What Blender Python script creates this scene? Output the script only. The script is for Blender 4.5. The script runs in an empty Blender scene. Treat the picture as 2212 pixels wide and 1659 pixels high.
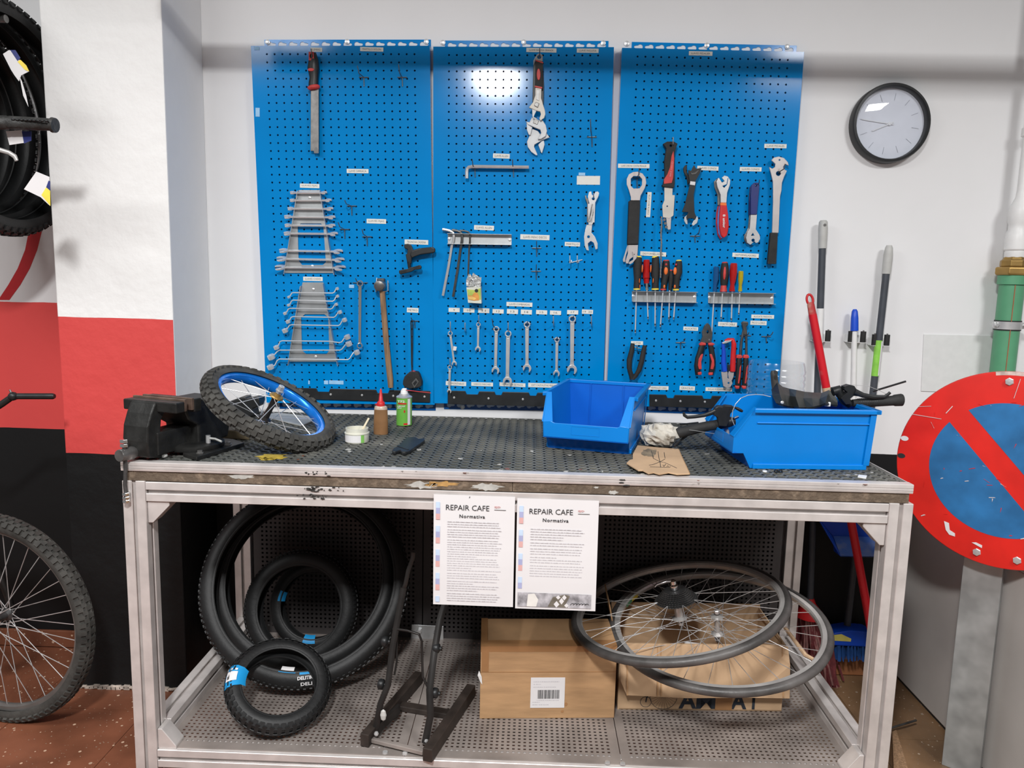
import bpy, bmesh, math, random
from mathutils import Vector, Matrix
from mathutils.geometry import tessellate_polygon
random.seed(7)
S = bpy.context.scene
COL = S.collection
V = Vector
PI = math.pi
# ------------------------------------------------------------------ camera (solved from the photograph)
W_, H_, F_ = 2212.0, 1659.0, 1604.3
CAM = V((1.058, -2.697, 1.446))
_yaw, _pitch, _roll = -.0244, -.1343, .0229
_f = V((math.sin(_yaw)*math.cos(_pitch), math.cos(_yaw)*math.cos(_pitch), math.sin(_pitch)))
_r0 = V((math.cos(_yaw), -math.sin(_yaw), 0)); _u0 = _r0.cross(_f)
_r = _r0*math.cos(_roll)+_u0*math.sin(_roll); _u = -_r0*math.sin(_roll)+_u0*math.cos(_roll)
cd = bpy.data.cameras.new('camera'); cam = bpy.data.objects.new('camera', cd); COL.objects.link(cam)
cd.sensor_fit = 'HORIZONTAL'; cd.sensor_width = 36; cd.lens = F_/W_*36; cd.clip_start = .05
M = Matrix.Identity(4)
for i in range(3): M[i][0] = _r[i]; M[i][1] = _u[i]; M[i][2] = -_f[i]; M[i][3] = CAM[i]
cam.matrix_world = M
S.camera = cam
# ------------------------------------------------------------------ light
w = bpy.data.worlds.new('world'); S.world = w; w.use_nodes = True
w.node_tree.nodes['Background'].inputs[0].default_value = (1, .99, .985, 1)
w.node_tree.nodes['Background'].inputs[1].default_value = .21
def area(name, loc, size, sizey, power, target, color=(1, .995, .99)):
    l = bpy.data.lights.new(name, 'AREA'); l.shape = 'RECTANGLE'; l.size = size; l.size_y = sizey
    l.energy = power; l.color = color
    o = bpy.data.objects.new(name, l); COL.objects.link(o); o.location = loc
    o.rotation_euler = (V(target)-V(loc)).to_track_quat('-Z', 'Y').to_euler()
    return o
area('ceiling_lamp_light', (.75, -3.12, 2.95), .26, .46, 142, (.75, -3.12, 0))
area('ceiling_lamp_light', (2.9, -2.6, 2.95), .6, .6, 66, (2.9, -2.6, 0))
area('ceiling_lamp_light', (-1.1, -2.3, 2.95), 1.5, .9, 58, (-1.1, -2.3, 0))
S.view_settings.view_transform = 'Standard'; S.view_settings.look = 'None'
S.view_settings.exposure = 0.0; S.view_settings.gamma = 1; S.view_settings.use_curve_mapping = False
# ------------------------------------------------------------------ helpers
def ray(x, y): return _f+_r*((x-W_/2)/F_)-_u*((y-H_/2)/F_)
def at(x, y, ax, val):
    d = ray(x, y); return CAM+d*((val-CAM[ax])/d[ax])
def px(x, y, Y): return at(x, y, 1, Y)          # photo pixel on a plane parallel to the wall
def pz(x, y, Z=.9625): return at(x, y, 2, Z)    # photo pixel on a horizontal plane
def sc(Y, y=600):                                # metres per photo pixel at depth Y
    return (px(1110, y, Y)-px(1109, y, Y)).length
def zz(f, pts): return [(f[0]+p[0]*f[2], f[1]+p[1]*f[2])+tuple(p[2:]) for p in pts]
def lerp(a, b, t): return a+(b-a)*t

def tag(o, label=None, cat=None, group=None, kind=None):
    if label: o['label'] = label
    if cat: o['category'] = cat
    if group: o['group'] = group
    if kind: o['kind'] = kind
    return o
def thing(name, label, cat, loc, group=None):
    o = bpy.data.objects.new(name, None); COL.objects.link(o); o.location = V(loc); o.empty_display_size = .02
    o['org'] = (float(loc[0]), float(loc[1]), float(loc[2]))
    return tag(o, label, cat, group)
def org(o): return V(o['org'])

class MB:
    def __init__(s): s.v = []; s.f = []; s.m = []
    def add(s, vs, fs, mi=0):
        b = len(s.v); s.v += [V(p) for p in vs]; s.f += [tuple(i+b for i in f) for f in fs]; s.m += [mi]*len(fs); return s
    def box(s, a, b, mi=0):
        (x0, y0, z0), (x1, y1, z1) = a, b
        return s.add([(x0,y0,z0),(x1,y0,z0),(x1,y1,z0),(x0,y1,z0),(x0,y0,z1),(x1,y0,z1),(x1,y1,z1),(x0,y1,z1)],
                     [(0,3,2,1),(4,5,6,7),(0,1,5,4),(1,2,6,5),(2,3,7,6),(3,0,4,7)], mi)
    def obox(s, c, u, v, w_, mi=0):   # centre and three half vectors
        c, u, v, w_ = V(c), V(u), V(v), V(w_)
        P = [c-u-v-w_, c+u-v-w_, c+u+v-w_, c-u+v-w_, c-u-v+w_, c+u-v+w_, c+u+v+w_, c-u+v+w_]
        return s.add(P, [(0,3,2,1),(4,5,6,7),(0,1,5,4),(1,2,6,5),(2,3,7,6),(3,0,4,7)], mi)
    def bar(s, p, q, wd, ht, up=(0, 0, 1), mi=0):
        p, q = V(p), V(q); d = (q-p).normalized(); up = V(up); sd = d.cross(up).normalized(); up = sd.cross(d)
        return s.obox((p+q)/2, (q-p)/2, sd*wd/2, up*ht/2, mi)
    def prism(s, pts, ext, holes=(), mi=0):
        loops = [[V(p) for p in pts]]+[[V(p) for p in h] for h in holes]
        n = V(ext).normalized()
        a = n.orthogonal().normalized(); b = n.cross(a)
        flat = [[V((p.dot(a), p.dot(b), 0)) for p in L] for L in loops]
        tri = tessellate_polygon(flat)
        allp = [p for L in loops for p in L]; N = len(allp); e = V(ext)
        fs = [t for t in tri]+[tuple(i+N for i in t[::-1]) for t in tri]
        o = 0
        for L in loops:
            k = len(L)
            fs += [(o+i, o+(i+1) % k, o+(i+1) % k+N, o+i+N) for i in range(k)]; o += k
        return s.add(allp+[p+e for p in allp], fs, mi)
    def tube(s, path, r, n=8, closed=False, caps=True, flat=None, ref=None, mi=0):
        path = [V(p) for p in path]; K = len(path)
        rr = r if isinstance(r, (list, tuple)) else [r]*K
        vs = []; prev = None
        for i, p in enumerate(path):
            if closed: t = path[(i+1) % K]-path[i-1]
            else: t = path[min(i+1, K-1)]-path[max(i-1, 0)]
            t.normalize()
            if ref is not None: a = V(ref)-t*V(ref).dot(t)
            elif prev is None: a = t.orthogonal()
            else: a = prev-t*prev.dot(t)
            a.normalize(); prev = a; b = t.cross(a)
            fl = flat if flat else 1
            for k in range(n):
                th = 2*PI*(k+.5)/n
                vs.append(p+a*(math.cos(th)*rr[i]*fl)+b*(math.sin(th)*rr[i]))
        fs = []
        for i in range(K if closed else K-1):
            j = (i+1) % K
            fs += [(i*n+k, i*n+(k+1) % n, j*n+(k+1) % n, j*n+k) for k in range(n)]
        if caps and not closed:
            fs += [tuple(range(n))[::-1], tuple((K-1)*n+k for k in range(n))]
        return s.add(vs, fs, mi)
    def lathe(s, c, axis, prof, n=24, closed=False, mi=0, a0=None, caps=True):
        c = V(c); ax = V(axis).normalized(); a = (V(a0) if a0 is not None else ax.orthogonal()).normalized(); b = ax.cross(a)
        K = len(prof); vs = []
        for k in range(n):
            th = 2*PI*k/n; d = a*math.cos(th)+b*math.sin(th)
            vs += [c+d*r+ax*h for r, h in prof]
        fs = []
        for k in range(n):
            k2 = (k+1) % n
            for i in range(K if closed else K-1):
                j = (i+1) % K
                fs.append((k*K+i, k2*K+i, k2*K+j, k*K+j))
        if not closed and caps:
            if prof[0][0] > 1e-6: fs.append(tuple(k*K for k in range(n))[::-1])
            if prof[-1][0] > 1e-6: fs.append(tuple(k*K+K-1 for k in range(n)))
        return s.add(vs, fs, mi)
    def cyl(s, p, q, r, n=16, mi=0):
        p, q = V(p), V(q); return s.lathe(p, q-p, [(r, 0), (r, (q-p).length)], n, mi=mi)
    def ball(s, c, r, n=12, sq=(1, 1, 1), mi=0):
        c = V(c); m = n//2; vs = [c+V((0, 0, r*sq[2]))]; 
        for i in range(1, m):
            ph = PI*i/m
            vs += [c+V((r*sq[0]*math.sin(ph)*math.cos(2*PI*k/n), r*sq[1]*math.sin(ph)*math.sin(2*PI*k/n), r*sq[2]*math.cos(ph))) for k in range(n)]
        vs.append(c-V((0, 0, r*sq[2]))); L = len(vs)-1
        fs = [(0, 1+k, 1+(k+1) % n) for k in range(n)]
        for i in range(m-2):
            fs += [(1+i*n+k, 1+(i+1)*n+k, 1+(i+1)*n+(k+1) % n, 1+i*n+(k+1) % n) for k in range(n)]
        fs += [(L, 1+(m-2)*n+(k+1) % n, 1+(m-2)*n+k) for k in range(n)]
        return s.add(vs, fs, mi)
    def mesh(s, name, mats, o=V((0, 0, 0)), smooth=None, fix=True):
        me = bpy.data.meshes.new(name)
        me.from_pydata([p-o for p in s.v], [], s.f)
        for m in (mats if isinstance(mats, (list, tuple)) else [mats]): me.materials.append(m)
        if any(s.m): me.polygons.foreach_set('material_index', s.m)
        if fix:
            bm = bmesh.new(); bm.from_mesh(me)
            bmesh.ops.remove_doubles(bm, verts=bm.verts, dist=1e-6)
            bmesh.ops.recalc_face_normals(bm, faces=bm.faces); bm.to_mesh(me); bm.free()
        if smooth:
            me.polygons.foreach_set('use_smooth', [True]*len(me.polygons))
            me.set_sharp_from_angle(angle=math.radians(smooth))
        me.update(); return me
    def build(s, name, mats, parent=None, smooth=None, bev=0, fix=True, o=None, kind=None, label=None, seg=2):
        if parent is not None: oo = org(parent)
        elif o is not None: oo = V(o)
        else:
            xs = [p.x for p in s.v]; ys = [p.y for p in s.v]; zs = [p.z for p in s.v]
            oo = V(((min(xs)+max(xs))/2, (min(ys)+max(ys))/2, min(zs)))
        ob = bpy.data.objects.new(name, s.mesh(name, mats, oo, smooth, fix)); COL.objects.link(ob)
        ob['org'] = tuple(float(c) for c in oo)
        if parent is not None: ob.parent = parent
        else: ob.location = oo
        if bev:
            m = ob.modifiers.new('bevel', 'BEVEL'); m.width = bev; m.segments = seg; m.limit_method = 'ANGLE'; m.angle_limit = .6
        if kind: ob['kind'] = kind
        if label: ob['label'] = label
        return ob

def plate_mb(pts, Y, t, holes=(), mb=None, mi=0):
    mb = mb or MB()
    return mb.prism([px(p[0], p[1], Y) for p in pts], (0, t, 0), [[px(p[0], p[1], Y) for p in h] for h in holes], mi)
def plate(parent, name, mat_, pts, Y, t, holes=(), bev=.0008, **k):
    return plate_mb(pts, Y, t, holes).build(name, mat_, parent, bev=bev, **k)
def rod_mb(pts, Y, n=10, flat=None, mb=None, mi=0):   # pts (x, y, width in px[, Y])
    mb = mb or MB()
    P = [px(p[0], p[1], p[3] if len(p) > 3 else Y) for p in pts]
    R = [p[2]/2*sc(p[3] if len(p) > 3 else Y, p[1]) for p in pts]
    return mb.tube(P, R, n, flat=flat, ref=(0, 1, 0) if flat else None, mi=mi)
def rod(parent, name, mat_, pts, Y, n=10, flat=None, **k):
    k.setdefault('smooth', 50)
    return rod_mb(pts, Y, n, flat).build(name, mat_, parent, **k)
def circ(cx, cy, r, n=16, ry=None, a0=0): return [(cx+r*math.cos(a0+2*PI*i/n), cy+(ry or r)*math.sin(a0+2*PI*i/n)) for i in range(n)]

_fontcache = {}
def text_mesh(string, mat_, width=None, height=None, bold=0, space=1.0):
    cu = bpy.data.curves.new('lettering', 'FONT'); cu.body = string; cu.size = 1; cu.align_x = 'CENTER'; cu.align_y = 'CENTER'
    cu.offset = bold; cu.resolution_u = 2; cu.space_character = space
    ob = bpy.data.objects.new('tmp', cu); COL.objects.link(ob)
    dg = bpy.context.evaluated_depsgraph_get()
    me = bpy.data.meshes.new_from_object(ob.evaluated_get(dg))
    bpy.data.objects.remove(ob); bpy.data.curves.remove(cu)
    xs = [v.co.x for v in me.vertices]; ys = [v.co.y for v in me.vertices]
    if not xs: return me
    wx, wy = max(xs)-min(xs), max(ys)-min(ys); cx, cy = (max(xs)+min(xs))/2, (max(ys)+min(ys))/2
    sx = width/wx if width else None; sy = height/wy if height else None
    sx = sx or sy; sy = sy or sx
    for v in me.vertices: v.co.x = (v.co.x-cx)*sx; v.co.y = (v.co.y-cy)*sy
    me.materials.clear(); me.materials.append(mat_); return me
def text(string, mat_, parent, c, u, v, width=None, height=None, bold=0, name='lettering', space=1.0):
    """flat lettering centred at c, reading along u, upright along v"""
    me = text_mesh(string, mat_, width, height, bold, space); c, u, v = V(c), V(u).normalized(), V(v).normalized()
    o = org(parent)
    for p in me.vertices: p.co = c+u*p.co.x+v*p.co.y-o
    ob = bpy.data.objects.new(name, me); COL.objects.link(ob); ob.parent = parent; ob['org'] = tuple(o); return ob

# ------------------------------------------------------------------ materials
def mat(name, col, rough=.5, metal=0, var=.12, scale=40, bump=0, bscale=None, spec=.5, col2=None, coat=0, detail=4, thr=None, stretch=None, alpha=1, trans=0, ior=1.45):
    m = bpy.data.materials.new(name); m.use_nodes = True; nt = m.node_tree; b = nt.nodes['Principled BSDF']; L = nt.links
    b.inputs['Roughness'].default_value = rough; b.inputs['Metallic'].default_value = metal
    b.inputs['Specular IOR Level'].default_value = spec; b.inputs['Coat Weight'].default_value = coat
    b.inputs['Transmission Weight'].default_value = trans; b.inputs['IOR'].default_value = ior; b.inputs['Alpha'].default_value = alpha
    tc = nt.nodes.new('ShaderNodeTexCoord'); src = tc.outputs['Object']
    if stretch:
        mp = nt.nodes.new('ShaderNodeMapping'); mp.inputs['Scale'].default_value = stretch; L.new(src, mp.inputs[0]); src = mp.outputs[0]
    nz = nt.nodes.new('ShaderNodeTexNoise'); nz.inputs['Scale'].default_value = scale; nz.inputs['Detail'].default_value = detail; L.new(src, nz.inputs['Vector'])
    rp = nt.nodes.new('ShaderNodeValToRGB'); L.new(nz.outputs['Fac'], rp.inputs[0])
    c1 = tuple(c*(1-var) for c in col); c2 = col2 or tuple(min(1, c*(1+var)) for c in col)
    lo, hi = thr or (.3, .7)
    rp.color_ramp.elements[0].position = lo; rp.color_ramp.elements[1].position = hi
    rp.color_ramp.elements[0].color = (*(col if col2 else c1), 1); rp.color_ramp.elements[1].color = (*c2, 1)
    L.new(rp.outputs[0], b.inputs['Base Color'])
    if bump:
        n2 = nt.nodes.new('ShaderNodeTexNoise'); n2.inputs['Scale'].default_value = bscale or scale; n2.inputs['Detail'].default_value = 5; L.new(src, n2.inputs['Vector'])
        bp = nt.nodes.new('ShaderNodeBump'); bp.inputs['Strength'].default_value = bump; bp.inputs['Distance'].default_value = .01
        L.new(n2.outputs['Fac'], bp.inputs['Height']); L.new(bp.outputs[0], b.inputs['Normal'])
    return m
def bands(name, stops, rough=.55, bump=.12, bscale=14, wob=.006):
    """plaster painted in level bands: stops = [(z upper limit, colour), ...] from the floor up"""
    m = bpy.data.materials.new(name); m.use_nodes = True; nt = m.node_tree; L = nt.links; b = nt.nodes['Principled BSDF']
    b.inputs['Roughness'].default_value = rough; b.inputs['Specular IOR Level'].default_value = .3
    g = nt.nodes.new('ShaderNodeNewGeometry'); sp = nt.nodes.new('ShaderNodeSeparateXYZ'); L.new(g.outputs['Position'], sp.inputs[0])
    nz = nt.nodes.new('ShaderNodeTexNoise'); nz.inputs['Scale'].default_value = 9; nz.inputs['Detail'].default_value = 6; L.new(g.outputs['Position'], nz.inputs['Vector'])
    ma = nt.nodes.new('ShaderNodeMath'); ma.operation = 'MULTIPLY_ADD'; ma.inputs[1].default_value = wob; L.new(nz.outputs['Fac'], ma.inputs[0]); L.new(sp.outputs['Z'], ma.inputs[2])
    cur = None
    for i, (z, c) in enumerate(stops):
        if cur is None:
            cur = nt.nodes.new('ShaderNodeRGB'); cur.outputs[0].default_value = (*c, 1); cur = cur.outputs[0]
        else:
            gt = nt.nodes.new('ShaderNodeMath'); gt.operation = 'GREATER_THAN'; gt.inputs[1].default_value = stops[i-1][0]+wob*.5; L.new(ma.outputs[0], gt.inputs[0])
            mx = nt.nodes.new('ShaderNodeMix'); mx.data_type = 'RGBA'; L.new(gt.outputs[0], mx.inputs[0]); L.new(cur, mx.inputs[6]); mx.inputs[7].default_value = (*c, 1); cur = mx.outputs[2]
    n3 = nt.nodes.new('ShaderNodeTexNoise'); n3.inputs['Scale'].default_value = 3.5; n3.inputs['Detail'].default_value = 8; L.new(g.outputs['Position'], n3.inputs['Vector'])
    mr = nt.nodes.new('ShaderNodeMapRange'); mr.inputs[3].default_value = .94; mr.inputs[4].default_value = 1.04; L.new(n3.outputs['Fac'], mr.inputs[0])
    mm = nt.nodes.new('ShaderNodeMix'); mm.data_type = 'RGBA'; mm.blend_type = 'MULTIPLY'; mm.inputs[0].default_value = 1; L.new(cur, mm.inputs[6]); L.new(mr.outputs[0], mm.inputs[7])
    L.new(mm.outputs[2], b.inputs['Base Color'])
    n2 = nt.nodes.new('ShaderNodeTexNoise'); n2.inputs['Scale'].default_value = bscale; n2.inputs['Detail'].default_value = 4; L.new(g.outputs['Position'], n2.inputs['Vector'])
    bp = nt.nodes.new('ShaderNodeBump'); bp.inputs['Strength'].default_value = bump; bp.inputs['Distance'].default_value = .02
    L.new(n2.outputs['Fac'], bp.inputs['Height']); L.new(bp.outputs[0], b.inputs['Normal'])
    return m
WHITE, RED, BLACK = (.81, .81, .815), (.66, .072, .068), (.007, .0075, .008)
m_wall = bands('wall_paint', [(.858, BLACK), (9, WHITE)], bump=.06)
m_alc = bands('alcove_paint', [(.866, BLACK), (1.338, RED), (9, WHITE)], bump=.08)
m_pil = bands('pillar_paint', [(.846, BLACK), (1.304, RED), (9, (.86, .86, .85))], bump=.25, bscale=16)
m_redpaint = mat('red_stripe_paint', (.52, .02, .025), .5, var=.05)
m_alu = mat('aluminium', (.64, .60, .58), .38, .35, var=.12, scale=18, bump=.02, stretch=(1, 1, 1))
m_aluslot = mat('aluminium_slot', (.30, .28, .27), .5, .5, var=.15, scale=20)
m_zinc = mat('zinc_plate', (.52, .54, .55), .34, .75, var=.15, scale=14)
m_shelf = mat('shelf_steel', (.27, .235, .215), .5, .25, var=.3, scale=7, bump=.03, detail=8)
m_backpanel = mat('dark_sheet', (.045, .04, .04), .55, .1, var=.3, scale=6)
m_mdf = mat('mdf_edge', (.115, .085, .06), .9, var=.5, scale=45, bump=.5, bscale=90, detail=8, col2=(.28, .21, .15), thr=(.5, .85))
m_mat = mat('rubber_mat', (.080, .083, .076), .6, var=.5, scale=5, detail=9, bump=.08, bscale=120, col2=(.19, .185, .16), thr=(.42, .75))
m_dirt = mat('mat_hole_dirt', (.02, .021, .021), .7, var=.5, scale=30)
m_steel = mat('steel', (.62, .62, .62), .34, .6, var=.1, scale=30)
m_chrome = mat('chrome', (.82, .83, .84), .13, 1, var=.06, scale=20)
m_wr = mat('bright_wrench_steel', (.78, .79, .80), .3, .55, var=.06, scale=20)
m_dsteel = mat('dark_steel', (.20, .195, .19), .4, .8, var=.25, scale=40)
m_gunmetal = mat('gunmetal', (.10, .10, .10), .42, .7, var=.3, scale=40)
m_black = mat('black_plastic', (.014, .015, .016), .42, var=.3, scale=30)
m_blackm = mat('black_rubber', (.018, .018, .018), .72, var=.35, scale=30, bump=.1, bscale=200)
m_blackpaint = mat('black_metal_paint', (.018, .016, .015), .38, .2, var=.4, scale=12)
m_vise = mat('cast_iron', (.022, .022, .021), .45, .35, var=.4, scale=25, bump=.12, bscale=70)
m_rust = mat('worn_jaw_steel', (.16, .11, .085), .5, .6, var=.35, scale=30)
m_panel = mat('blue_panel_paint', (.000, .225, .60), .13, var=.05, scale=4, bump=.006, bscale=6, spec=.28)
m_panelshade = mat('shaded_blue_flange_paint', (.003, .085, .30), .3, var=.1, scale=5)  # board paint darkened: shade on the bottom flange is part of the colour
m_tape = mat('label_tape', (.74, .74, .69), .55, var=.03, scale=60)
m_ink = mat('label_ink', (.10, .10, .10), .7, var=.1)
m_inkd = mat('black_ink', (.02, .02, .022), .7, var=.1)
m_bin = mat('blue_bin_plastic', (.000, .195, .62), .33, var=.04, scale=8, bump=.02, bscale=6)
m_binshade = mat('shaded_blue_bin_plastic', (.000, .11, .52), .33, var=.05, scale=8, bump=.02, bscale=6)  # same bin plastic, shade of the inner and recessed faces put into its colour
m_red = mat('red_plastic', (.55, .015, .018), .4, var=.15, scale=30)
m_redh = mat('red_rubber_grip', (.55, .05, .045), .5, var=.15, scale=40)
m_orange = mat('orange_grip', (.80, .17, .03), .5, var=.1)
m_yellow = mat('yellow_plastic', (.85, .66, .08), .45, var=.1)
m_card = mat('cardboard', (.42, .25, .125), .85, var=.14, scale=9, stretch=(1, 1, 6), bump=.04, bscale=60)
m_cardl = mat('pale_cardboard', (.50, .335, .20), .85, var=.12, scale=9, bump=.04, bscale=60)
m_tapeb = mat('packing_tape', (.34, .175, .075), .3, var=.12, scale=12)
m_paper = mat('paper', (.70, .685, .69), .7, var=.02, scale=8)
m_greek = mat('grey_print', (.54, .52, .54), .8, var=.2, scale=300)
m_galv = mat('galvanised_steel', (.40, .42, .42), .45, .45, var=.22, scale=16, detail=2)
m_tyre = mat('tyre_rubber', (.010, .0105, .011), .55, var=.35, scale=10, bump=.08, bscale=90)
m_tyred = mat('dusty_tyre_rubber', (.055, .053, .048), .8, var=.5, scale=14, bump=.15, bscale=90)
m_tyreg = mat('worn_grey_tyre', (.075, .07, .067), .42, var=.6, scale=9, bump=.1, bscale=60, detail=7)
m_rim = mat('alloy_rim', (.62, .60, .58), .28, .55, var=.2, scale=12)
m_rimgrey = mat('dull_grey_rim', (.20, .19, .18), .4, .5, var=.2, scale=12)
m_rimdk = mat('black_rim', (.03, .03, .03), .3, .3, var=.2, scale=12)
m_brass = mat('brass', (.38, .24, .075), .4, .6, var=.25, scale=15)
m_green = mat('green_pipe', (.10, .32, .175), .45, var=.1, scale=10)
m_whitep = mat('white_plastic', (.78, .78, .77), .4, var=.03)
m_grey = mat('grey_plastic', (.48, .48, .46), .5, var=.06)
m_slate = mat('slate_tube', (.055, .062, .075), .45, var=.15, scale=20)
m_wood = mat('worn_wood', (.26, .155, .085), .75, var=.35, scale=14, stretch=(12, 12, 1), bump=.1, bscale=30)
m_woodl = mat('pale_wood', (.58, .40, .25), .7, var=.15, scale=14, stretch=(10, 10, 1))
m_bluep = mat('blue_plastic', (.006, .07, .55), .38, var=.12, scale=10)
# ------------------------------------------------------------------ setting
def struct(name, mb, m, **k): return tag(mb.build(name, m, None, o=(0, 0, 0), **k), kind='structure')
PY = -.286                       # front face of the pillar
struct('wall_back', MB().box((-.12, 0, 0), (4.2, .12, 3.2)), m_wall)
wl = struct('wall_alcove', MB().box((-2.2, 0, 0), (-.12, .12, 3.2)), m_alc)
wl['label'] = 'recessed wall left of the pillar, white over red over black'
# red painted stripe that sweeps down the alcove wall
st = []
for i in range(13):
    t = i/12; x0 = lerp(40, 96, t**.6); 
up_ = [(0, 648), (22, 615), (42, 580), (58, 540), (66, 500), (70, 460), (72, 420)]
dn_ = [(20, 648), (44, 615), (64, 580), (80, 540), (90, 500), (95, 460), (98, 420)]
MB().prism([px(x-4, y, -.001) for x, y in up_]+[px(x, y, -.001) for x, y in dn_[::-1]], (0, .001, 0)).build('painted_stripe', m_redpaint, wl)
m_pils = bands('pillar_side_paint', [(.858, BLACK), (9, WHITE)], bump=.12)
mb = MB().box((-.503, PY, 0), (-.117, .0, 3.2)); mb.m[3] = 1
pil = struct('wall_pillar', mb, [m_pil, m_pils], bev=.004)
pil['label'] = 'square pillar painted white, red and black'
# rough plaster left along the foot of the pillar
mb = MB()
random.seed(3)
for i in range(26):
    x = -.50+.385*i/25
    mb.obox((x, PY-.003, .004+random.random()*.006), (.011, 0, random.uniform(-.002, .002)), (0, .005, 0), (0, 0, .003+random.random()*.006))
for i in range(12):
    mb.obox((-.117+.001, PY+.01+.25*i/11, .012+random.random()*.012), (.004, 0, random.uniform(-.003, .003)), (0, .014, random.uniform(-.006, .006)), (0, 0, .012+random.random()*.012))
mb.build('plaster_crumbs', mat('old_plaster', (.50, .42, .36), .9, var=.5, scale=30, bump=.5), pil, bev=.002, kind='stuff')
# floor of terrazzo tiles
def terrazzo(name, base, chip, sc_=70):
    m = bpy.data.materials.new(name); m.use_nodes = True; nt = m.node_tree; L = nt.links; b = nt.nodes['Principled BSDF']; b.inputs['Roughness'].default_value = .42
    g = nt.nodes.new('ShaderNodeNewGeometry')
    big = nt.nodes.new('ShaderNodeTexNoise'); big.inputs['Scale'].default_value = 5; big.inputs['Detail'].default_value = 8; L.new(g.outputs['Position'], big.inputs['Vector'])
    cr = nt.nodes.new('ShaderNodeValToRGB'); L.new(big.outputs['Fac'], cr.inputs[0]); cr.color_ramp.elements[0].position = .35; cr.color_ramp.elements[1].position = .7
    cr.color_ramp.elements[0].color = (*[c*.55 for c in base], 1); cr.color_ramp.elements[1].color = (*base, 1)
    cur = cr.outputs[0]
    for s_, th, cc in ((sc_, .26, chip), (sc_*.5, .17, tuple(c*.8 for c in chip)), (sc_*2, .24, tuple(c*.5 for c in chip))):
        vo = nt.nodes.new('ShaderNodeTexVoronoi'); vo.inputs['Scale'].default_value = s_; L.new(g.outputs['Position'], vo.inputs['Vector'])
        wn = nt.nodes.new('ShaderNodeTexWhiteNoise'); L.new(vo.outputs['Position'], wn.inputs['Vector'])
        lt = nt.nodes.new('ShaderNodeMath'); lt.operation = 'LESS_THAN'; L.new(vo.outputs['Distance'], lt.inputs[0])
        mu = nt.nodes.new('ShaderNodeMath'); mu.operation = 'MULTIPLY'; mu.inputs[1].default_value = th*2; L.new(wn.outputs['Value'], mu.inputs[0])
        sb = nt.nodes.new('ShaderNodeMath'); sb.operation = 'SUBTRACT'; sb.inputs[1].default_value = th; L.new(mu.outputs[0], sb.inputs[0]); L.new(sb.outputs[0], lt.inputs[1])
        mx = nt.nodes.new('ShaderNodeMix'); mx.data_type = 'RGBA'; L.new(lt.outputs[0], mx.inputs[0]); L.new(cur, mx.inputs[6]); mx.inputs[7].default_value = (*cc, 1); cur = mx.outputs[2]
    L.new(cur, b.inputs['Base Color']); return m
m_terr = terrazzo('red_terrazzo', (.26, .092, .048), (.60, .41, .29), 52)
m_terr2 = terrazzo('brown_terrazzo', (.25, .145, .075), (.42, .33, .25))
m_grout = mat('tile_grout', (.10, .05, .03), .9)
fl = struct('floor', MB().box((-2.2, -3.4, -.06), (4.2, .0, -.003)), m_grout)
TS = .40; ox, oy = -2.2, -.012-.402*9
tm = {}
for i in range(16):
    for j in range(9):
        x0 = ox+i*TS; y0 = -.012-(j+1)*TS
        if y0 < -3.4: continue
        k = 0 if x0 < 1.5 else 1
        if k not in tm:
            tm[k] = MB().box((.001, .001, -.0035), (TS-.001, TS-.001, 0)).mesh('floor_tile', (m_terr, m_terr2)[k])
        o = bpy.data.objects.new('floor_tile', tm[k]); COL.objects.link(o); o.location = (x0, y0, 0); o.parent = fl
bb = struct('baseboard_left', MB().box((-2.2, -.012, 0), (-.503, 0, .068)), m_terr, bev=.003)
bb2 = struct('baseboard_back', MB().box((-.117, -.012, 0), (4.2, 0, .075)), mat('terracotta_skirting', (.30, .12, .05), .6, var=.25, scale=9), bev=.003)
# conduit that crosses the bay above the picture and shades the wall
cn = thing('conduit_pipe', 'pale conduit pipe crossing high above the tool boards', 'pipe', (1.6, -.55, 2.34))
MB().cyl((-.03, -.55, 2.338), (4.2, -.55, 2.338), .034, 20).build('tube', m_whitep, cn, smooth=40)
for x in (-.01, 4.1): MB().cyl((x, -.55, 2.34), (x, -.55, 3.2), .004, 8).build('hanger_rod', m_zinc, cn)
# plasterboard patch on the wall at the right
tp = struct('trim_1', MB().prism([px(1996, 722, -.004), px(2180, 726, -.004), px(2180, 852, -.004), px(1990, 845, -.004)], (0, .004, 0)), mat('patch_paint', (.72, .73, .72), .5, var=.03), bev=.001)
tp['label'] = 'rectangular service hatch painted over on the white wall'

# ------------------------------------------------------------------ workbench
BX0, BX1, BF, BB, BT = 0.0, 2.036, -.84, -.046, .9625
bench = thing('workbench', 'long aluminium-profile workbench with black rubber top and perforated shelf', 'workbench', (1.018, -.44, 0))
def profile(name, p, q, s=.06, up=(0, 0, 1), parent=bench, slots=(1, 1, 1, 1), s2=None):
    """slotted aluminium extrusion from p to q"""
    p, q = V(p), V(q); d = (q-p).normalized(); up = V(up); sd = d.cross(up).normalized(); up = sd.cross(d)
    h = s/2; h2 = (s2 or s)/2; g = .010; dp = .012
    # cross-section as one outline with slots cut in each face
    sec = []
    def face(a, b, ha, hb, cut):   # walk along a at distance hb on b
        sec.append((a*-ha)+(b*hb))
        if cut:
            for (aa, bb_) in ((-g/2, 0), (-g/2, -.004), (-g, -.0055), (-g, -dp), (g, -dp), (g, -.0055), (g/2, -.004), (g/2, 0)):
                sec.append(a*aa+b*(hb+bb_))
    A, B = sd, up
    face(A, B, h, h2, slots[0]); face(-B, A, h2, h, slots[1]); face(-A, -B, h, h2, slots[2]); face(B, -A, h2, h, slots[3])
    return MB().prism([p+c for c in sec], q-p).build(name, m_alu, parent, bev=.0012, seg=1)
LX = (.031, 2.011)
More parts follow.
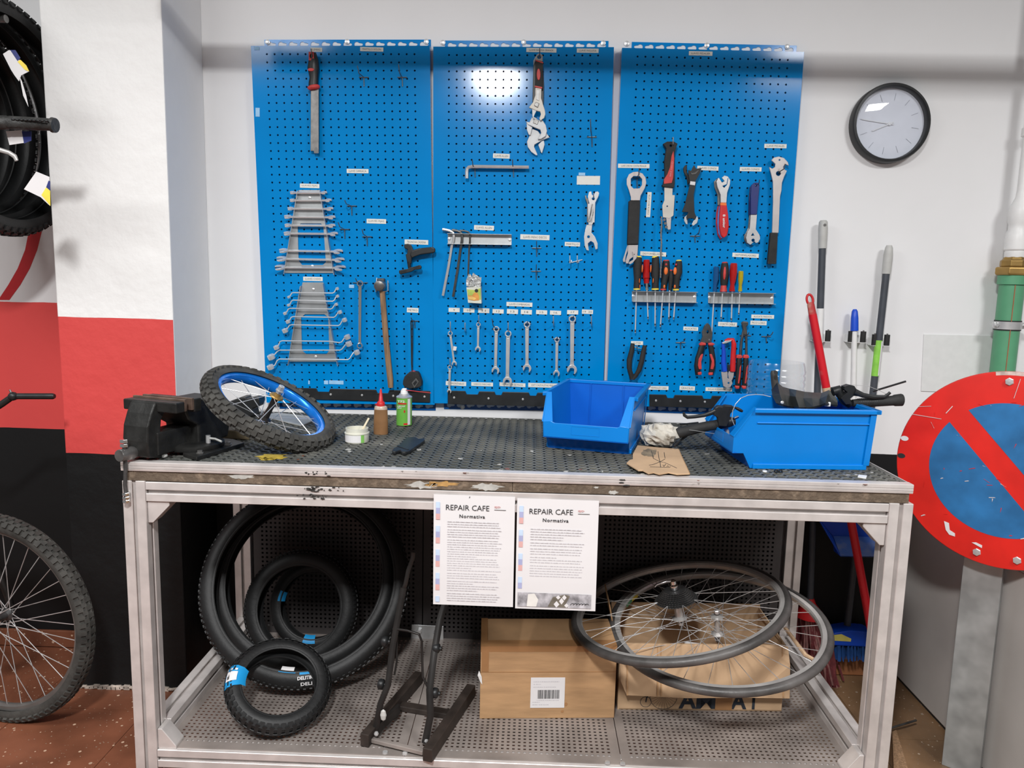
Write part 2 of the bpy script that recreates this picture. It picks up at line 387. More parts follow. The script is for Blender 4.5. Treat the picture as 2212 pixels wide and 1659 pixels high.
for x in LX:
    for y in (BF+.03, BB-.06):
        profile('leg', (x, y, 0), (x, y, .914), up=(0, 1, 0))
for y in (BF+.031, BB-.06):
    profile('rail', (.062, y, .886), (1.980, y, .886), s=.06, s2=.052)
    profile('rail', (.062, y, .131), (1.980, y, .131), s=.06, s2=.052)
for x in LX:
    profile('side_rail', (x, BF+.062, .886), (x, BB-.092, .886), s=.06, s2=.052)
    profile('side_rail', (x+(.012 if x < 1 else -.012), BF+.062, .185), (x+(.012 if x < 1 else -.012), BB-.092, .185), s=.06, s2=.052)
# gusset brackets in the corners
for x, d in ((.062, 1), (1.980, -1)):
    for y in (BF+.031,):
        MB().prism([(x, y-.024, .859), (x+d*.058, y-.024, .859), (x+d*.058, y-.024, .848), (x+d*.012, y-.024, .800), (x, y-.024, .800)], (0, .048, 0)).build('corner_bracket', m_alu, bench, bev=.002)
        MB().prism([(x, y-.024, .157), (x+d*.05, y-.024, .157), (x+d*.05, y-.024, .166), (x+d*.012, y-.024, .215), (x, y-.024, .215)], (0, .048, 0)).build('corner_bracket', m_alu, bench, bev=.002)
# top: two chipboard slabs, metal edge strip, rubber mat
for a, b in ((BX0+.003, 1.0195), (1.0205, BX1-.006)):
    MB().box((a, BF+.004, .914), (b, BB, BT-.008)).build('tabletop_board', m_mdf, bench, bev=.0015)
prof = [(BF, .941), (BF-.001, .946), (BF+.001, .947), (BF-.001, .948), (BF-.001, .953), (BF+.001, .954), (BF-.001, .955), (BF-.001, .963), (BF+.001, .9645), (BF+.026, .9645), (BF+.026, .9615), (BF+.004, .9615), (BF+.004, .941)]
MB().prism([(BX0, y, z) for y, z in prof], (BX1-BX0, 0, 0)).build('edge_trim', m_alu, bench)
for x in (BX0, BX1-.003):
    MB().box((x, BF+.001, .941), (x+.003, BB, .9635)).build('edge_trim', m_alu, bench)
def perforated(x0, y0, x1, y1, p, r, n, thick, fu, mx=.0, my=.0, shape='round', mb=None, mi=0, wallmi=0):
    """sheet with real holes; fu maps (x, y, depth) to space"""
    mb = mb or MB(); W, H = x1-x0-2*mx, y1-y0-2*my
    nx, ny = max(1, int(W/p)), max(1, int(H/p)); pxx, pyy = W/nx, H/ny
    off = PI/4 if shape == 'sq' else 0
    vs = []; fs = []; b0 = len(mb.v)
    K = n; 
    sq = []
    for k in range(K):
        th = 2*PI*k/K+off; c, s = math.cos(th), math.sin(th); m = max(abs(c), abs(s)); sq.append((c/m*.5, s/m*.5, c, s))
    for i in range(nx):
        for j in range(ny):
            cx, cy = x0+mx+(i+.5)*pxx, y0+my+(j+.5)*pyy; b = len(vs)
            for (a, bq, c, s) in sq: vs.append(fu(cx+a*pxx, cy+bq*pyy, 0))
            for (a, bq, c, s) in sq: vs.append(fu(cx+c*r, cy+s*r, 0))
            for (a, bq, c, s) in sq: vs.append(fu(cx+c*r, cy+s*r, thick))
            for k in range(K):
                k2 = (k+1) % K
                fs.append((b+k, b+k2, b+K+k2, b+K+k)); fs.append((b+K+k, b+K+k2, b+2*K+k2, b+2*K+k))
    mb.add(vs, fs, mi)
    def q(ax, ay, bx, by): mb.add([fu(ax, ay, 0), fu(bx, ay, 0), fu(bx, by, 0), fu(ax, by, 0)], [(0, 1, 2, 3)], mi)
    if mx: q(x0, y0, x0+mx, y1); q(x1-mx, y0, x1, y1)
    if my: q(x0+mx, y0, x1-mx, y0+my); q(x0+mx, y1-my, x1-mx, y1)
    return mb
mb = perforated(BX0+.003, BF+.026, BX1-.003, BB, .0285, .0105, 12, .0035, lambda x, y, d: V((x, y, BT-d)), .012, .012)
mb.build('rubber_mat', m_mat, bench, fix=False)
MB().box((BX0+.003, BF+.026, BT-.0075), (BX1-.003, BB, BT-.0035)).build('mat_backing', m_dirt, bench)
# shelf sheets and back sheets
SH = .160
xs = [.064, .742, 1.335, 1.978]
for a, b in zip(xs, xs[1:]):
    mb = perforated(a+.001, BF+.012, b-.001, BB-.095, .0152, .0052, 4, .002, lambda x, y, d: V((x, y, SH-d)), .022, .026, 'sq')
    mb.add([(a+.001, BF+.012, SH), (b-.001, BF+.012, SH), (b-.001, BF+.012, SH-.003), (a+.001, BF+.012, SH-.003)], [(0, 1, 2, 3)])
    mb.build('shelf_sheet', m_shelf, bench, fix=False)
xb = [.075, .69, 1.305, 1.965]
for a, b in zip(xb, xb[1:]):
    mb = perforated(a+.002, SH, b-.002, .862, .0158, .0052, 4, .002, lambda x, y, d: V((x, BB-.10+d, y)), .024, .02, 'sq')
    mb.build('back_sheet', m_backpanel, bench, fix=False)
    for c in (a+.002, b-.006): MB().box((c, BB-.098, SH), (c+.004, BB-.085, .86)).build('sheet_fold', m_backpanel, bench)
# angle bracket bolted to the back sheets
MB().prism([px(889, 1349, -.155), px(958, 1353, -.155), px(958, 1398, -.155), px(886, 1394, -.155)], (0, .004, 0)).build('joint_plate', m_zinc, bench, bev=.001)
for x, y in ((906, 1362), (942, 1367)):
    MB().lathe(px(x, y, -.155), (0, -1, 0), [(.011, 0), (.011, .003), (.008, .004), (.008, .011), (0, .012)], 6).build('bolt', m_steel, bench)
for x, y in ((875, 1628), (832, 1626), (1312, 1648), (1345, 1650)):
    p = pz(x, y, SH); MB().lathe(p, (0, 0, 1), [(.008, 0), (.007, .004), (0, .006)], 10).build('rivet', m_steel, bench, smooth=40)
# paint and wear on the top and edge
def blob(cx, cy, rx, ry, n=22, jag=.3, seed=1):
    rnd = random.Random(seed); return [(cx+rx*math.cos(2*PI*i/n)*(1+rnd.uniform(-jag, jag)), cy+ry*math.sin(2*PI*i/n)*(1+rnd.uniform(-jag, jag))) for i in range(n)]
m_ystain = mat('yellow_paint_stain', (.42, .30, .03), .6, var=.3, scale=60)
m_wstain = mat('pale_paint_fleck', (.42, .41, .38), .7, var=.2, scale=60)
for cx, cy, rx, ry, mm, sd in ((588, 986, 30, 7, m_ystain, 1), (575, 991, 15, 3, m_ystain, 2)):
    MB().prism([pz(x, y, BT+.0004) for x, y in blob(cx, cy, rx, ry, seed=sd)], (0, 0, -.0004)).build('paint_stain', mm, bench)
rnd = random.Random(5)
for k in range(46):
    x = rnd.uniform(640, 1900); y = rnd.uniform(950, 1012)+(x-640)*.03
    MB().prism([pz(a, b, BT+.0005) for a, b in blob(x, y, rnd.uniform(1.5, 7), rnd.uniform(.6, 1.8), 9, .5, k)], (0, 0, -.0005)).build('paint_fleck', m_wstain if k % 4 else m_terr, bench)
for cx, cy, rx, ry, mm in ((519, 1029, 26, 5, m_wstain), (912, 1048, 34, 7, m_wstain), (950, 1046, 34, 6, mat('bare_chipboard', (.45, .26, .09), .9, var=.3, scale=80)), (1052, 1052, 30, 7, m_wstain), (1325, 1064, 9, 4, m_wstain), (1288, 1053, 5, 2, m_wstain)):
    MB().prism([px(x, y, BF+.0035) for x, y in blob(cx, cy, rx, ry, 26, .35, int(cx))], (0, .001, 0)).build('chipped_edge', mm, bench)
m_soot = mat('grime_smear', (.03, .028, .026), .7, var=.4, scale=60)
for k in range(60):
    x = rnd.gauss(682, 18); y = rnd.choice((1024, 1056, 1074, 1072, 1060))+rnd.uniform(-5, 5)+(x-682)*.034
    if y > 1066-2 and y < 1068: continue
    MB().prism([px(a, b, BF-.0016) for a, b in blob(x, y, rnd.uniform(1, 4), rnd.uniform(.6, 2.2), 7, .5, k)], (0, .001, 0)).build('grime_smear', m_soot, bench)
for x, y, a, b in ((1345, 1037, 8, 2), (1343, 1043, 6, 2), (1352, 1049, 9, 1.4)):
    MB().prism([px(p, q, BF-.0016) for p, q in blob(x, y, a, b, 9, .3, int(x))], (0, .001, 0)).build('grime_smear', m_soot, bench)
# posters taped to the front rail
m_pb = [mat('sky_blue_print', (.50, .62, .78), .7, var=.05), mat('slate_blue_print', (.36, .38, .58), .7, var=.05), mat('salmon_print', (.66, .38, .36), .7, var=.05), mat('cream_print', (.72, .70, .66), .7, var=.05)]
m_salmon = mat('pink_logo_print', (.60, .34, .33), .7)
def poster(x0, y0, label, rows, picture, rx):
    Y = BF-.003
    P0 = px(x0, y0, Y); root = thing('poster', label, 'poster', (P0.x+.105, Y, P0.z-.297), 'rules sheets on the bench front')
    tilt = .010; ca = rx
    def q(u, v, d=0):    # sheet coordinates in metres from the top-left corner
        return V((P0.x+u+v*ca, Y-d-v*tilt, P0.z-v-u*.004))
    g = []
    N = 8; mb = MB()
    vs = [q(u, .297*i/N, -.0006*math.sin(i*.9)) for i in range(N+1) for u in (0, .21)]
    vs2 = [p+V((0, .0005, 0)) for p in vs]
    mb.add(vs+vs2, [(2*i, 2*i+1, 2*i+3, 2*i+2) for i in range(N)]+[(len(vs)+2*i+2, len(vs)+2*i+3, len(vs)+2*i+1, len(vs)+2*i) for i in range(N)])
    mb.build('sheet', m_paper, root, fix=False)
    d = .0012
    text('REPAIR CAFE', m_inkd, root, q(.088, .033, d), (1, 0, 0), (0, 0, 1), width=.112, height=.0145)
    text('Normativa', m_inkd, root, q(.100, .0555, d), (1, 0, 0), (0, 0, 1), width=.066, height=.0095, bold=.018, space=1.15)
    text('SJD', m_salmon, root, q(.165, .029, d), (1, 0, 0), (0, 0, 1), width=.016, height=.006, bold=.03)
    mb = MB(); mb.prism([q(.157, .0355, d), q(.187, .0355, d), q(.187, .0367, d), q(.157, .0367, d)], (0, .0003, 0)); mb.build('logo_line', m_ink, root)
    k = 0
    for s in range(5):
        v0 = .020+s*.0635
        for j, h in enumerate((.0155, .0155, .0155)):
            a = v0+j*.0155
            if a+h > .293 or (picture and a+h > .252): continue
            MB().prism([q(.006, a, d), q(.0165, a, d), q(.0165, a+h, d), q(.006, a+h, d)], (0, .0003, 0)).build('colour_block', m_pb[j], root)
    rnd = random.Random(rows)
    mb = MB(); v = .070 if not picture else .079
    for r in range(rows):
        if (r in (3, 7, 21, 24, 29) if not picture else r in (5, 7, 10, 13)): v += .0022
        u = .036; end = .178-rnd.random()*.014 if rnd.random() > .18 else .10+rnd.random()*.03
        while u < end:
            wl_ = rnd.uniform(.004, .013)
            mb.add([q(u, v, d), q(min(u+wl_, end), v, d), q(min(u+wl_, end), v+.0022, d), q(u, v+.0022, d)], [(0, 1, 2, 3)]); u += wl_+.0018
        v += .0063 if not picture else .0069
    mb.build('text_lines', m_greek, root, fix=False, kind='stuff')
    if picture:
        m_pic = [mat('grey_photo_print', (.36, .35, .37), .6, var=.6, scale=45, detail=6), m_inkd, m_paper, mat('umber_photo_print', (.16, .14, .11), .6, var=.3, scale=50)]
        MB().prism([q(.006, .252, d), q(.198, .252, d), q(.198, .2905, d), q(.006, .2905, d)], (0, .0003, 0)).build('photo_strip', m_pic[0], root)
        d2 = .0016
        MB().prism([q(.085, .2885, d2), q(.098, .262, d2), q(.13, .254, d2), q(.142, .258, d2), q(.132, .28, d2), q(.138, .2895, d2)], (0, .0003, 0)).build('photo_strip', m_pic[3], root)
        for (u, vv, a, b_) in ((.108, .281, .0075, .009), (.121, .272, .0065, .009), (.128, .262, .006, .0075), (.134, .2835, .006, .006), (.112, .262, .006, .006)):
            MB().prism([q(u, vv-b_, .002), q(u+a, vv, .002), q(u, vv+b_, .002), q(u-a, vv, .002)], (0, .0003, 0)).build('photo_strip', m_pic[2], root)
        MB().prism([q(.03, .2895, d2), q(.033, .256, d2), q(.05, .254, d2), q(.06, .27, d2), q(.055, .2895, d2)], (0, .0003, 0)).build('photo_strip', m_pb[3], root)
        for i in range(6):
            c = .15+i*.0075
            MB().tube([q(c+.006*math.cos(t), .283+.006*math.sin(t), .0019) for t in (3.3, 3.9, 4.5, 5.1, 5.7)], .0006, 5).build('photo_strip', m_pic[1], root)
    else:
        MB().tube([q(.0935, .003, .001), q(.092, .0065, .001)], .0008, 6).build('staple', m_inkd, root)
    return root
poster(937, 1067.5, 'white REPAIR CAFE rules sheet filled with text lines to its foot', 33, False, .004)
poster(1117.5, 1076, 'white REPAIR CAFE rules sheet with a black-and-white photo strip at its foot', 18, True, .004)
# ------------------------------------------------------------------ pegboards
FY = -.035                       # front sheet of the boards
def pegboard(label, c00, c190, far, frow, fcol, xl, xr, top, keys, screwpx, rail, blabel):
    O = px(*c00, FY); A = (px(*c190, FY)-O)/19; A.z = A.z*1.0
    B = (px(*far, FY)-O-A*fcol)/frow
    a = A.length; b = B.length; A.y = B.y = 0
    root = thing('pegboard', label, 'pegboard', O+A*9.5+B*45)
    f = lambda x, y, d: O+A*x+B*y+V((0, d, 0))
    mb = perforated(-.5, -.5, 19.5, 43.5, 1.0, .13, 8, .006, f)
    def q(x0, y0, x1, y1, d0=0, d1=0): mb.add([f(x0, y0, 0), f(x1, y0, 0), f(x1, y1, 0), f(x0, y1, 0)], [(0, 1, 2, 3)])
    L, R, T, Bm = -2.02, 20.98, -1.02, 45.2
    q(L, T, -.5, Bm); q(19.5, T, R, Bm); q(-.5, T, 19.5, -.5); q(-.5, 43.5, 19.5, Bm)
    D = .033
    for (x0, y0, x1, y1) in ((L, T, L, Bm), (R, T, R, Bm), (L, T, R, T), (L, Bm, R, Bm)):
        mb.add([f(x0, y0, 0), f(x1, y1, 0), f(x1, y1, D), f(x0, y0, D)], [(0, 1, 2, 3)])
    mb.build('perforated_sheet', m_panel, root, fix=False)
    # fixing flanges with keyholes, above and below
    for (v0, v1, dep, mm, nm) in ((T-1.12, T+.1, .0325, m_panel, 'top_flange'), (Bm-.15, Bm+1.0, .0325, m_panelshade, 'bottom_flange')):
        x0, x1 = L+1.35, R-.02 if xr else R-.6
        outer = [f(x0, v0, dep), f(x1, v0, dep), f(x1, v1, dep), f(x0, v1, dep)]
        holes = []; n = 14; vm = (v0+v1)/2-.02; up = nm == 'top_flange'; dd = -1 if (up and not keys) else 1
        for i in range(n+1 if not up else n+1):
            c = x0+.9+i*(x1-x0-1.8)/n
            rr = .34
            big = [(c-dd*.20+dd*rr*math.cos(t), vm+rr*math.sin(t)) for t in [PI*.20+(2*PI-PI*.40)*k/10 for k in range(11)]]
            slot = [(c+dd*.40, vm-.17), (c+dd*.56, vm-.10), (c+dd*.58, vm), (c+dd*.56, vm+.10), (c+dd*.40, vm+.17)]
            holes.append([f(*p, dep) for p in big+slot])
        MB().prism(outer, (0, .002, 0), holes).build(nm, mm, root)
    for i, (x, y) in enumerate(screwpx):
        p = px(x, y, -.003)
        sw = MB().lathe(p, (0, -1, 0), [(.0085, 0), (.0085, .0015), (.006, .002), (.0055, .004), (0, .005)], 14).build('screw', m_steel, root, smooth=30)
    # black tool rail along the foot
    if rail:
        (x0, x1, yt, yb, notch) = rail
        pts = [(x0, yt)]
        for (na, nb) in notch:
            sl_ = (lambda x: yt+(x-x0)*.022)
            pts += [(na-3, sl_(na-3)), (na, sl_(na)+7), (nb, sl_(nb)+7), (nb+3, sl_(nb+3))]
        pts += [(x1, yt+(x1-x0)*.022), (x1, yb+(x1-x0)*.026), (x0, yb)]
        tr = plate(root, 'tool_rail', m_black, pts, FY-.006, .006, bev=.0015)
        n = 5
        for i in range(n):
            x = x0+14+(x1-x0-26)*i/(n-1); y = (yt+yb)/2+(x-x0)*.024
            MB().lathe(px(x, y, FY-.006), (0, -1, 0), [(.0042, 0), (.0038, .002), (0, .003)], 10).build('screw', m_steel, tr, smooth=40)
    for (x0, y0, x1, y1, s) in blabel:
        c = px((x0+x1)/2, (y0+y1)/2, FY-.0008); wd = (px(x1, y0, FY)-px(x0, y0, FY)).length; ht = (px(x0, y1, FY)-px(x0, y0, FY)).length
        vert = (y1-y0) > (x1-x0)*1.5
        rnd = random.Random(int(x0*7+y0)); an = rnd.uniform(-.02, .02)-.006
        u = V((math.cos(an), 0, math.sin(an))); v = V((-math.sin(an), 0, math.cos(an)))
        lb = MB().obox(c, u*wd/2, V((0, .0004, 0)), v*ht/2).build('label', m_tape if not s.startswith('~') else m_resid, root)
        if s and not s.startswith('~'):
            if vert: text(s, m_ink, lb, c-V((0, .0007, 0)), v, -u, width=ht*.8, height=wd*.42)
            else: text(s, m_ink, lb, c-V((0, .0007, 0)), u, v, width=min(wd*.8, len(s)*ht*.42), height=ht*.44)
    return root
m_resid = mat('label_residue', (.30, .55, .80), .5, var=.1)
pb_l = pegboard('blue perforated steel tool board with two ladder wrench racks, standing beside the pillar', (576.4, 117), (895.3, 117), (901.4, 497.1), 22, 19, 543, True, 82, True,
  [(578, 91), (750, 90), (921, 90), (842, 877), (904, 877), (600, 862)], (633, 929, 838, 862, [(686, 710), (815, 838)]),
  [(671, 103, 696, 112, 'LIMAS'), (778, 102, 828, 111, 'MARTILLO NYLON'), (749, 365, 796, 374, 'LLAVE CARRACA'), (648, 397, 690, 406, 'LLAVES FIJAS'),
   (792, 473, 834, 483, 'LLAVES FIJAS'), (874, 518, 925, 528, 'TRONCHA CADENA'), (655, 598, 697, 607, 'LLAVES CODO'), (879, 665, 904, 675, 'METRO'),
   (711, 822, 742, 830, '~'), (700, 822, 709, 830, '~'), (666, 822, 669, 830, '~'), (754, 615, 765, 622, '~'), (552, 233, 561, 252, '~'), (549, 101, 560, 108, '~')])
pb_m = pegboard('blue perforated steel tool board with hanging combination wrenches, the middle one of three', (969.9, 118.8), (1292, 119.8), (1272.1, 809.6), 41, 19, 937, False, 84, True,
  [(957, 92), (1131, 91), (1303, 93), (999, 879), (1270, 884)], (967, 1290, 844, 873, [(1008, 1032), (1071, 1083), (1145, 1158), (1230, 1250)]),
  [(1137, 104, 1202, 113, 'LLAVE INGLESA GRANDE'), (1246, 105, 1293, 114, 'LLAVE INGLESA'), (1065, 332, 1101, 342, 'LLAVES ALLEN'), (1246, 380, 1296, 399, ''),
   (1024, 487, 1067, 497, 'LLAVES ALLEN'), (1124, 507, 1187, 518, 'LLAVES FRENO DISCOS'), (1220, 523, 1253, 532, 'MARTILLO'), (1094, 653, 1150, 662, 'LLAVES COMBINADAS'),
   (969, 665, 993, 674, '9'), (1001, 666, 1025, 675, '10'), (1033, 666, 1057, 676, '11'), (1064, 668, 1088, 677, '12'), (1095, 668, 1119, 678, '13'), (1125, 669, 1149, 679, '14'),
   (1158, 670, 1182, 679, '15'), (1188, 671, 1212, 680, '16'), (1225, 670, 1249, 679, '17'), (1257, 669, 1281, 678, '19  20'),
   (963, 824, 1007, 833, 'DESMONTABLES'), (1018, 826, 1065, 834, 'VARIOS PARCHES'), (1079, 827, 1135, 835, 'EXTRACTOR DE PINON'), (1141, 828, 1215, 837, 'EXT CAZOLETAS PEDALIER'), (1250, 373, 1264, 379, '~')])
pb_r = pegboard('blue perforated steel tool board with screwdriver racks and pliers, the one nearest the wall clock', (1377.3, 122.1), (1701.9, 129.5), (1653.9, 787.9), 39, 19, 1338, False, 90, False,
  [(1354, 94), (1527, 98), (1700, 101)], (1403, 1640, 852, 878, [(1442, 1455), (1520, 1536)]),
  [(1488, 111, 1539, 120, 'LLAVES PEDALIER'), (1651, 311, 1699, 320, 'LLAVE PEDALES'), (1335, 354, 1403, 363, 'LLAVE CORONA CONTRA PEDALIER'), (1506, 359, 1552, 368, 'LLAVES CONOS'),
   (1598, 361, 1645, 370, 'LLAVES CONOS'), (1397, 415, 1406, 469, 'CORTA BICICLETA'), (1383, 544, 1439, 553, 'DESTORNILLADOR'), (1582, 547, 1639, 556, 'DESTORNILLADORES'),
   (1623, 680, 1672, 688, 'ALICATE PRESION'), (1621, 693, 1656, 702, 'PICO LORO'), (1551, 696, 1592, 705, 'CORTA CABLE'), (1476, 706, 1508, 714, 'ALICATES'), (1363, 737, 1389, 745, 'CUTER'),
   (1401, 834, 1444, 842, 'TERMINALES CABLE'), (1468, 834, 1501, 843, 'GRACILES'), (1524, 837, 1581, 845, 'BOLAS RODAMIENTOS')])
# ------------------------------------------------------------------ hooks
HG = 'wire hooks on the tool boards'
def hook(bx, by, ex, ey, label, tail=20, w=10, mid=None, Yo=-.085):
    """wire hook: cross bar on the sheet, tail below, arm that comes out of the board to (ex, ey)"""
    root = thing('wire_hook', label, 'hook', px(bx, by, FY), HG)
    r = .0016; Y0 = FY-.002
    MB().tube([px(bx-w, by, FY+.001), px(bx-w, by, Y0-.001), px(bx+w, by, Y0-.001), px(bx+w, by, FY+.001)], r, 7).build('cross_bar', m_dsteel, root, smooth=50)
    pts = [px(bx+.5, by+tail, Y0), px(bx, by, Y0-.002)]
    mx_, my_ = mid or (lerp(bx, ex, .75), lerp(by, ey, .35))
    pts += [px(lerp(bx, mx_, .5), lerp(by, my_, .5), lerp(Y0, Yo, .5)), px(mx_, my_, Yo+.006), px(ex, ey, Yo)]
    MB().tube(pts, r, 7).build('arm', m_dsteel, root, smooth=60)
    return root
def prong(x, y0, y1, label, Yo=-.08):
    root = thing('wire_hook', label, 'hook', px(x, y1, FY), HG)
    MB().tube([px(x, y1, FY), px(x, y1-2, FY-.01), px(x, y1-4, Yo+.005), px(x, y0, Yo)], .0018, 7).build('arm', m_steel, root, smooth=60)
    return root
hook(786, 167, 772, 142, 'empty wire hook below the MARTILLO NYLON label, the one nearer the file')
hook(869, 167, 861, 139, 'empty wire hook below the MARTILLO NYLON label, the one farther from the file')
hook(759.7, 445, 744.4, 432.4, 'empty wire hook beside the top of the open-end wrench rack')
hook(744.4, 495.5, 730.5, 480, 'empty wire hook beside the middle of the open-end wrench rack')
hook(792.8, 511.4, 782, 494.8, 'empty wire hook just below the second LLAVES FIJAS label')
hook(1278.5, 296, 1275.5, 257, 'long empty wire hook above the blank white label', 21)
hook(1159, 536, 1159, 521, 'empty wire hook right below the LLAVES FRENO DISCOS label', 18)
hook(1158, 586, 1158.5, 571, 'empty wire hook below another empty hook, between two bare rows', 18)
hook(1501, 510, 1512.5, 490, 'empty wire hook under the black cone spanners', 14)
hook(1470, 740, 1480, 731, 'empty wire hook below the ALICATES label', 14)
hook(1655, 727, 1670, 717, 'empty wire hook below the PICO LORO label', 14)
prong(1195.5, 683, 704, 'bare prong under the sixteen label')
prong(1277.5, 683, 705, 'bare prong under the two-number label ending the row')
prong(1004.5, 697, 716, 'bare prong under the ten label')
r_ = thing('wire_hook', 'double-pronged hammer hook under the MARTILLO label', 'hook', px(1240, 565, FY), HG)
for xx in (1231, 1247):
    MB().tube([px(xx, 552, -.075), px(xx, 568, -.075), px(xx+3, 567, FY-.002), px(xx+3, 562, FY)], .0017, 7).build('prong', m_steel, r_, smooth=60)
MB().tube([px(1234, 567, FY-.003), px(1258, 561, FY-.003)], .0017, 7).build('cross_bar', m_steel, r_, smooth=60)

# ------------------------------------------------------------------ racks of wrenches (left board)
Z1 = (570, 390, .13264); Z2 = (570, 590, .13264)
def ladder(Z, outer, window, shots, label):
    root = thing('wrench_rack', label, 'tool rack', px(*zz(Z, [outer[2]])[0][:2], FY))
    plate(root, 'back_plate', m_zinc, zz(Z, outer), FY-.004, .0015, [zz(Z, window)], bev=0)
    # folded side cheeks that stand out of the board
    for (p, q) in (shots[0], shots[1]):
        P = zz(Z, [p, q]); a, b = px(*P[0], FY-.004), px(*P[1], FY-.004)
        MB().prism([a, b, b+V((0, -.018, -.004)), a+V((0, -.018, -.004))], (.0014, 0, 0)).build('side_cheek', m_zinc, root)
    for s in shots[2:]:
        p = zz(Z, [s])[0]; MB().lathe(px(*p, FY-.004), (0, -1, 0), [(.0055, 0), (.005, .002), (0, .004)], 12).build('screw', m_steel, root, smooth=40)
    return root
ladder(Z1, [(575, 155), (915, 155), (1150, 1505), (350, 1505)], [(600, 700), (930, 700), (970, 740), (1010, 1330), (960, 1375), (620, 1375), (565, 1300), (550, 740)],
       [((565, 160), (345, 1510)), ((925, 160), (1155, 1520)), (748, 280), (790, 1395)], 'galvanised ladder rack holding the flat open-end wrenches')
ladder(Z2, [(630, 150), (965, 150), (1200, 1440), (420, 1440)], [(670, 668), (985, 668), (1050, 720), (1065, 1260), (1020, 1318), (690, 1318), (620, 1260), (605, 720)],
       [((610, 200), (410, 1480)), ((975, 160), (1215, 1490)), (805, 265), (845, 1362)], 'galvanised ladder rack holding the cranked ring wrenches')
def open_wrench(y, xa, xb, y2, ha, hb, label):
    """double open-end wrench lying on edge in the rack: jaws face the room"""
    Yc = FY-.016
    (ax, ay), (bx, by) = zz(Z1, [(xa, y), (xb, y2)])
    ha *= Z1[2]; hb *= Z1[2]
    s = sc(Yc, ay); mb = MB(); pa, pb = px(ax, ay, Yc), px(bx, by, Yc); d = (pb-pa).normalized()
    nrm = V((0, -.42, .9)).normalized(); nrm = (nrm-d*nrm.dot(d)).normalized(); tv = nrm.cross(d)   # tv points along the flat, to the room
    if tv.y > 0: tv = -tv
    th = .0022
    def head(c, dr, h):
        R = h*s*1.15; o = c+dr*R*.75
        pts = []
        ang = .35
        ax_ = dr*math.cos(ang)+tv*math.sin(ang); bx_ = -dr*math.sin(ang)+tv*math.cos(ang)
        for t in range(11):
            a = .62+(2*PI-1.24)*t/10; pts.append(o+ax_*(math.cos(a)*R)+bx_*(math.sin(a)*R))
        pts += [o+ax_*(-R*.25)-bx_*R*.42, o+ax_*(-R*.42), o+ax_*(-R*.25)+bx_*R*.42]
        mb.prism([p+nrm*th*1.4 for p in pts], -nrm*th*2.8)
    w_ = .0052
    mb.prism([pa+tv*w_+nrm*th, pb+tv*w_+nrm*th, pb-tv*w_+nrm*th, pa-tv*w_+nrm*th], -nrm*th*2)
    head(pa, -d, ha); head(pb, d, hb)
    o = mb.build('open_end_wrench', m_wr, None, bev=.0007); tag(o, label, 'wrench', 'open-end wrenches in the ladder rack')
ords = ['topmost', 'second from the top', 'third from the top', 'fourth from the top', 'fifth from the top', 'sixth from the top', 'third from the foot, just below the gap', 'second from the foot', 'lowest and largest']
for (y, xa, xb, y2, ha, hb), od in zip([(197, 500, 945, 197, 40, 42), (322, 500, 1010, 322, 42, 46), (456, 470, 1030, 460, 46, 50), (590, 430, 1060, 598, 54, 52), (730, 430, 1060, 735, 50, 52), (862, 430, 1090, 868, 58, 58), (1142, 370, 1150, 1155, 66, 68), (1275, 350, 1170, 1292, 78, 72), (1415, 330, 1170, 1422, 82, 82)], ords):
    open_wrench(y, xa, xb, y2, ha, hb, 'flat open-end wrench in the upper ladder rack, '+od)
def ring_wrench(pts, wl_, wr, label):
    Yc = FY-.027; P = zz(Z2, pts)
    root = mb = MB(); s = sc(Yc, P[0][1])
    path = [(x, y, 2.6 if 0 < i < len(P)-1 else 3.6) for i, (x, y) in enumerate(P)]
    rod_mb(path, Yc, 8, mb=mb)
    for (x, y), w_ in ((P[0], wl_), (P[-1], wr)):
        r = w_*Z2[2]*s*.62; c = px(x, y, Yc); hh = r*.62
        ax = V((-.30, -.32, .9)).normalized()
        mb.lathe(c-ax*hh, ax, [(r*.62, 0), (r, 0), (r*1.03, hh), (r, hh*2), (r*.62, hh*2)], 14, closed=True)
    tag(mb.build('ring_wrench', m_wr, None, smooth=40), label, 'wrench', 'cranked ring wrenches in the ladder rack')
rw = [([(405, 388), (430, 370), (455, 325), (480, 318), (1120, 325), (1150, 310), (1175, 260), (1195, 252)], 40, 44),
      ([(402, 520), (430, 500), (450, 455), (478, 440), (1120, 458), (1150, 440), (1180, 380), (1200, 374)], 42, 44),
      ([(345, 655), (375, 630), (400, 585), (430, 574), (1090, 585), (1120, 570), (1155, 515), (1180, 508)], 48, 46),
      ([(392, 790), (425, 760), (445, 720), (475, 708), (1140, 720), (1170, 700), (1205, 645), (1240, 635)], 58, 56),
      ([(345, 935), (385, 900), (420, 850), (450, 842), (1215, 855), (1245, 835), (1280, 770), (1315, 762)], 74, 64),
      ([(205, 1210), (240, 1175), (262, 1115), (300, 1102), (1060, 1110), (1230, 1132), (1270, 1120), (1320, 1045), (1360, 1040)], 70, 78),
      ([(120, 1365), (175, 1325), (215, 1280), (250, 1255), (1240, 1255), (1275, 1235), (1330, 1165), (1385, 1150)], 92, 82),
      ([(110, 1530), (180, 1500), (220, 1420), (255, 1400), (1370, 1408), (1400, 1390), (1455, 1300), (1515, 1290)], 84, 78)]
for (p, a, b), od in zip(rw, ['topmost', 'second from the top', 'third from the top', 'fourth from the top', 'fifth from the top, above the gap', 'sixth, just below the gap', 'second from the foot', 'lowest and longest']):
    ring_wrench(p, a, b, 'cranked chrome ring wrench in the lower ladder rack, '+od)

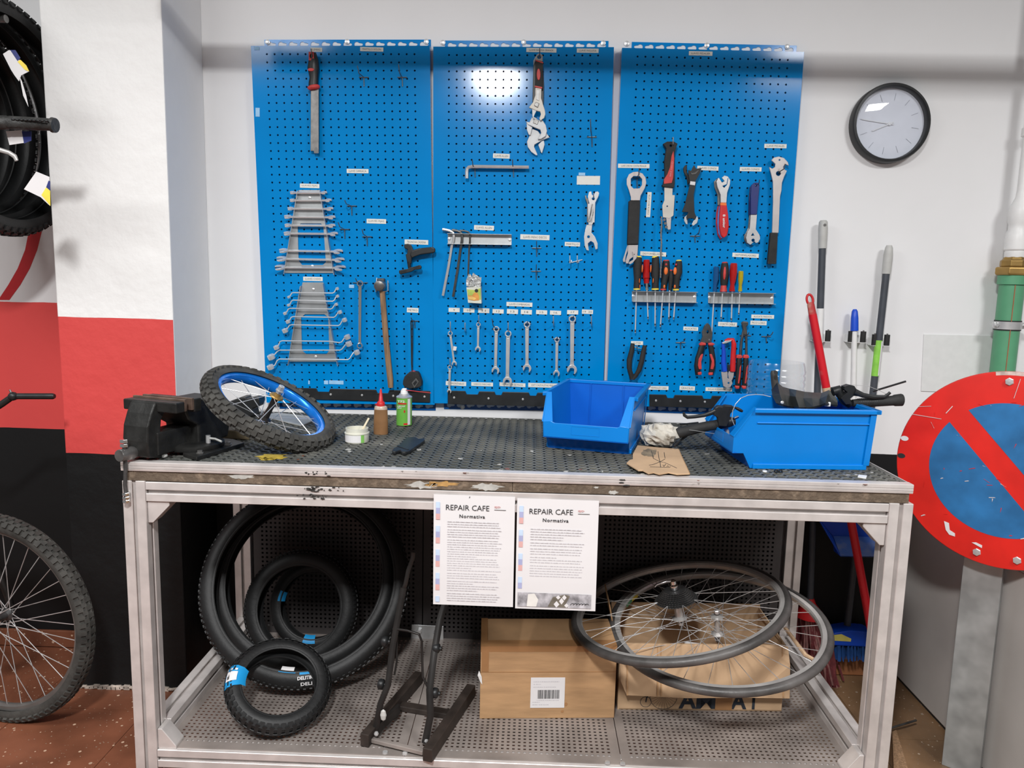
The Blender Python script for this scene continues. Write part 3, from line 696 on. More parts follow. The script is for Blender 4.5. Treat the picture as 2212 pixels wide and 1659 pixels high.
# ------------------------------------------------------------------ single tools, left board
Z4a = (530, 60, .26527)
TY = FY-.022
t = thing('hand_file', 'pair of flat files with one black and red handle, hung under the LIMAS label', 'file', px(681, 330, TY))
plate(t, 'blade', m_dsteel, zz(Z4a, [(535, 500), (596, 500), (597, 1020), (560, 1022), (557, 1003), (531, 1003)]), TY, .006)
plate(t, 'blade_tip', m_chrome, zz(Z4a, [(560, 985), (575, 970), (590, 985), (597, 1022), (560, 1022)]), TY-.001, .003)
plate(t, 'second_blade', m_gunmetal, zz(Z4a, [(531, 505), (555, 505), (557, 1003), (531, 1005)]), TY+.007, .005)
rod(t, 'handle', m_black, zz(Z4a, [(552, 205, 13), (556, 260, 21), (553, 330, 26), (555, 360, 22.5), (558, 410, 19), (554, 450, 21), (553, 475, 21)]), TY, 14, flat=.7)
rod(t, 'handle_collar', m_redh, zz(Z4a, [(554, 470, 22), (556, 480, 28), (558, 494, 27), (560, 505, 18)]), TY, 14, flat=.7)
plate(t, 'handle_inlay', m_redh, zz(Z4a, [(515, 195), (555, 195), (560, 265), (516, 265)]), TY-.011, .006, [zz(Z4a, circ(537, 230, 14, 10, 20))], bev=.001)
plate(t, 'handle_inlay', m_redh, zz(Z4a, circ(533, 340, 27, 12, 13)), TY-.014, .006, bev=.001)
MB().tube([px(674, 126, FY), px(674, 122, TY-.01), px(672, 105, TY-.02)], .0016, 7).build('hanging_hook', m_dsteel, t)
def comb_wrench(x0, y0, rd, x1, y1, jw, sw, label, Y=TY, name='combination_wrench', both_ring=False, m=None, group='combination wrenches on the middle board'):
    """ring end at (x0, y0), jaw (or second ring) centre at (x1, y1); sizes in photo px"""
    d = V((x1-x0, y1-y0)).normalized(); n = V((-d.y, d.x)); mb = MB()
    plate_mb(circ(x0, y0, rd, 20), Y-.002, .008, [circ(x0, y0, rd*.66, 12)], mb)
    a = V((x0, y0))+d*rd*.85; b = V((x1, y1))-d*jw*.55
    if both_ring:
        plate_mb(circ(x1, y1, jw, 20), Y-.002, .008, [circ(x1, y1, jw*.66, 12)], mb); b = V((x1, y1))-d*jw*.85
    e = b-d*jw*.9
    plate_mb([tuple(a+n*sw*.5), tuple(e+n*sw*.42), tuple(b+n*jw*.55), tuple(b-n*jw*.55), tuple(e-n*sw*.42), tuple(a-n*sw*.5)], Y, .0045, mb=mb)
    a2, e2 = a+d*4, e-d*3
    plate_mb([tuple(a2+n*sw*.25), tuple(e2+n*sw*.2), tuple(e2-n*sw*.2), tuple(a2-n*sw*.25)], Y-.0008, .003, mb=mb)
    if not both_ring:
        c = V((x1, y1)); ang = .26
        dd = V((d.x*math.cos(ang)-d.y*math.sin(ang), d.x*math.sin(ang)+d.y*math.cos(ang))); nn = V((-dd.y, dd.x)); pts = []
        for k in range(13):
            th = .70+(2*PI-1.40)*k/12; pts.append(tuple(c+dd*math.cos(th)*jw+nn*math.sin(th)*jw))
        for (q1, q2) in ((.05, -.48), (-.28, -.40), (-.42, 0), (-.28, .40), (.05, .48)): pts.append(tuple(c+dd*q1*jw+nn*q2*jw))
        plate_mb(pts, Y-.001, .0065, mb=mb)
    o = mb.build(name, m or m_steel, None, bev=.0008, smooth=None); tag(o, label, 'wrench', group); return o
comb_wrench(777.5, 612.5, 7, 777, 747, 6.2, 6.6, 'long chrome double-ring wrench hung beside the wooden hammer', both_ring=True, name='double_ring_wrench', m=m_chrome)
hook(778, 611, 768, 601, 'wire hook carrying the long double-ring wrench', 12, 16)
Z3 = (760, 500, .24096)
t = thing('hammer', 'hammer with grey steel head and long worn wooden handle', 'hammer', px(843, 836, TY))
rod(t, 'handle', m_wood, zz(Z3, [(272, 535, 12), (285, 700, 12.5), (305, 950, 12.5), (330, 1200, 13), (345, 1330, 13), (348, 1400, 11)]), FY-.03, 12, flat=.7)
c = px(*zz(Z3, [(262, 488)])[0], -.05)
MB().lathe(c+V((0, .018, .004)), (0, -1, -.1), [(.012, 0), (.016, .003), (.016, .014), (.0185, .02), (.0195, .04), (.018, .052), (.014, .0555)], 20).build('head', mat('hammer_steel', (.24, .23, .22), .4, .7, var=.4, scale=60), t, smooth=40)
MB().lathe(c+V((0, -.0375, 0)), (0, -1, -.1), [(.0178, 0), (.0165, .001), (0, .0012)], 20).build('striking_face', m_dsteel, t, smooth=40)
MB().box((c.x-.013, c.y-.008, c.z+.006), (c.x+.013, c.y+.02, c.z+.027)).build('head_cheek', m_gunmetal, t, bev=.004)
MB().tube([px(814, 600, FY), px(812, 630, FY-.004), px(812, 630, -.06), px(812, 615, -.062)], .0018, 7).build('hanging_hook', m_steel, t)
MB().tube([px(838, 606, -.062), px(838, 628, -.06), px(828, 632, -.05), px(828, 632, FY)], .0018, 7).build('hanging_hook', m_steel, t)
t = thing('tape_measure', 'black tape measure with red button hanging on a cord under the METRO label', 'tape measure', px(890, 843, TY))
body = zz(Z3, [(458, 1340), (472, 1300), (510, 1265), (540, 1255), (590, 1262), (606, 1290), (625, 1345), (625, 1385), (600, 1400), (520, 1412), (470, 1395), (456, 1370)])
plate(t, 'case', m_blackm, body, -.075, .035, bev=.006, seg=3)
plate(t, 'badge', m_dsteel, zz(Z3, [(535, 1360), (575, 1316), (600, 1350), (560, 1405)]), -.0765, .004)
plate(t, 'badge_inset', m_black, zz(Z3, [(548, 1362), (574, 1334), (586, 1352), (562, 1385)]), -.0772, .003, bev=0)
plate(t, 'button', m_red, zz(Z3, [(523, 1258), (548, 1247), (578, 1262), (570, 1280), (530, 1278)]), -.068, .02, bev=.002)
MB().tube([px(*p, -.066) for p in zz(Z3, [(540, 1255), (536, 1180), (532, 900), (530, 800)])], .0022, 6).build('cord', m_blackm, t)
MB().tube([px(*p, -.062) for p in zz(Z3, [(541, 1255), (541, 1180), (545, 950), (546, 810), (532, 795)])], .0018, 6).build('cord', m_blackm, t)
hook(896, 693.5, 888, 686, 'wire hook carrying the tape measure cord', 15, 8)
t = thing('chain_breaker', 'black chain breaker tool with paddle handle under the TRONCHA CADENA label', 'chain tool', px(890, 590, TY))
plate(t, 'handle', m_black, zz(Z3, [(552, 165), (600, 150), (720, 138), (745, 150), (748, 178), (735, 192), (610, 210), (560, 228), (535, 240), (520, 215), (530, 180)]), -.07, .014, bev=.005, seg=3)
plate(t, 'frame', m_black, zz(Z3, [(466, 118), (505, 108), (530, 120), (548, 165), (565, 190), (540, 200), (532, 290), (500, 300), (480, 205), (495, 200), (500, 165), (470, 150)]), -.066, .018, bev=.003)
rod(t, 'screw_shaft', m_black, zz(Z3, [(512, 270, 9), (515, 300, 8), (517, 330, 7)]), -.06)
plate(t, 'turn_handle', m_black, zz(Z3, [(422, 350), (440, 345), (500, 335), (520, 322), (560, 315), (610, 300), (624, 315), (620, 335), (560, 345), (530, 362), (490, 372), (432, 385), (422, 370)]), -.073, .014, bev=.004, seg=3)
for i in range(6):
    for (x, y) in ((436+i*9, 366-i*2.4), (555+i*9, 330-i*3.2)):
        plate(t, 'grip_rib', m_blackm, zz(Z3, [(x, y-9), (x+4, y-9), (x+4, y+9), (x, y+9)]), -.0745, .003, bev=0)

# ------------------------------------------------------------------ middle board
Z4 = (1110, 90, .15666)
m_satin = mat('satin_nickel', (.55, .52, .47), .55, .35, var=.1, scale=20)
m_adj = mat('satin_steel', (.55, .56, .57), .55, .35, var=.1, scale=20)
def adjustable(name_label, Y, parts):
    t = thing('adjustable_wrench', name_label, 'wrench', px(1162, 330, Y), 'adjustable wrenches on one hook')
    for nm, m, pts, hl, dy, th in parts: plate(t, nm, m, zz(Z4, pts), Y+dy, th, [zz(Z4, h) for h in hl], bev=.0015)
    return t
adjustable('top adjustable wrench of a hooked bunch, black handle with red inlay', -.072, [
  ('body', m_satin, [(295, 632), (382, 640), (378, 780), (405, 870), (430, 950), (435, 1000), (420, 1050), (365, 1090), (350, 1060), (372, 1000), (362, 965), (320, 955), (205, 908), (262, 835), (295, 740)], [], 0, .009),
  ('moving_jaw', m_adj, [(250, 925), (312, 950), (275, 1030), (285, 1060), (275, 1070), (255, 1030)], [], .001, .007),
  ('handle', m_blackm, [(298, 250), (405, 270), (398, 640), (290, 620)], [], -.003, .015),
  ('handle_inlay', m_redh, circ(341, 450, 26, 14, 82), [], -.005, .006), ('handle_band', m_redh, [(288, 605), (392, 625), (392, 645), (288, 625)], [], -.004, .014),
  ('handle_band', m_redh, [(298, 248), (405, 280), (405, 300), (296, 265)], [], -.004, .014),
  ('hanging_eye', m_satin, [(302, 258), (303, 200), (330, 165), (365, 160), (398, 190), (396, 280)], [circ(350, 210, 28, 14)], 0, .006),
  ('adjusting_screw', m_dsteel, [(300, 830), (352, 850), (330, 910), (278, 880)], [], -.003, .006), ('shaft_groove', m_dsteel, [(312, 655), (362, 660), (350, 820), (305, 800)], [], -.0006, .002)])
adjustable('middle adjustable wrench of a hooked bunch, bright jaws only', -.060, [
  ('body', m_adj, [(250, 1040), (290, 1040), (340, 1080), (400, 1085), (440, 1150), (458, 1230), (440, 1300), (370, 1345), (330, 1345), (375, 1260), (365, 1215), (290, 1185), (190, 1140), (165, 1100), (215, 1110)], [], 0, .008),
  ('moving_jaw', m_adj, [(175, 1120), (205, 1150), (255, 1180), (230, 1290), (205, 1285), (180, 1220)], [], .002, .006),
  ('handle', m_black, [(268, 330), (300, 260), (405, 430), (415, 570), (410, 860), (255, 830)], [], .002, .012),
  ('adjusting_screw', m_dsteel, [(280, 1055), (345, 1090), (325, 1145), (262, 1120)], [], -.002, .006)])
adjustable('lowest adjustable wrench of a hooked bunch, jaws gaping downward', -.050, [
  ('body', m_adj, [(255, 1200), (330, 1230), (370, 1280), (450, 1260), (495, 1320), (400, 1355), (285, 1420), (280, 1450), (328, 1560), (310, 1570), (240, 1520), (190, 1450), (180, 1380), (210, 1310)], [], 0, .008),
  ('moving_jaw', m_adj, [(335, 1420), (380, 1375), (415, 1360), (425, 1420), (390, 1540), (375, 1530)], [], .001, .006),
  ('hanging_eye', m_adj, [(268, 350), (270, 260), (300, 200), (310, 215), (290, 270), (285, 340)], [], 0, .006)])
hook(1165, 122, 1166, 104, 'wire hook carrying the bunch of adjustable wrenches', 6, 5, Yo=-.1)
Z6m = (920, 60, .25324)
t = thing('hex_key', 'large silver hex key lying across two hooks under the small LLAVES ALLEN label', 'hex key', px(1075, 361, -.055))
MB().tube([px(*p, -.055) for p in zz(Z6m, [(349, 1286), (349, 1225), (353, 1203), (366, 1190), (395, 1184), (878, 1190)])], .0062, 6).build('key', m_steel, t, bev=.0004)
hook(1026, 364, 1020, 345, 'wire hook under the bent end of the large hex key', 19, 8, Yo=-.075)
hook(1109, 364, 1107, 344, 'wire hook under the straight end of the large hex key', 19, 9, Yo=-.075)
t = thing('cone_wrench', 'pair of grey stamped bicycle spanners hung below the blank white label', 'wrench', px(1275, 540, TY))
Z7m = (920, 440, .27724)
up = [(1392, 1400), (1410, 1396), (1416, 1425), (1432, 1432), (1446, 1400), (1466, 1396), (1478, 1410), (1470, 1440), (1445, 1490), (1438, 1660), (1385, 1660), (1395, 1500), (1382, 1440)]
plate(t, 'upper_jaw', m_steel, zz(Z6m, up), TY-.004, .004, [zz(Z6m, circ(1428, 1458, 13, 10))])
plate(t, 'shank', m_steel, zz(Z7m, [(1262, 0), (1318, 0), (1303, 150), (1295, 165), (1268, 165), (1266, 150)]), TY-.004, .004)
plate(t, 'lower_jaw', m_steel, zz(Z7m, [(1252, 165), (1296, 160), (1290, 225), (1318, 260), (1338, 310), (1338, 350), (1322, 358), (1308, 305), (1285, 290), (1262, 310), (1270, 365), (1252, 362), (1238, 330), (1232, 260), (1240, 210)]), TY-.002, .004, [zz(Z7m, circ(1267, 258, 11, 10))])
plate(t, 'second_spanner', m_dsteel, zz(Z6m, [(1356, 1432), (1368, 1428), (1372, 1450), (1388, 1460), (1395, 1660), (1372, 1660), (1376, 1500), (1362, 1465)]), TY+.004, .004)
prong(1282, 417, 429, 'prong carrying the grey stamped spanners')
# hex keys in their holder
Z5 = (940, 470, .12056)
t = thing('key_rack', 'galvanised channel rack holding three long hex keys', 'tool rack', px(1037, 528, FY))
a, b = px(967.5, 506, FY), px(1105, 508, FY); c1 = px(967.5, 527, FY)
hgt = a.z-c1.z
def channel(t, xl, xr, yt, yb, dep):
    A, B, C, D = px(xl, yt, FY-.001), px(xr, yt+(xr-xl)*.016, FY-.001), px(xr, yb+(xr-xl)*.016, FY-.001), px(xl, yb, FY-.001)
    MB().prism([A, B, C, D], (0, -.0012, 0)).build('channel_back', m_zinc, t)
    for (p, q) in ((A, B), (D, C)):
        MB().prism([p, q, q+V((0, -dep, 0)), p+V((0, -dep, 0))], (0, 0, -.0014)).build('channel_flange', m_zinc, t)
    for x in (xl+3, xr-4):
        MB().lathe(px(x, (yt+yb)/2+(x-xl)*.016, FY-.002), (0, -1, 0), [(.006, 0), (.0055, .002), (0, .004)], 10).build('screw', m_steel, t, smooth=40)
channel(t, 967.5, 1105, 505, 527, .024)
KG = 'hex keys in the channel rack'
for nm, m, pts, w_, lb in (('hex_key', m_steel, [(130, 210), (170, 215), (260, 235), (310, 262), (332, 300), (333, 345), (322, 430), (300, 500), (240, 880), (140, 1400)], 6.2, 'bright silver hex key, leftmost bend out of the channel rack'),
                       ('hex_key', m_gunmetal, [(300, 222), (400, 240), (455, 265), (480, 300), (480, 400), (465, 500), (400, 950), (322, 1420)], 6, 'thick black hex key in the channel rack'),
                       ('hex_key', m_gunmetal, [(440, 230), (540, 240), (600, 262), (622, 300), (622, 420), (608, 560), (590, 1050)], 4.2, 'thin black hex key in the channel rack, its foot behind the snack carton')):
    P = [px(*p, -.05) for p in zz(Z5, pts)]
    tag(MB().tube(P, w_/2*sc(-.05), 6).build(nm, m, None, bev=.0004), lb, 'hex key', KG)
t = thing('snack_carton', 'small cut-open carton with fruit picture used as a holder on the board', 'carton', px(1024, 655, TY))
fr = [px(*p, -.085) for p in zz(Z5, [(565, 1255), (720, 1290), (825, 1240), (830, 1540), (590, 1525)])]
m_cart = mat('carton_print', (.66, .67, .58), .4, var=.12, scale=30)
bl = px(*zz(Z5, [(590, 1525)])[0], -.085); br = px(*zz(Z5, [(828, 1540)])[0], -.085); tl = px(*zz(Z5, [(560, 1250)])[0], -.085); tr = px(*zz(Z5, [(815, 1240)])[0], -.085)
e = V((0, .045, .002))
mb = MB().add([bl, br, tr, tl, bl+e, br+e, tr+e, tl+e], [(0, 1, 2, 3), (1, 5, 6, 2), (4, 0, 3, 7), (5, 4, 7, 6), (0, 4, 5, 1)])
mb.build('box', m_cart, t)
m_foil = mat('carton_foil', (.50, .51, .50), .3, .6, var=.3, scale=30, bump=.3, bscale=60)
for flp in ([(560, 1230), (555, 1120), (600, 1010), (640, 1020), (690, 1240)], [(690, 1250), (640, 1110), (680, 985), (720, 1020), (800, 1070), (830, 1070), (815, 1240)]):
    plate(t, 'torn_flap', m_foil, zz(Z5, flp), -.072, .0012, bev=0)
MB().tube([px(*p, -.082) for p in zz(Z5, [(600, 1190), (610, 1120), (645, 1095), (680, 1120), (700, 1200)])], .002, 6).build('ring_pull', m_steel, t)
m_fruit = mat('orange_fruit_print', (.62, .27, .06), .45, var=.25, scale=40); m_leaf = mat('green_print', (.40, .50, .10), .45, var=.2)
plate(t, 'fruit_picture', m_leaf, zz(Z5, [(572, 1285), (715, 1300), (815, 1262), (822, 1470), (590, 1470)]), -.0858, .0005, bev=0)
plate(t, 'fruit_picture', m_fruit, zz(Z5, [(585, 1390), (660, 1400), (700, 1340), (760, 1350), (785, 1400), (790, 1480), (700, 1490), (600, 1470)]), -.0863, .0005, bev=0)
plate(t, 'fruit_picture', mat('pale_fruit_print', (.75, .48, .14), .45, var=.2), zz(Z5, [(590, 1420), (660, 1412), (740, 1450), (700, 1478), (610, 1465)]), -.0867, .0005, bev=0)
plate(t, 'round_stamp', m_inkd, zz(Z5, circ(740, 1310, 32, 14)), -.0867, .0005, bev=0)
# combination wrenches
Z6 = (945, 640, .15597)
CW = [((176, 515), 33, (232, 935), 36, 30, 'small combination wrench with a white tag, slanting from the nine prong'),
      ((566, 392), 31, (560, 735), 40, 32, 'short combination wrench under the eleven label'),
      ((815, 455), 40, (803, 1030), 54, 44, 'combination wrench under the twelve label'),
      ((978, 520), 46, (968, 1180), 64, 56, 'long combination wrench whose jaw covers the EXTRACTOR label'),
      ((1240, 393), 44, (1240, 1000), 60, 50, 'combination wrench under the fourteen label'),
      ((1655, 602), 36, (1648, 1072), 46, 38, 'short combination wrench hanging low under the sixteen label'),
      ((1868, 315), 50, (1862, 1020), 70, 58, 'large combination wrench under the seventeen label'),
      ((170, 985), 30, (162, 1318), 30, 32, 'thin combination wrench overlapping the DESMONTABLES label')]
for (p, r, q, j, sw, lb) in CW:
    (x0, y0), (x1, y1) = zz(Z6, [p, q]); k = Z6[2]
    comb_wrench(x0, y0, r*k, x1, y1, j*k, sw*k, lb, Y=TY if 'thin' not in lb else TY-.008)
for (p, q, lb) in (((178, 350), (178, 500), 'nine'), ((588, 262), (572, 375), 'eleven'), ((992, 365), (980, 490), 'thirteen'), ((180, 860), (175, 970), 'nine, the lower one')):
    (x0, y0), (x1, y1) = zz(Z6, [p, q]); prong(x1, y0, y1, 'prong carrying a wrench in the column under label '+lb, Yo=-.085)
for (b, e, lb) in (((815, 455), (755, 310), 'twelve'), ((1245, 380), (1248, 348), 'fourteen'), ((1655, 590), (1660, 560), 'sixteen'), ((1868, 290), (1890, 270), 'seventeen')):
    (x0, y0), (x1, y1) = zz(Z6, [b, e]); hook(x0, y0, x1, y1, 'wire hook carrying the wrench under label '+lb, 8, 8, Yo=-.08)
t = thing('paper_tag', 'small white tag tied to the slanting wrench under the nine label', 'tag', px(982, 752, TY))
plate(t, 'tag', m_paper, zz(Z6, [(222, 690), (268, 700), (255, 755), (215, 750)]), TY-.008, .001, bev=0)
# ------------------------------------------------------------------ right board
R1 = (1300, 280, .20494); Y1 = (1350, 540, .15823); Y2 = (1340, 690, .16275); Z7 = (1340, 330, .16273); Z8 = (1520, 320, .16871)
m_stone = mat('brushed_grey_steel', (.50, .46, .45), .42, .45, var=.08, scale=20)
t = thing('bottom_bracket_wrench', 'grey ring-ended crank wrench with long black rubber grip and forked foot', 'wrench', px(1365, 572, TY))
oct_ = [(175, 310), (255, 312), (290, 350), (287, 430), (255, 472), (175, 475), (140, 440), (140, 345)]
plate(t, 'ring_head', m_stone, zz(Z7, [(140, 632), (140, 590), (115, 500), (85, 420), (85, 350), (115, 285), (170, 255), (230, 250), (295, 275), (335, 330), (345, 400), (325, 470), (270, 570), (260, 632)]), TY-.004, .006, [zz(Z7, oct_)])
plate(t, 'grip', m_blackm, zz(Z7, [(118, 632), (266, 632), (240, 1222), (92, 1222)]), TY-.008, .015, bev=.004, seg=3)
plate(t, 'fork', m_stone, zz(Z7, [(105, 1225), (235, 1225), (228, 1360), (262, 1400), (270, 1450), (255, 1482), (235, 1475), (238, 1430), (205, 1395), (165, 1385), (125, 1415), (105, 1470), (75, 1470), (70, 1440), (100, 1340)]), TY-.004, .006)
plate(t, 'second_spanner', m_stone, zz(Z7, [(95, 1225), (125, 1225), (75, 1360), (65, 1450), (40, 1450), (33, 1420), (60, 1340)]), TY+.004, .006)
plate(t, 'pin_arm', m_stone, zz(Z7, [(160, 1310), (205, 1300), (228, 1330), (215, 1400), (165, 1460), (130, 1480), (110, 1470), (120, 1450), (170, 1420), (175, 1370)]), TY-.009, .005, [zz(Z7, circ(186, 1350, 7, 8))])
plate(t, 'second_grip', m_black, zz(Z7, [(108, 640), (130, 640), (115, 1222), (88, 1215)]), TY+.006, .01, bev=.003)
hook(1376, 384, 1381, 363, 'wire hook through the ring of the grey crank wrench', 22, 9)
t = thing('chain_whip', 'chain whip with black and red handle, nickel blade and hanging bicycle chain', 'chain whip', px(1440, 500, TY))
plate(t, 'handle', m_blackm, zz(R1, [(648, 148), (690, 125), (760, 125), (800, 148), (785, 185), (768, 250), (770, 560), (762, 612), (640, 600), (652, 560), (668, 480), (662, 330), (682, 200)]), TY-.01, .02, [zz(R1, circ(727, 170, 13, 10))], bev=.005, seg=3)
inl = plate(t, 'handle_inlay', m_redh, zz(R1, [(755, 222), (764, 300), (754, 500), (738, 562), (655, 572), (655, 525), (692, 470), (718, 400), (735, 280)]), TY-.0112, .004)
text('BIKE HAND', mat('pink_print', (.75, .28, .28), .6), inl, px(*zz(R1, [(733, 415)])[0], TY-.0118), (.10, 0, 1), (-1, 0, .10), width=.050, height=.0055)
plate(t, 'blade', m_satin, zz(R1, [(660, 600), (747, 612), (744, 690), (770, 690), (755, 905), (730, 925), (712, 935), (645, 925), (638, 800), (660, 745)]), TY-.003, .006, [zz(R1, circ(690, 808, 8, 8))])
plate(t, 'blade_tip', m_stone, zz(R1, [(678, 925), (732, 925), (726, 1052), (700, 1056), (690, 1040)]), TY-.002, .005)
for i in range(19):
    y = 925+i*33.5; x = 628-i*.4+3*math.sin(i)
    p0, p1 = zz(R1, [(x, y), (x-.4, y+33.5)]); a, b = px(*p0, TY-.012), px(*p1, TY-.012)
    lk = MB(); off = V((0, .0022 if i % 2 else .0012, 0)); w_ = V((.0022, 0, 0))
    lk.obox((a+b)/2, (b-a)*.5, w_, off)
    lk.cyl(a-V((0, .003, 0)), a+V((0, .003, 0)), .0028, 8)
    lk.build('chain_link', m_dsteel, t)
for i in range(3):
    p = zz(R1, [(660+i*10, 950+i*38)])[0]; MB().cyl(px(*p, TY-.004), px(*p, TY+.004), .005, 8).build('chain_link', m_dsteel, t)
prong(1454, 296, 315, 'prong carrying the chain whip handle')
t = thing('cone_spanner', 'black cone spanners crossed in a bundle with one chrome jaw', 'wrench', px(1493, 487, TY))
plate(t, 'front_spanner', m_black, zz(Z7, [(908, 228), (940, 240), (958, 200), (980, 163), (1008, 212), (1080, 200), (1062, 260), (1002, 370), (1000, 430), (975, 560), (985, 790), (1010, 850), (990, 890), (960, 868), (905, 872), (885, 895), (875, 850), (905, 790), (820, 785), (860, 680), (890, 560), (922, 430), (920, 370), (908, 300)]), TY-.008, .007, bev=.002)
plate(t, 'chrome_jaw', m_steel, zz(Z7, [(880, 830), (905, 850), (890, 895), (893, 952), (870, 945), (848, 900), (852, 855)]), TY-.006, .005)
plate(t, 'chrome_jaw', m_steel, zz(Z7, [(1020, 838), (1034, 880), (1020, 930), (968, 970), (950, 952), (972, 905), (1000, 880)]), TY-.006, .005)
plate(t, 'rear_spanner', m_black, zz(Z7, [(890, 155), (882, 240), (908, 300), (925, 390), (895, 430), (882, 330), (842, 260), (834, 205), (858, 168)]), TY+.002, .006, bev=.002)
plate(t, 'jaw_highlight', m_gunmetal, zz(Z7, [(922, 240), (950, 268), (990, 262), (1035, 225), (1045, 240), (1000, 285), (945, 290)]), TY-.0095, .002, bev=.0005)
plate(t, 'sticker', m_paper, zz(Z7, [(930, 378), (998, 386), (990, 432), (923, 422)]), TY-.0092, .0012, bev=0)
t = thing('cone_spanner', 'pair of chrome cone spanners with red plastic handle', 'wrench', px(1560, 515, TY))
plate(t, 'jaw', m_steel, zz(Z8, [(195, 378), (235, 440), (268, 422), (232, 380), (268, 350), (310, 362), (342, 410), (336, 470), (302, 570), (292, 700), (220, 697), (218, 600), (178, 500), (165, 430)]), TY-.008, .006, [zz(Z8, [(240, 485), (295, 462), (310, 385), (318, 388), (302, 468), (265, 508)])])
plate(t, 'rear_jaw', m_dsteel, zz(Z8, [(160, 400), (190, 380), (200, 440), (185, 500), (222, 600), (222, 740), (180, 730), (178, 600), (140, 500), (132, 430)]), TY+.002, .006)
gr = plate(t, 'handle', m_red, zz(Z8, [(215, 715), (297, 718), (318, 860), (326, 1000), (302, 1120), (255, 1152), (222, 1120), (200, 1000), (206, 850)]), TY-.012, .014, bev=.004, seg=3)
plate(t, 'handle_edge', mat('blue_handle_edge', (.10, .20, .55), .4), zz(Z8, [(200, 740), (222, 740), (215, 1000), (235, 1130), (255, 1152), (225, 1155), (190, 1090), (178, 950), (186, 830)]), TY-.004, .008, bev=.002)
plate(t, 'rear_handle', m_red, zz(Z8, [(182, 740), (205, 740), (195, 1000), (220, 1150), (245, 1160), (215, 1168), (180, 1110), (160, 960), (165, 820)]), TY+.003, .008, bev=.002)
plate(t, 'handle_band', m_orange, zz(Z8, [(217, 697), (294, 700), (297, 738), (215, 733)]), TY-.0125, .013, bev=.002)
text('8 unior', m_paper, gr, px(*zz(Z8, [(262, 935)])[0], TY-.0128), (.06, 0, -1), (1, 0, .06), width=.046, height=.0088, bold=.03)
t = thing('cone_spanner', 'cone spanners with dark blue sleeve, jaw hanging downward', 'wrench', px(1625, 530, TY))
plate(t, 'handle', mat('navy_vinyl', (.018, .03, .16), .4, var=.08), zz(Z8, [(612, 475), (650, 442), (695, 440), (716, 470), (705, 600), (682, 850), (605, 850), (605, 600)]), TY-.009, .010, [zz(Z8, circ(672, 480, 13, 10))], bev=.003)
plate(t, 'rear_handle', mat('navy_vinyl_rear', (.012, .022, .12), .4), zz(Z8, [(595, 500), (620, 470), (610, 600), (605, 860), (575, 860), (582, 620)]), TY+.002, .008, bev=.002)
plate(t, 'jaw', m_steel, zz(Z8, [(605, 850), (682, 850), (668, 1040), (718, 1115), (722, 1160), (700, 1205), (668, 1215), (655, 1195), (640, 1200), (600, 1236), (558, 1210), (545, 1150), (560, 1085), (592, 1030)]), TY-.005, .006, [zz(Z8, [(630, 1083), (652, 1120), (605, 1122)]), zz(Z8, circ(634, 1180, 22, 10))])
plate(t, 'rear_jaw', m_dsteel, zz(Z8, [(585, 850), (605, 850), (592, 1030), (560, 1085), (545, 1150), (560, 1215), (585, 1240), (548, 1220), (520, 1170), (520, 1120), (550, 1070), (570, 1020)]), TY+.003, .006)
hook(1634, 401, 1641, 388, 'wire hook through the dark blue sleeved spanner', 10, 6, Yo=-.085)
t = thing('pedal_wrench', 'long silver pedal wrench with hooked head and black rubber grip', 'wrench', px(1670, 570, TY))
plate(t, 'head_and_shank', m_stone, zz(Z8, [(868, 155), (900, 120), (960, 107), (1030, 125), (1080, 180), (1090, 225), (1042, 202), (1020, 240), (1025, 265), (1068, 290), (1030, 370), (1005, 440), (998, 540), (980, 620), (960, 1085), (878, 1085), (890, 700), (890, 540), (888, 430), (862, 320), (840, 240), (880, 262), (915, 240), (920, 205)]), TY-.004, .007, [zz(Z8, circ(958, 325, 30, 14)), zz(Z8, circ(972, 152, 11, 8))], bev=.0012)
plate(t, 'grip', m_blackm, zz(Z8, [(858, 1080), (952, 1084), (932, 1482), (820, 1482)]), TY-.009, .016, bev=.003, seg=3)
plate(t, 'grip_end', m_black, zz(Z8, [(824, 1445), (934, 1445), (932, 1484), (820, 1484)]), TY-.0098, .0176, bev=.002)
MB().tube([px(*p, y) for p, y in zip(zz(Z8, [(955, 330), (960, 310), (1030, 265), (1042, 205)]), (FY, -.07, -.085, -.088))], .0017, 7).build('hanging_hook', m_gunmetal, t)
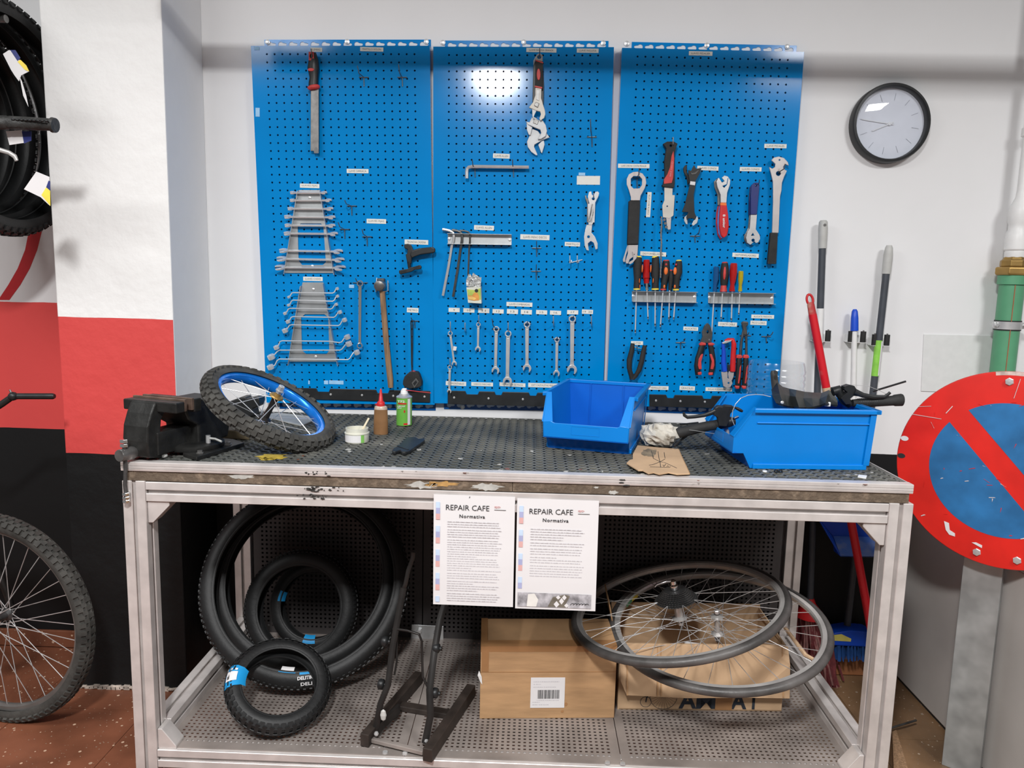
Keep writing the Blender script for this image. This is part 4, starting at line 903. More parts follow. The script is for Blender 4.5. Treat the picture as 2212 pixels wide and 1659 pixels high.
# screwdriver racks
t = thing('screwdriver_rack', 'galvanised channel rack holding six screwdrivers, beneath the black grip of the crank wrench', 'tool rack', px(1435, 650, FY)); channel(t, 1365, 1504, 628.5, 650.8, .026)
t = thing('screwdriver_rack', 'galvanised channel rack holding four screwdrivers, two of clear plastic', 'tool rack', px(1600, 654, FY)); channel(t, 1529.6, 1671, 631, 654, .026)
m_clred = mat('clear_red_plastic', (.52, .012, .012), .14, var=.1, coat=.4, trans=.25)
m_clblue = mat('clear_blue_plastic', (.01, .12, .34), .14, var=.1, coat=.4, trans=.35)
m_clyel = mat('clear_yellow_plastic', (.58, .46, .015), .14, var=.1, coat=.4, trans=.3)
SG = 'screwdrivers in the channel racks'
def driver(label, hpts, hm, spts, cap=None, foot=None, inl=(), ferr=None, tip=m_dsteel):
    Yh = FY-.0155
    k = Y1[2]; P = zz(Y1, [(a, b) for a, b, c in hpts]); hp = [(p[0], p[1], c*k) for p, (a, b, c) in zip(P, hpts)]
    t = thing('screwdriver', label, 'screwdriver', px(*zz(Y1, [spts[-1]])[0], Yh), SG)
    rod(t, 'handle', hm, hp, Yh-.004, 10 if hm in (m_clred, m_clblue, m_clyel) else 14, smooth=30 if hm in (m_clred, m_clblue, m_clyel) else 50)
    S_ = zz(Y1, spts)
    rod(t, 'shaft', m_wr, [(p[0], p[1], spts[0][2]*k if False else 3.0) for p in S_], Yh-.004, 8)
    a, b = S_[-2], S_[-1]
    rod(t, 'tip', tip, [(lerp(a[0], b[0], .93), lerp(a[1], b[1], .93), 3.4), (lerp(a[0], b[0], .985), lerp(a[1], b[1], .985), 3.2), (b[0], b[1], 1.4)], Yh-.004, 8)
    if cap is not None: rod(t, 'handle_cap', cap, [(hp[0][0], hp[0][1]-2.5, hp[0][2]*.72), (hp[0][0], hp[0][1]-1.5, hp[0][2]*.9), (hp[0][0], hp[0][1]+1.2, hp[0][2]*1.02)], Yh-.004, 14)
    if foot is not None: rod(t, 'handle_foot', foot, [(hp[-1][0], hp[-1][1]-2.6, hp[-1][2]*1.04), (hp[-1][0], hp[-1][1]+.6, hp[-1][2]*1.04)], Yh-.004, 14)
    for (cx, cy, rx, ry, mm) in inl:
        q = zz(Y1, [(cx, cy)])[0]; rr = max(h[2] for h in hp)/2*sc(Yh)
        c = px(*q, Yh-.004-rr*.82); MB().ball(c, 1, 12, (rx*k*sc(Yh), rr*.26, ry*k*sc(Yh))).build('grip_inlay', mm, t, smooth=60)
    if ferr: rod(t, 'ferrule', m_chrome, [(p[0], p[1], ferr[2]*k) for p in zz(Y1, ferr[:2])], Yh-.004, 10)
    return t
driver('black and orange screwdriver standing behind the fork of the crank wrench', [(182, 98, 95), (180, 115, 108), (170, 250, 120), (166, 400, 88), (162, 540, 92)], m_blackm, [(158, 550), (140, 1130)], m_yellow, m_yellow, [(236, 255, 10, 55, m_orange), (197, 420, 7, 34, m_orange), (203, 500, 6, 28, m_orange)])
driver('screwdriver with ribbed clear red square handle', [(295, 132, 70), (295, 142, 86), (291, 380, 92), (292, 392, 72), (294, 455, 74)], m_clred, [(300, 545), (315, 940)], None, None, [], [(296, 455), (299, 545), 42])
driver('black screwdriver with broad yellow cap, beside the hanging chain', [(413, 98, 92), (418, 116, 100), (416, 300, 116), (412, 420, 90), (412, 540, 95)], m_blackm, [(413, 550), (411, 1040)], m_yellow, m_yellow, [(352, 255, 10, 55, m_orange), (385, 420, 7, 34, m_orange)])
driver('black and orange screwdriver with red cap and oval orange inlay', [(562, 150, 88), (562, 165, 96), (560, 300, 104), (538, 420, 82), (522, 545, 78)], m_blackm, [(520, 550), (483, 1048)], m_redh, m_redh, [(560, 285, 28, 55, m_orange), (537, 500, 14, 26, m_orange), (563, 198, 16, 18, m_redh)])
driver('short slim black screwdriver squeezed between two orange-inlaid ones', [(628, 284, 48), (630, 310, 58), (626, 400, 64), (614, 545, 46)], m_blackm, [(610, 550), (598, 945)], m_redh, None, [])
driver('black and orange screwdriver with pale yellow cap at the end of its row', [(735, 150, 80), (735, 166, 90), (724, 300, 118), (706, 400, 86), (695, 548, 82)], m_blackm, [(693, 550), (664, 945)], m_yellow, m_yellow, [(684, 287, 24, 52, m_orange), (680, 500, 13, 26, m_orange), (698, 200, 14, 16, m_redh)])
driver('screwdriver with clear blue handle and very long shaft', [(1248, 228, 60), (1246, 240, 76), (1240, 400, 78), (1228, 480, 50), (1225, 565, 60)], m_clblue, [(1220, 570), (1180, 1180)])
driver('black screwdriver with salmon red inlay and red foot', [(1362, 178, 80), (1362, 195, 92), (1358, 300, 118), (1350, 440, 96), (1346, 485, 74)], m_blackm, [(1332, 575), (1312, 940)], m_redh, None, [(1360, 318, 20, 92, m_redh)])
o = [x for x in COL.objects if x.name.startswith('screwdriver') and x.type == 'EMPTY'][-1]
rod(o, 'handle_foot', m_redh, zz(Y1, [(1346, 485, 12), (1345, 520, 13), (1344, 568, 15.5)]), FY-.0195, 14)
driver('screwdriver with fat clear red handle', [(1487, 180, 78), (1486, 195, 94), (1480, 300, 104), (1472, 420, 80), (1466, 470, 55), (1462, 565, 80)], m_clred, [(1465, 570), (1452, 960)])
driver('small screwdriver with clear yellow handle', [(1585, 288, 62), (1584, 300, 68), (1580, 400, 68), (1575, 480, 45), (1572, 565, 55)], m_clyel, [(1568, 570), (1553, 880)])
# pliers row
t = thing('cutting_pliers', 'small all-black cutters with spread handles under the CUTER label', 'pliers', px(1370, 818, TY))
for pth in ([(165, 318, 9), (150, 420, 11), (120, 540, 12), (118, 640, 11), (135, 720, 9), (150, 795, 7)], [(325, 345, 9), (302, 450, 11), (282, 560, 11), (250, 670, 11), (215, 730, 9), (165, 795, 7)]):
    rod(t, 'handle', m_blackm, [(x, y, w_) for (x, y), w_ in zip(zz(Y2, [p[:2] for p in pth]), [p[2] for p in pth])], TY-.004, 10, flat=.8)
plate(t, 'jaw', m_black, zz(Y2, [(115, 690), (160, 680), (175, 730), (235, 690), (265, 700), (225, 770), (190, 800), (130, 795)]), TY-.008, .008, bev=.002)
MB().tube([px(*p, TY-.003) for p in zz(Y2, [(150, 370), (180, 360), (225, 380), (275, 385)])], .0016, 6).build('spring', m_dsteel, t)
prong(1376, 746, 755, 'prong between the handles of the all-black cutters')
t = thing('combination_pliers', 'combination pliers with steel jaws and black and red handles', 'pliers', px(1522, 812, TY))
plate(t, 'jaws', m_gunmetal, zz(Y2, [(1140, 62), (1160, 48), (1190, 75), (1225, 185), (1212, 260), (1205, 315), (1062, 310), (1092, 230), (1085, 170), (1122, 80)]), TY-.006, .010, [zz(Y2, circ(1160, 166, 15, 10, 24))], bev=.003)
for pth, inl in (([(1090, 325, 12), (1065, 420, 13), (1035, 520, 14), (1020, 620, 14), (1030, 735, 11)], [(1095, 455), (1100, 470), (1075, 560), (1082, 660), (1045, 665), (1030, 610), (1040, 530), (1070, 470)]),
                 ([(1195, 330, 11), (1212, 420, 12), (1225, 520, 13), (1220, 640, 13), (1200, 735, 11)], [(1185, 462), (1215, 460), (1245, 540), (1250, 610), (1232, 665), (1198, 660), (1215, 560)])):
    Q = zz(Y2, [p[:2] for p in pth]); rod(t, 'handle', m_black, [(q[0], q[1], p[2]) for q, p in zip(Q, pth)], TY-.004, 12, flat=.75)
    plate(t, 'handle_inlay', m_redh, zz(Y2, inl), TY-.0145, .006, bev=.0015)
for q in ([(1025, 700), (1083, 695), (1082, 738), (1030, 740)], [(1175, 705), (1235, 700), (1228, 742), (1172, 742)]): plate(t, 'handle_tip', m_redh, zz(Y2, q), TY-.0125, .012, bev=.003)
for q in ([(1042, 335), (1075, 300), (1140, 315), (1140, 345), (1060, 350)], [(1168, 312), (1225, 308), (1262, 330), (1225, 350), (1172, 348)]): plate(t, 'collar', m_redh, zz(Y2, q), TY-.013, .012, bev=.003)
prong(1532, 733, 741, 'prong between the red collars of the combination pliers')
t = thing('cable_cutter', 'cable cutter with one blue and one red handle and bright curved jaws', 'cable cutter', px(1574, 838, TY))
for m, pth in ((m_bluep, [(1360, 298, 7), (1372, 430, 9), (1368, 560, 11), (1385, 690, 12)]), (m_red, [(1390, 290, 7), (1430, 270, 8), (1490, 272, 10), (1508, 330, 11), (1498, 450, 11), (1495, 560, 12), (1490, 690, 12)])):
    Q = zz(Y2, [p[:2] for p in pth]); rod(t, 'handle', m, [(q[0], q[1], p[2]) for q, p in zip(Q, pth)], TY-.006, 10, flat=.8)
plate(t, 'latch', m_steel, zz(Y2, [(1350, 310), (1400, 285), (1480, 275), (1470, 292), (1410, 315), (1360, 325)]), TY-.014, .004)
plate(t, 'jaw', m_stone, zz(Y2, [(1340, 700), (1405, 685), (1425, 700), (1425, 780), (1480, 815), (1490, 850), (1460, 900), (1410, 908), (1370, 890), (1358, 830)]), TY-.010, .006, [zz(Y2, circ(1438, 845, 14, 10))], bev=.0015)
plate(t, 'jaw', m_stone, zz(Y2, [(1440, 690), (1512, 685), (1505, 760), (1480, 815), (1440, 790), (1430, 730)]), TY-.006, .006, bev=.0015)
plate(t, 'pivot_block', m_black, zz(Y2, [(1425, 600), (1455, 600), (1455, 680), (1425, 690)]), TY-.010, .008)
t = thing('water_pump_pliers', 'long slim pliers with dark steel arms and black and red handles', 'pliers', px(1607, 840, TY))
for pth in ([(1640, 110, 5), (1605, 300, 5.5), (1590, 500, 6)], [(1668, 190, 5.5), (1672, 350, 5), (1670, 500, 6)]):
    Q = zz(Y2, [p[:2] for p in pth]); rod(t, 'arm', m_gunmetal, [(q[0], q[1], p[2]) for q, p in zip(Q, pth)], TY-.004, 8)
plate(t, 'jaws', m_gunmetal, zz(Y2, [(1608, 40), (1640, 25), (1700, 32), (1702, 75), (1675, 95), (1690, 180), (1688, 215), (1640, 210), (1628, 110)]), TY-.010, .012, bev=.003)
for x, xb in ((1582, 1548), (1672, 1625)):
    Q = zz(Y2, [(x, 490), (x-5, 520), (x-8, 620), (x-18, 800), (x-24, 915)]); rod(t, 'handle', m_black, [(q[0], q[1], w_) for q, w_ in zip(Q, (9, 10.5, 12, 12.5, 11))], TY-.004, 12, flat=.8)
    plate(t, 'collar', m_redh, zz(Y2, [(x-42, 515), (x-30, 470), (x+30, 470), (x+46, 510), (x, 522)]), TY-.013, .016, bev=.003)
    plate(t, 'handle_inlay', m_redh, zz(Y2, [(x+4, 640), (x+24, 600), (x+14, 760), (x-4, 855), (x-22, 850)]), TY-.0135, .006, bev=.0015)
    plate(t, 'handle_tip', m_redh, zz(Y2, [(x-62, 880), (x+8, 880), (x-2, 925), (x-50, 925)]), TY-.0135, .014, bev=.004)
hook(1610, 725, 1618, 718, 'wire hook carrying the long slim pliers', 8, 12, Yo=-.08)
# ------------------------------------------------------------------ wall clock, pipe, brooms
t = thing('wall_clock', 'round wall clock with black rim, pale dial and glossy glass', 'clock', (2.266, -.01, 1.886))
cc = V((2.266, 0, 2.018)); R_ = .1316
MB().lathe(cc, (0, -1, 0), [(R_-.013, .0), (R_-.002, .0), (R_, .006), (R_, .036), (R_-.003, .042), (R_-.010, .043), (R_-.013, .038), (R_-.014, .02)], 64, closed=True).build('rim', m_black, t, smooth=40)
m_dial = mat('pale_dial', (.80, .81, .84), .5, var=.03)
MB().lathe(cc, (0, -1, 0), [(R_-.012, .0), (R_-.0125, .018), (0, .0181)], 64).build('dial', m_dial, t, smooth=30)
m_tick = mat('grey_dial_print', (.36, .37, .40), .6); tilt_ = -.14
for i in range(12):
    th = PI/2-i*PI/6+tilt_; d = V((math.cos(th), 0, math.sin(th)))
    MB().bar(cc+d*.078+V((0, -.0187, 0)), cc+d*.102+V((0, -.0187, 0)), .0012, .0006, (0, 1, 0)).build('hour_mark', m_tick, t)
for nm, th, ln, w_ in (('minute_hand', PI*.955, .095, .0035), ('hour_hand', PI*1.13, .062, .0045)):
    d = V((math.cos(th), 0, math.sin(th))); MB().bar(cc-d*.014+V((0, -.022, 0)), cc+d*ln+V((0, -.022, 0)), w_, .001, (0, 1, 0)).build(nm, m_whitep, t)
MB().lathe(cc+V((0, -.018, 0)), (0, -1, 0), [(.006, 0), (.006, .006), (0, .0065)], 16).build('hand_pin', m_whitep, t)
def glass(name, rough=.02, tint=(1, 1, 1), tr=.86):
    m = bpy.data.materials.new(name); m.use_nodes = True; nt = m.node_tree; nt.nodes.clear(); L = nt.links
    o = nt.nodes.new('ShaderNodeOutputMaterial'); mx = nt.nodes.new('ShaderNodeMixShader'); a = nt.nodes.new('ShaderNodeBsdfTransparent'); b = nt.nodes.new('ShaderNodeBsdfGlossy')
    a.inputs[0].default_value = (*tint, 1); b.inputs['Roughness'].default_value = rough
    lw_ = nt.nodes.new('ShaderNodeLayerWeight'); lw_.inputs[0].default_value = .5; fr = nt.nodes.new('ShaderNodeMath'); fr.operation = 'POWER'; fr.inputs[1].default_value = 3.5; L.new(lw_.outputs['Facing'], fr.inputs[0])
    nz = nt.nodes.new('ShaderNodeTexNoise'); nz.inputs['Scale'].default_value = 18; tc = nt.nodes.new('ShaderNodeTexCoord'); L.new(tc.outputs['Object'], nz.inputs['Vector'])
    mm = nt.nodes.new('ShaderNodeMath'); mm.operation = 'MULTIPLY_ADD'; L.new(fr.outputs[0], mm.inputs[0]); mm.inputs[1].default_value = .55; mm.inputs[2].default_value = 1-tr
    L.new(mm.outputs[0], mx.inputs[0]); L.new(a.outputs[0], mx.inputs[1]); L.new(b.outputs[0], mx.inputs[2]); L.new(mx.outputs[0], o.inputs[0]); return m
m_glass = glass('clock_glass', .03, (.97, .98, 1), .95)
MB().lathe(cc, (0, -1, 0), [(R_-.012, .036), (R_*.7, .041), (R_*.35, .0435), (0, .0442)], 64).build('glass', m_glass, t, smooth=60)
# green pipe with brass union
PX, PYY = 2.705, -.075
t = thing('water_pipe', 'green plastic water pipe with brass union and white upper pipe', 'pipe', (PX, PYY, .683))
def pipe(nm, m, r, z0, z1, n=28): return MB().cyl((PX, PYY, z0), (PX, PYY, z1), r, n).build(nm, m, t, smooth=40)
pipe('green_tube', m_green, .0385, .683, 1.50); pipe('green_collar', m_green, .045, 1.482, 1.512)
MB().box((PX-.013, PYY-.0392, .69), (PX-.0115, PYY-.036, 1.48)).build('red_line', mat('red_line_print', (.45, .16, .08), .5), t)
MB().lathe((PX, PYY, 0), (0, 0, 1), [(.050, 1.512), (.056, 1.517), (.056, 1.538), (.050, 1.541)], 6).build('brass_nut', m_brass, t, bev=.003)
MB().lathe((PX, PYY, 0), (0, 0, 1), [(.042, 1.541), (.044, 1.545), (.044, 1.562), (.038, 1.566), (.034, 1.575)], 8).build('brass_union', m_brass, t, bev=.002)
MB().lathe((PX, PYY, 0), (0, 0, 1), [(.032, 1.573), (.033, 1.578), (.033, 1.592), (.031, 1.594), (.036, 1.60), (.0365, 1.635), (.034, 1.655), (.030, 1.665), (.030, 1.685), (.033, 1.692), (.034, 1.725), (.032, 1.742), (.018, 1.775), (.016, 1.80), (.016, 1.97), (.022, 1.975), (.022, 2.0), (.016, 2.005), (.016, 3.2)], 28).build('white_pipe', m_whitep, t, smooth=35)
cl = MB().lathe((PX, PYY, 1.342), (0, 0, 1), [(.039, -.013), (.0425, -.013), (.0425, .013), (.039, .013)], 28, closed=True).build('pipe_clamp', m_steel, t, smooth=40)
MB().lathe((PX, PYY, 1.342), (0, 0, 1), [(.038, -.017), (.041, -.017), (.041, .017), (.038, .017)], 28, closed=True).build('clamp_rubber', m_blackm, t, smooth=40)
for s in (-1, 1):
    MB().box((PX+s*.042-.012, PYY-.014, 1.331), (PX+s*.042+.012, PYY+.003, 1.353)).build('clamp_ear', m_steel, t, bev=.004)
    MB().cyl((PX+s*.048, PYY-.022, 1.342), (PX+s*.048, PYY, 1.342), .005, 10).build('clamp_screw', m_steel, t)
MB().cyl((PX, PYY+.038, 1.342), (PX, 0, 1.342), .006, 10).build('wall_stud', m_steel, t)
# broom clips on the wall
def clip(x, y, label):
    c = px(x, y, -.02); t = thing('broom_clip', label, 'wall clip', c, 'broom clips on the white wall')
    MB().box((c.x-.028, -.003, c.z-.022), (c.x+.032, 0, c.z+.006)).box((c.x-.028, -.045, c.z-.022), (c.x+.032, 0, c.z-.0205)).build('bracket', m_whitep, t)
    for s in (-1, 1):
        MB().cyl((c.x+s*.0215+.002, -.035, c.z-.02), (c.x+s*.0215+.002, -.035, c.z+.018), .0095, 14).build('roller', m_blackm, t, smooth=40)
        MB().cyl((c.x+s*.0215+.002, -.035, c.z+.018), (c.x+s*.0215+.002, -.035, c.z+.022), .003, 8).build('roller_pin', m_dsteel, t)
clip(1770.5, 724, 'wall clip with black rollers gripping the mop handle behind the red pole')
clip(1846, 726, 'wall clip with black rollers gripping the blue-topped dustpan stick')
clip(1897, 733, 'wall clip with black rollers gripping the slanting broom handle')
def stick(P, Q, r, name, m, t, a=0, b=1, rr=None): return MB().cyl(lerp(P, Q, a), lerp(P, Q, b), rr or r, 16).build(name, m, t, smooth=40)
# mop
T_, B_ = px(1778.5, 476, -.035), px(1749, 1320, -.06)
t = thing('mop', 'mop with slate grey pole and red fringed head behind the bench', 'mop', (B_.x, -.06, 0))
stick(T_, B_, .012, 'pole', m_slate, t, .05, 1)
MB().tube([lerp(T_, B_, 0), lerp(T_, B_, .004), lerp(T_, B_, .02), lerp(T_, B_, .068)], [.010, .0145, .0155, .0138], 14).build('pole_cap', m_grey, t, smooth=50)
MB().cyl(lerp(T_, B_, .012)+V((0, -.016, 0)), lerp(T_, B_, .012)+V((0, -.0158, 0)), .005, 10).build('hang_hole', m_dsteel, t)
stick(T_, B_, .0125, 'clear_sleeve', m_whitep, t, .215, .30)
MB().lathe(B_+V((0, 0, .03)), (0, 0, -1), [(.012, -.02), (.02, 0), (.045, .03), (.05, .05)], 18).build('head_cap', m_red, t, smooth=40)
rnd = random.Random(4); mb = MB()
for i in range(230):
    a = rnd.uniform(0, 2*PI); r0 = .045*math.sqrt(rnd.random()); L_ = rnd.uniform(.24, .32); sp = rnd.uniform(.2, 1.0)
    p = B_+V((r0*math.cos(a), r0*.5*math.sin(a), .0)); 
    tip = B_+V((.03*sp+.055*math.cos(a)+.055*rnd.random(), -.02+.035*math.sin(a), -L_))
    mid = (p+tip)/2+V((rnd.uniform(-.015, .02), rnd.uniform(-.012, .012), rnd.uniform(-.02, .02))); q3 = lerp(mid, tip, .5)+V((rnd.uniform(-.01, .01), rnd.uniform(-.01, .01), 0))
    mb.tube([p, lerp(p, mid, .5), mid, q3, tip], .0035, 4, mi=0 if i % 3 else 1)
mb.build('fringe', [mat('red_mop_yarn', (.17, .035, .04), .9, var=.3, scale=60), mat('pink_mop_yarn', (.33, .16, .15), .9, var=.3, scale=60)], t, kind='stuff')
# broom
T_, B_ = px(1921, 530, -.035), px(1829, 1362, -.055)
t = thing('broom', 'slanting grey-poled broom with green label and blue head under the bench end', 'broom', (B_.x, -.06, .07))
stick(T_, B_, .012, 'pole', m_slate, t, .05, 1)
MB().tube([lerp(T_, B_, 0), lerp(T_, B_, .006), lerp(T_, B_, .025), lerp(T_, B_, .07)], [.009, .0125, .0155, .0145], 14).build('pole_cap', m_grey, t, smooth=50)
stick(T_, B_, .0124, 'pole_label', mat('lime_label', (.26, .62, .08), .5), t, .235, .325)
stick(T_+V((.0035, -.0012, 0)), B_+V((.0035, -.0012, 0)), .0105, 'pole_label', m_paper, t, .237, .323)
hb = [px(x, y, -.10) for x, y in ((1800, 1368), (1838, 1362), (1880, 1366), (1905, 1382), (1905, 1400), (1800, 1395))]
MB().prism(hb, (0, .07, 0)).build('head', m_bluep, t, bev=.006)
MB().prism([px(x, y, -.1015) for x, y in ((1802, 1372), (1818, 1370), (1839, 1380), (1838, 1386), (1803, 1384))], (0, .003, 0)).build('head_label', mat('yellow_label', (.70, .62, .15), .5), t)
mb = MB(); rnd = random.Random(8)
for i in range(260):
    x = 1801+104*rnd.random(); yd = rnd.random()*.06
    p = px(x, 1396, -.098)+V((0, yd, 0)); q = px(1802+(x-1801)*.99, 1430, -.104)+V((0, yd*1.15, 0)); mb.tube([p, q], .0018, 4)
mb.build('bristles', mat('blue_bristle', (.01, .06, .22), .7, var=.3), t, kind='stuff')
# dustpan
T_, B_ = px(1846.5, 668, -.035), px(1838, 1128, -.085)
t = thing('dustpan', 'long-handled blue dustpan with blue-topped white stick hung on the wall', 'dustpan', (B_.x, -.05, px(1838, 1204, -.1).z))
stick(T_, B_, .0095, 'stick', m_whitep, t, .06, 1)
MB().tube([T_, lerp(T_, B_, .01), lerp(T_, B_, .04), lerp(T_, B_, .10)], [.006, .010, .0125, .0135], 14).build('grip', m_bluep, t, smooth=50)
P = lambda x, y, Y: px(x, y, Y)
bk = [P(1760, 1118, -.073), P(1895, 1118, -.073)]
mb = MB().prism([P(1762, 1112, -.073), P(1900, 1112, -.073), P(1897, 1165, -.073), P(1805, 1165, -.073)], (0, .003, 0))
mb.build('back', m_bluep, t)
MB().add([P(1800, 1158, -.078), P(1897, 1160, -.078), P(1892, 1202, -.175), P(1816, 1201, -.175)], [(0, 1, 2, 3)]).add([v+V((0, 0, -.003)) for v in (P(1800, 1158, -.078), P(1897, 1160, -.078), P(1892, 1202, -.175), P(1816, 1201, -.175))], [(3, 2, 1, 0)]).build('pan_floor', mat('dusty_blue_plastic', (.05, .14, .48), .6, var=.3, scale=20, col2=(.22, .26, .40), thr=(.45, .8)), t)
MB().prism([P(1762, 1112, -.073), P(1768, 1118, -.11), P(1816, 1201, -.175), P(1803, 1190, -.13), P(1800, 1160, -.073)], (-.003, 0, 0)).build('side', m_bluep, t)
# red pole
T_, B_ = px(1748, 640, -.16), px(1893, 1420, -.30)
t = thing('red_pole', 'slim red pole with loop end leaning behind the bench, paint worn near the loop', 'pole', (B_.x, B_.y, B_.z))
m_rp = mat('red_pole_paint', (.60, .01, .02), .35, var=.15, scale=9, col2=(.50, .25, .22), thr=(.62, .9))
d = (B_-T_).normalized()
stick(T_, B_, .0135, 'shaft', m_rp, t, .05, 1)
MB().tube([T_+d*.07, T_+d*.03, T_+d*.02], [.0135, .0125, .011], 14, flat=.6, ref=(0, 1, 0)).build('neck', mat('red_plastic_worn', (.42, .03, .03), .5, var=.3, scale=20, col2=(.45, .28, .2), thr=(.6, .8)), t, smooth=50)
side = d.cross(V((0, 1, 0))).normalized()
MB().tube([T_+d*.012+side*.010*math.cos(a)+d*.018*math.sin(a) for a in [2*PI*k/16 for k in range(16)]], .0042, 8, closed=True).build('loop', m_red, t, smooth=60)
stick(T_, B_, .0139, 'wood_patch', m_woodl, t, .252, .285)
# ------------------------------------------------------------------ road sign on its post, white cabinet
n_ = V((-.642, -.766, .027)).normalized(); SC = V((2.3925, -.635, .9585)); RS = .278
u_ = V((0, 0, 1)).cross(n_).normalized(); v_ = n_.cross(u_)      # u_ to the picture right
t = thing('road_sign', 'round no-parking sign, blue with red rim and bar, scratched, on a galvanised post', 'road sign', (SC.x+.05, SC.y+.06, 0))
m_sred = mat('sign_red', (.66, .018, .012), .38, var=.12, scale=9); m_sblue = mat('sign_blue', (.02, .14, .34), .42, var=.22, scale=14, detail=7)
def S3(a, b, d=0): return SC+u_*a+v_*b+n_*d
MB().lathe(SC, n_, [(RS-.006, -.016), (RS, -.014), (RS+.001, -.002), (RS-.001, .001), (RS-.006, .0015), (0, .0015)], 96).build('disc', m_sred, t, smooth=40)
RI = .190; hw = .030; dx, dy = math.cos(-.83), math.sin(-.83)        # bar direction
for s in (1, -1):
    pts = []
    a0 = math.asin(hw/RI)
    base = math.atan2(dy, dx)
    for k in range(33):
        th = base+a0+(PI-2*a0)*k/32 if s > 0 else base+PI+a0+(PI-2*a0)*k/32
        pts.append(S3(RI*math.cos(th), RI*math.sin(th), .0022))
    MB().prism(pts, -n_*.001).build('blue_field', m_sblue, t)
for ang in (1.63, 1.22, 4.53, 4.92):
    c = S3(RS*.90*math.cos(ang), RS*.90*math.sin(ang), .0015); MB().lathe(c, n_, [(.011, 0), (.011, .001), (.0095, .0015), (.0095, .006), (0, .0065)], 6).build('bolt', m_steel, t)
for (a, b, mm, an) in ((-.262, .052, m_paper, 0), (-.266, -.002, m_inkd, 0)):
    MB().prism([S3(a+dx2*.011, b+dy2*.0075, .0022) for dx2, dy2 in circ(0, 0, 1, 12)], -n_*.001).build('slot', mm, t)
rnd = random.Random(12); m_scr = mat('bare_scratch', (.62, .55, .55), .5)
for pl in ([(-.135, -.175), (-.128, -.20), (-.118, -.212), (-.103, -.214), (-.104, -.205), (-.118, -.198), (-.122, -.178)], [(-.06, -.221), (-.034, -.231), (-.034, -.223), (-.05, -.218)]):
    MB().prism([S3(a, b, .003) for a, b in pl], -n_*.001).build('paint_chip', m_paper, t)
for k in range(44):
    a = rnd.uniform(-.2, .25); b = rnd.uniform(-.19, .2); L_ = rnd.uniform(.003, .02); an = rnd.uniform(-.5, .5)+(PI/2 if k % 3 == 0 else 0); w_ = rnd.uniform(.0005, .0016)
    MB().prism([S3(a, b, .0031), S3(a+L_*math.cos(an), b+L_*math.sin(an), .0031), S3(a+L_*math.cos(an)*.9-w_*2, b+L_*math.sin(an)+w_, .0031), S3(a, b+w_*1.5, .0031)], -n_*.0006).build('scratch', m_scr if k % 2 else m_sred, t)
for (a0, b0, a1, b1, w_) in ((-.25, .128, -.17, .124, .0014), (-.235, .152, -.2, .158, .001), (-.16, .142, -.145, .165, .002), (.075, .14, .105, .128, .004), (.0, .205, .01, .26, .0012)):
    MB().bar(S3(a0, b0, .003), S3(a1, b1, .003), w_, .0006, n_).build('scratch', m_scr, t)
MB().prism([S3(RS*1.002*math.cos(a), RS*1.002*math.sin(a), .0018) for a in [1.75-.45*k/8 for k in range(9)]]+[S3(RS*.965*math.cos(a), RS*.965*math.sin(a), .0018) for a in [1.3+.45*k/8 for k in range(9)]], -n_*.001).build('worn_rim', mat('worn_rim', (.55, .42, .38), .6, var=.3, scale=50), t)
pc = SC-n_*.055-u_*.035; pu = u_
def post_pt(a, b, z): q = pc+pu*a-n_*b; return V((q.x, q.y, z))
sec = [(-.05, 0), (.05, 0), (.05, .035), (.046, .035), (.046, .004), (-.046, .004), (-.046, .035), (-.05, .035)]
MB().prism([post_pt(a, b, 0) for a, b in sec], (0, 0, 1.2)).build('post', m_galv, t, bev=.0015)
MB().bar(SC+v_*.25-n_*.06-u_*.035, SC+v_*.25-n_*.012-u_*.035, .03, .03).build('bracket', m_galv, t)
MB().bar(SC-v_*.25-n_*.06-u_*.035, SC-v_*.25-n_*.012-u_*.035, .03, .03).build('bracket', m_galv, t)
cab = thing('storage_cabinet', 'low plain off-white cabinet side beyond the bench end and road sign', 'cabinet', (2.82, -.9, 0))
m_cab = mat('off_white_laminate', (.50, .475, .45), .45, var=.06, scale=5)
MB().box((2.469, -1.9, .012), (3.2, -.022, .665)).build('body', m_cab, cab, bev=.004)
MB().box((2.475, -1.89, 0), (3.19, -.03, .012)).build('plinth', m_blackm, cab)
MB().box((2.469, -1.9, .665), (3.2, -.022, .683)).build('top', m_cab, cab, bev=.003)
# scraps on the floor at the bench end
t = thing('cable_scrap', 'thin dark rod lying across the floor beside the bench leg', 'rod', pz(1915, 1575, 0)); MB().tube([pz(1836, 1606, .03), pz(1930, 1571, .03), pz(1979, 1556, .03)], .0035, 8).build('rod', m_gunmetal, t)
t = thing('wooden_plank', 'rough wooden plank lying on the floor beside the bench leg', 'plank', pz(1935, 1640, 0))
MB().prism([pz(x, y, .02) for x, y in ((1927, 1580), (1936, 1575), (1962, 1660), (1950, 1690), (1930, 1660))], (0, 0, -.02)).build('board', m_wood, t, bev=.002)
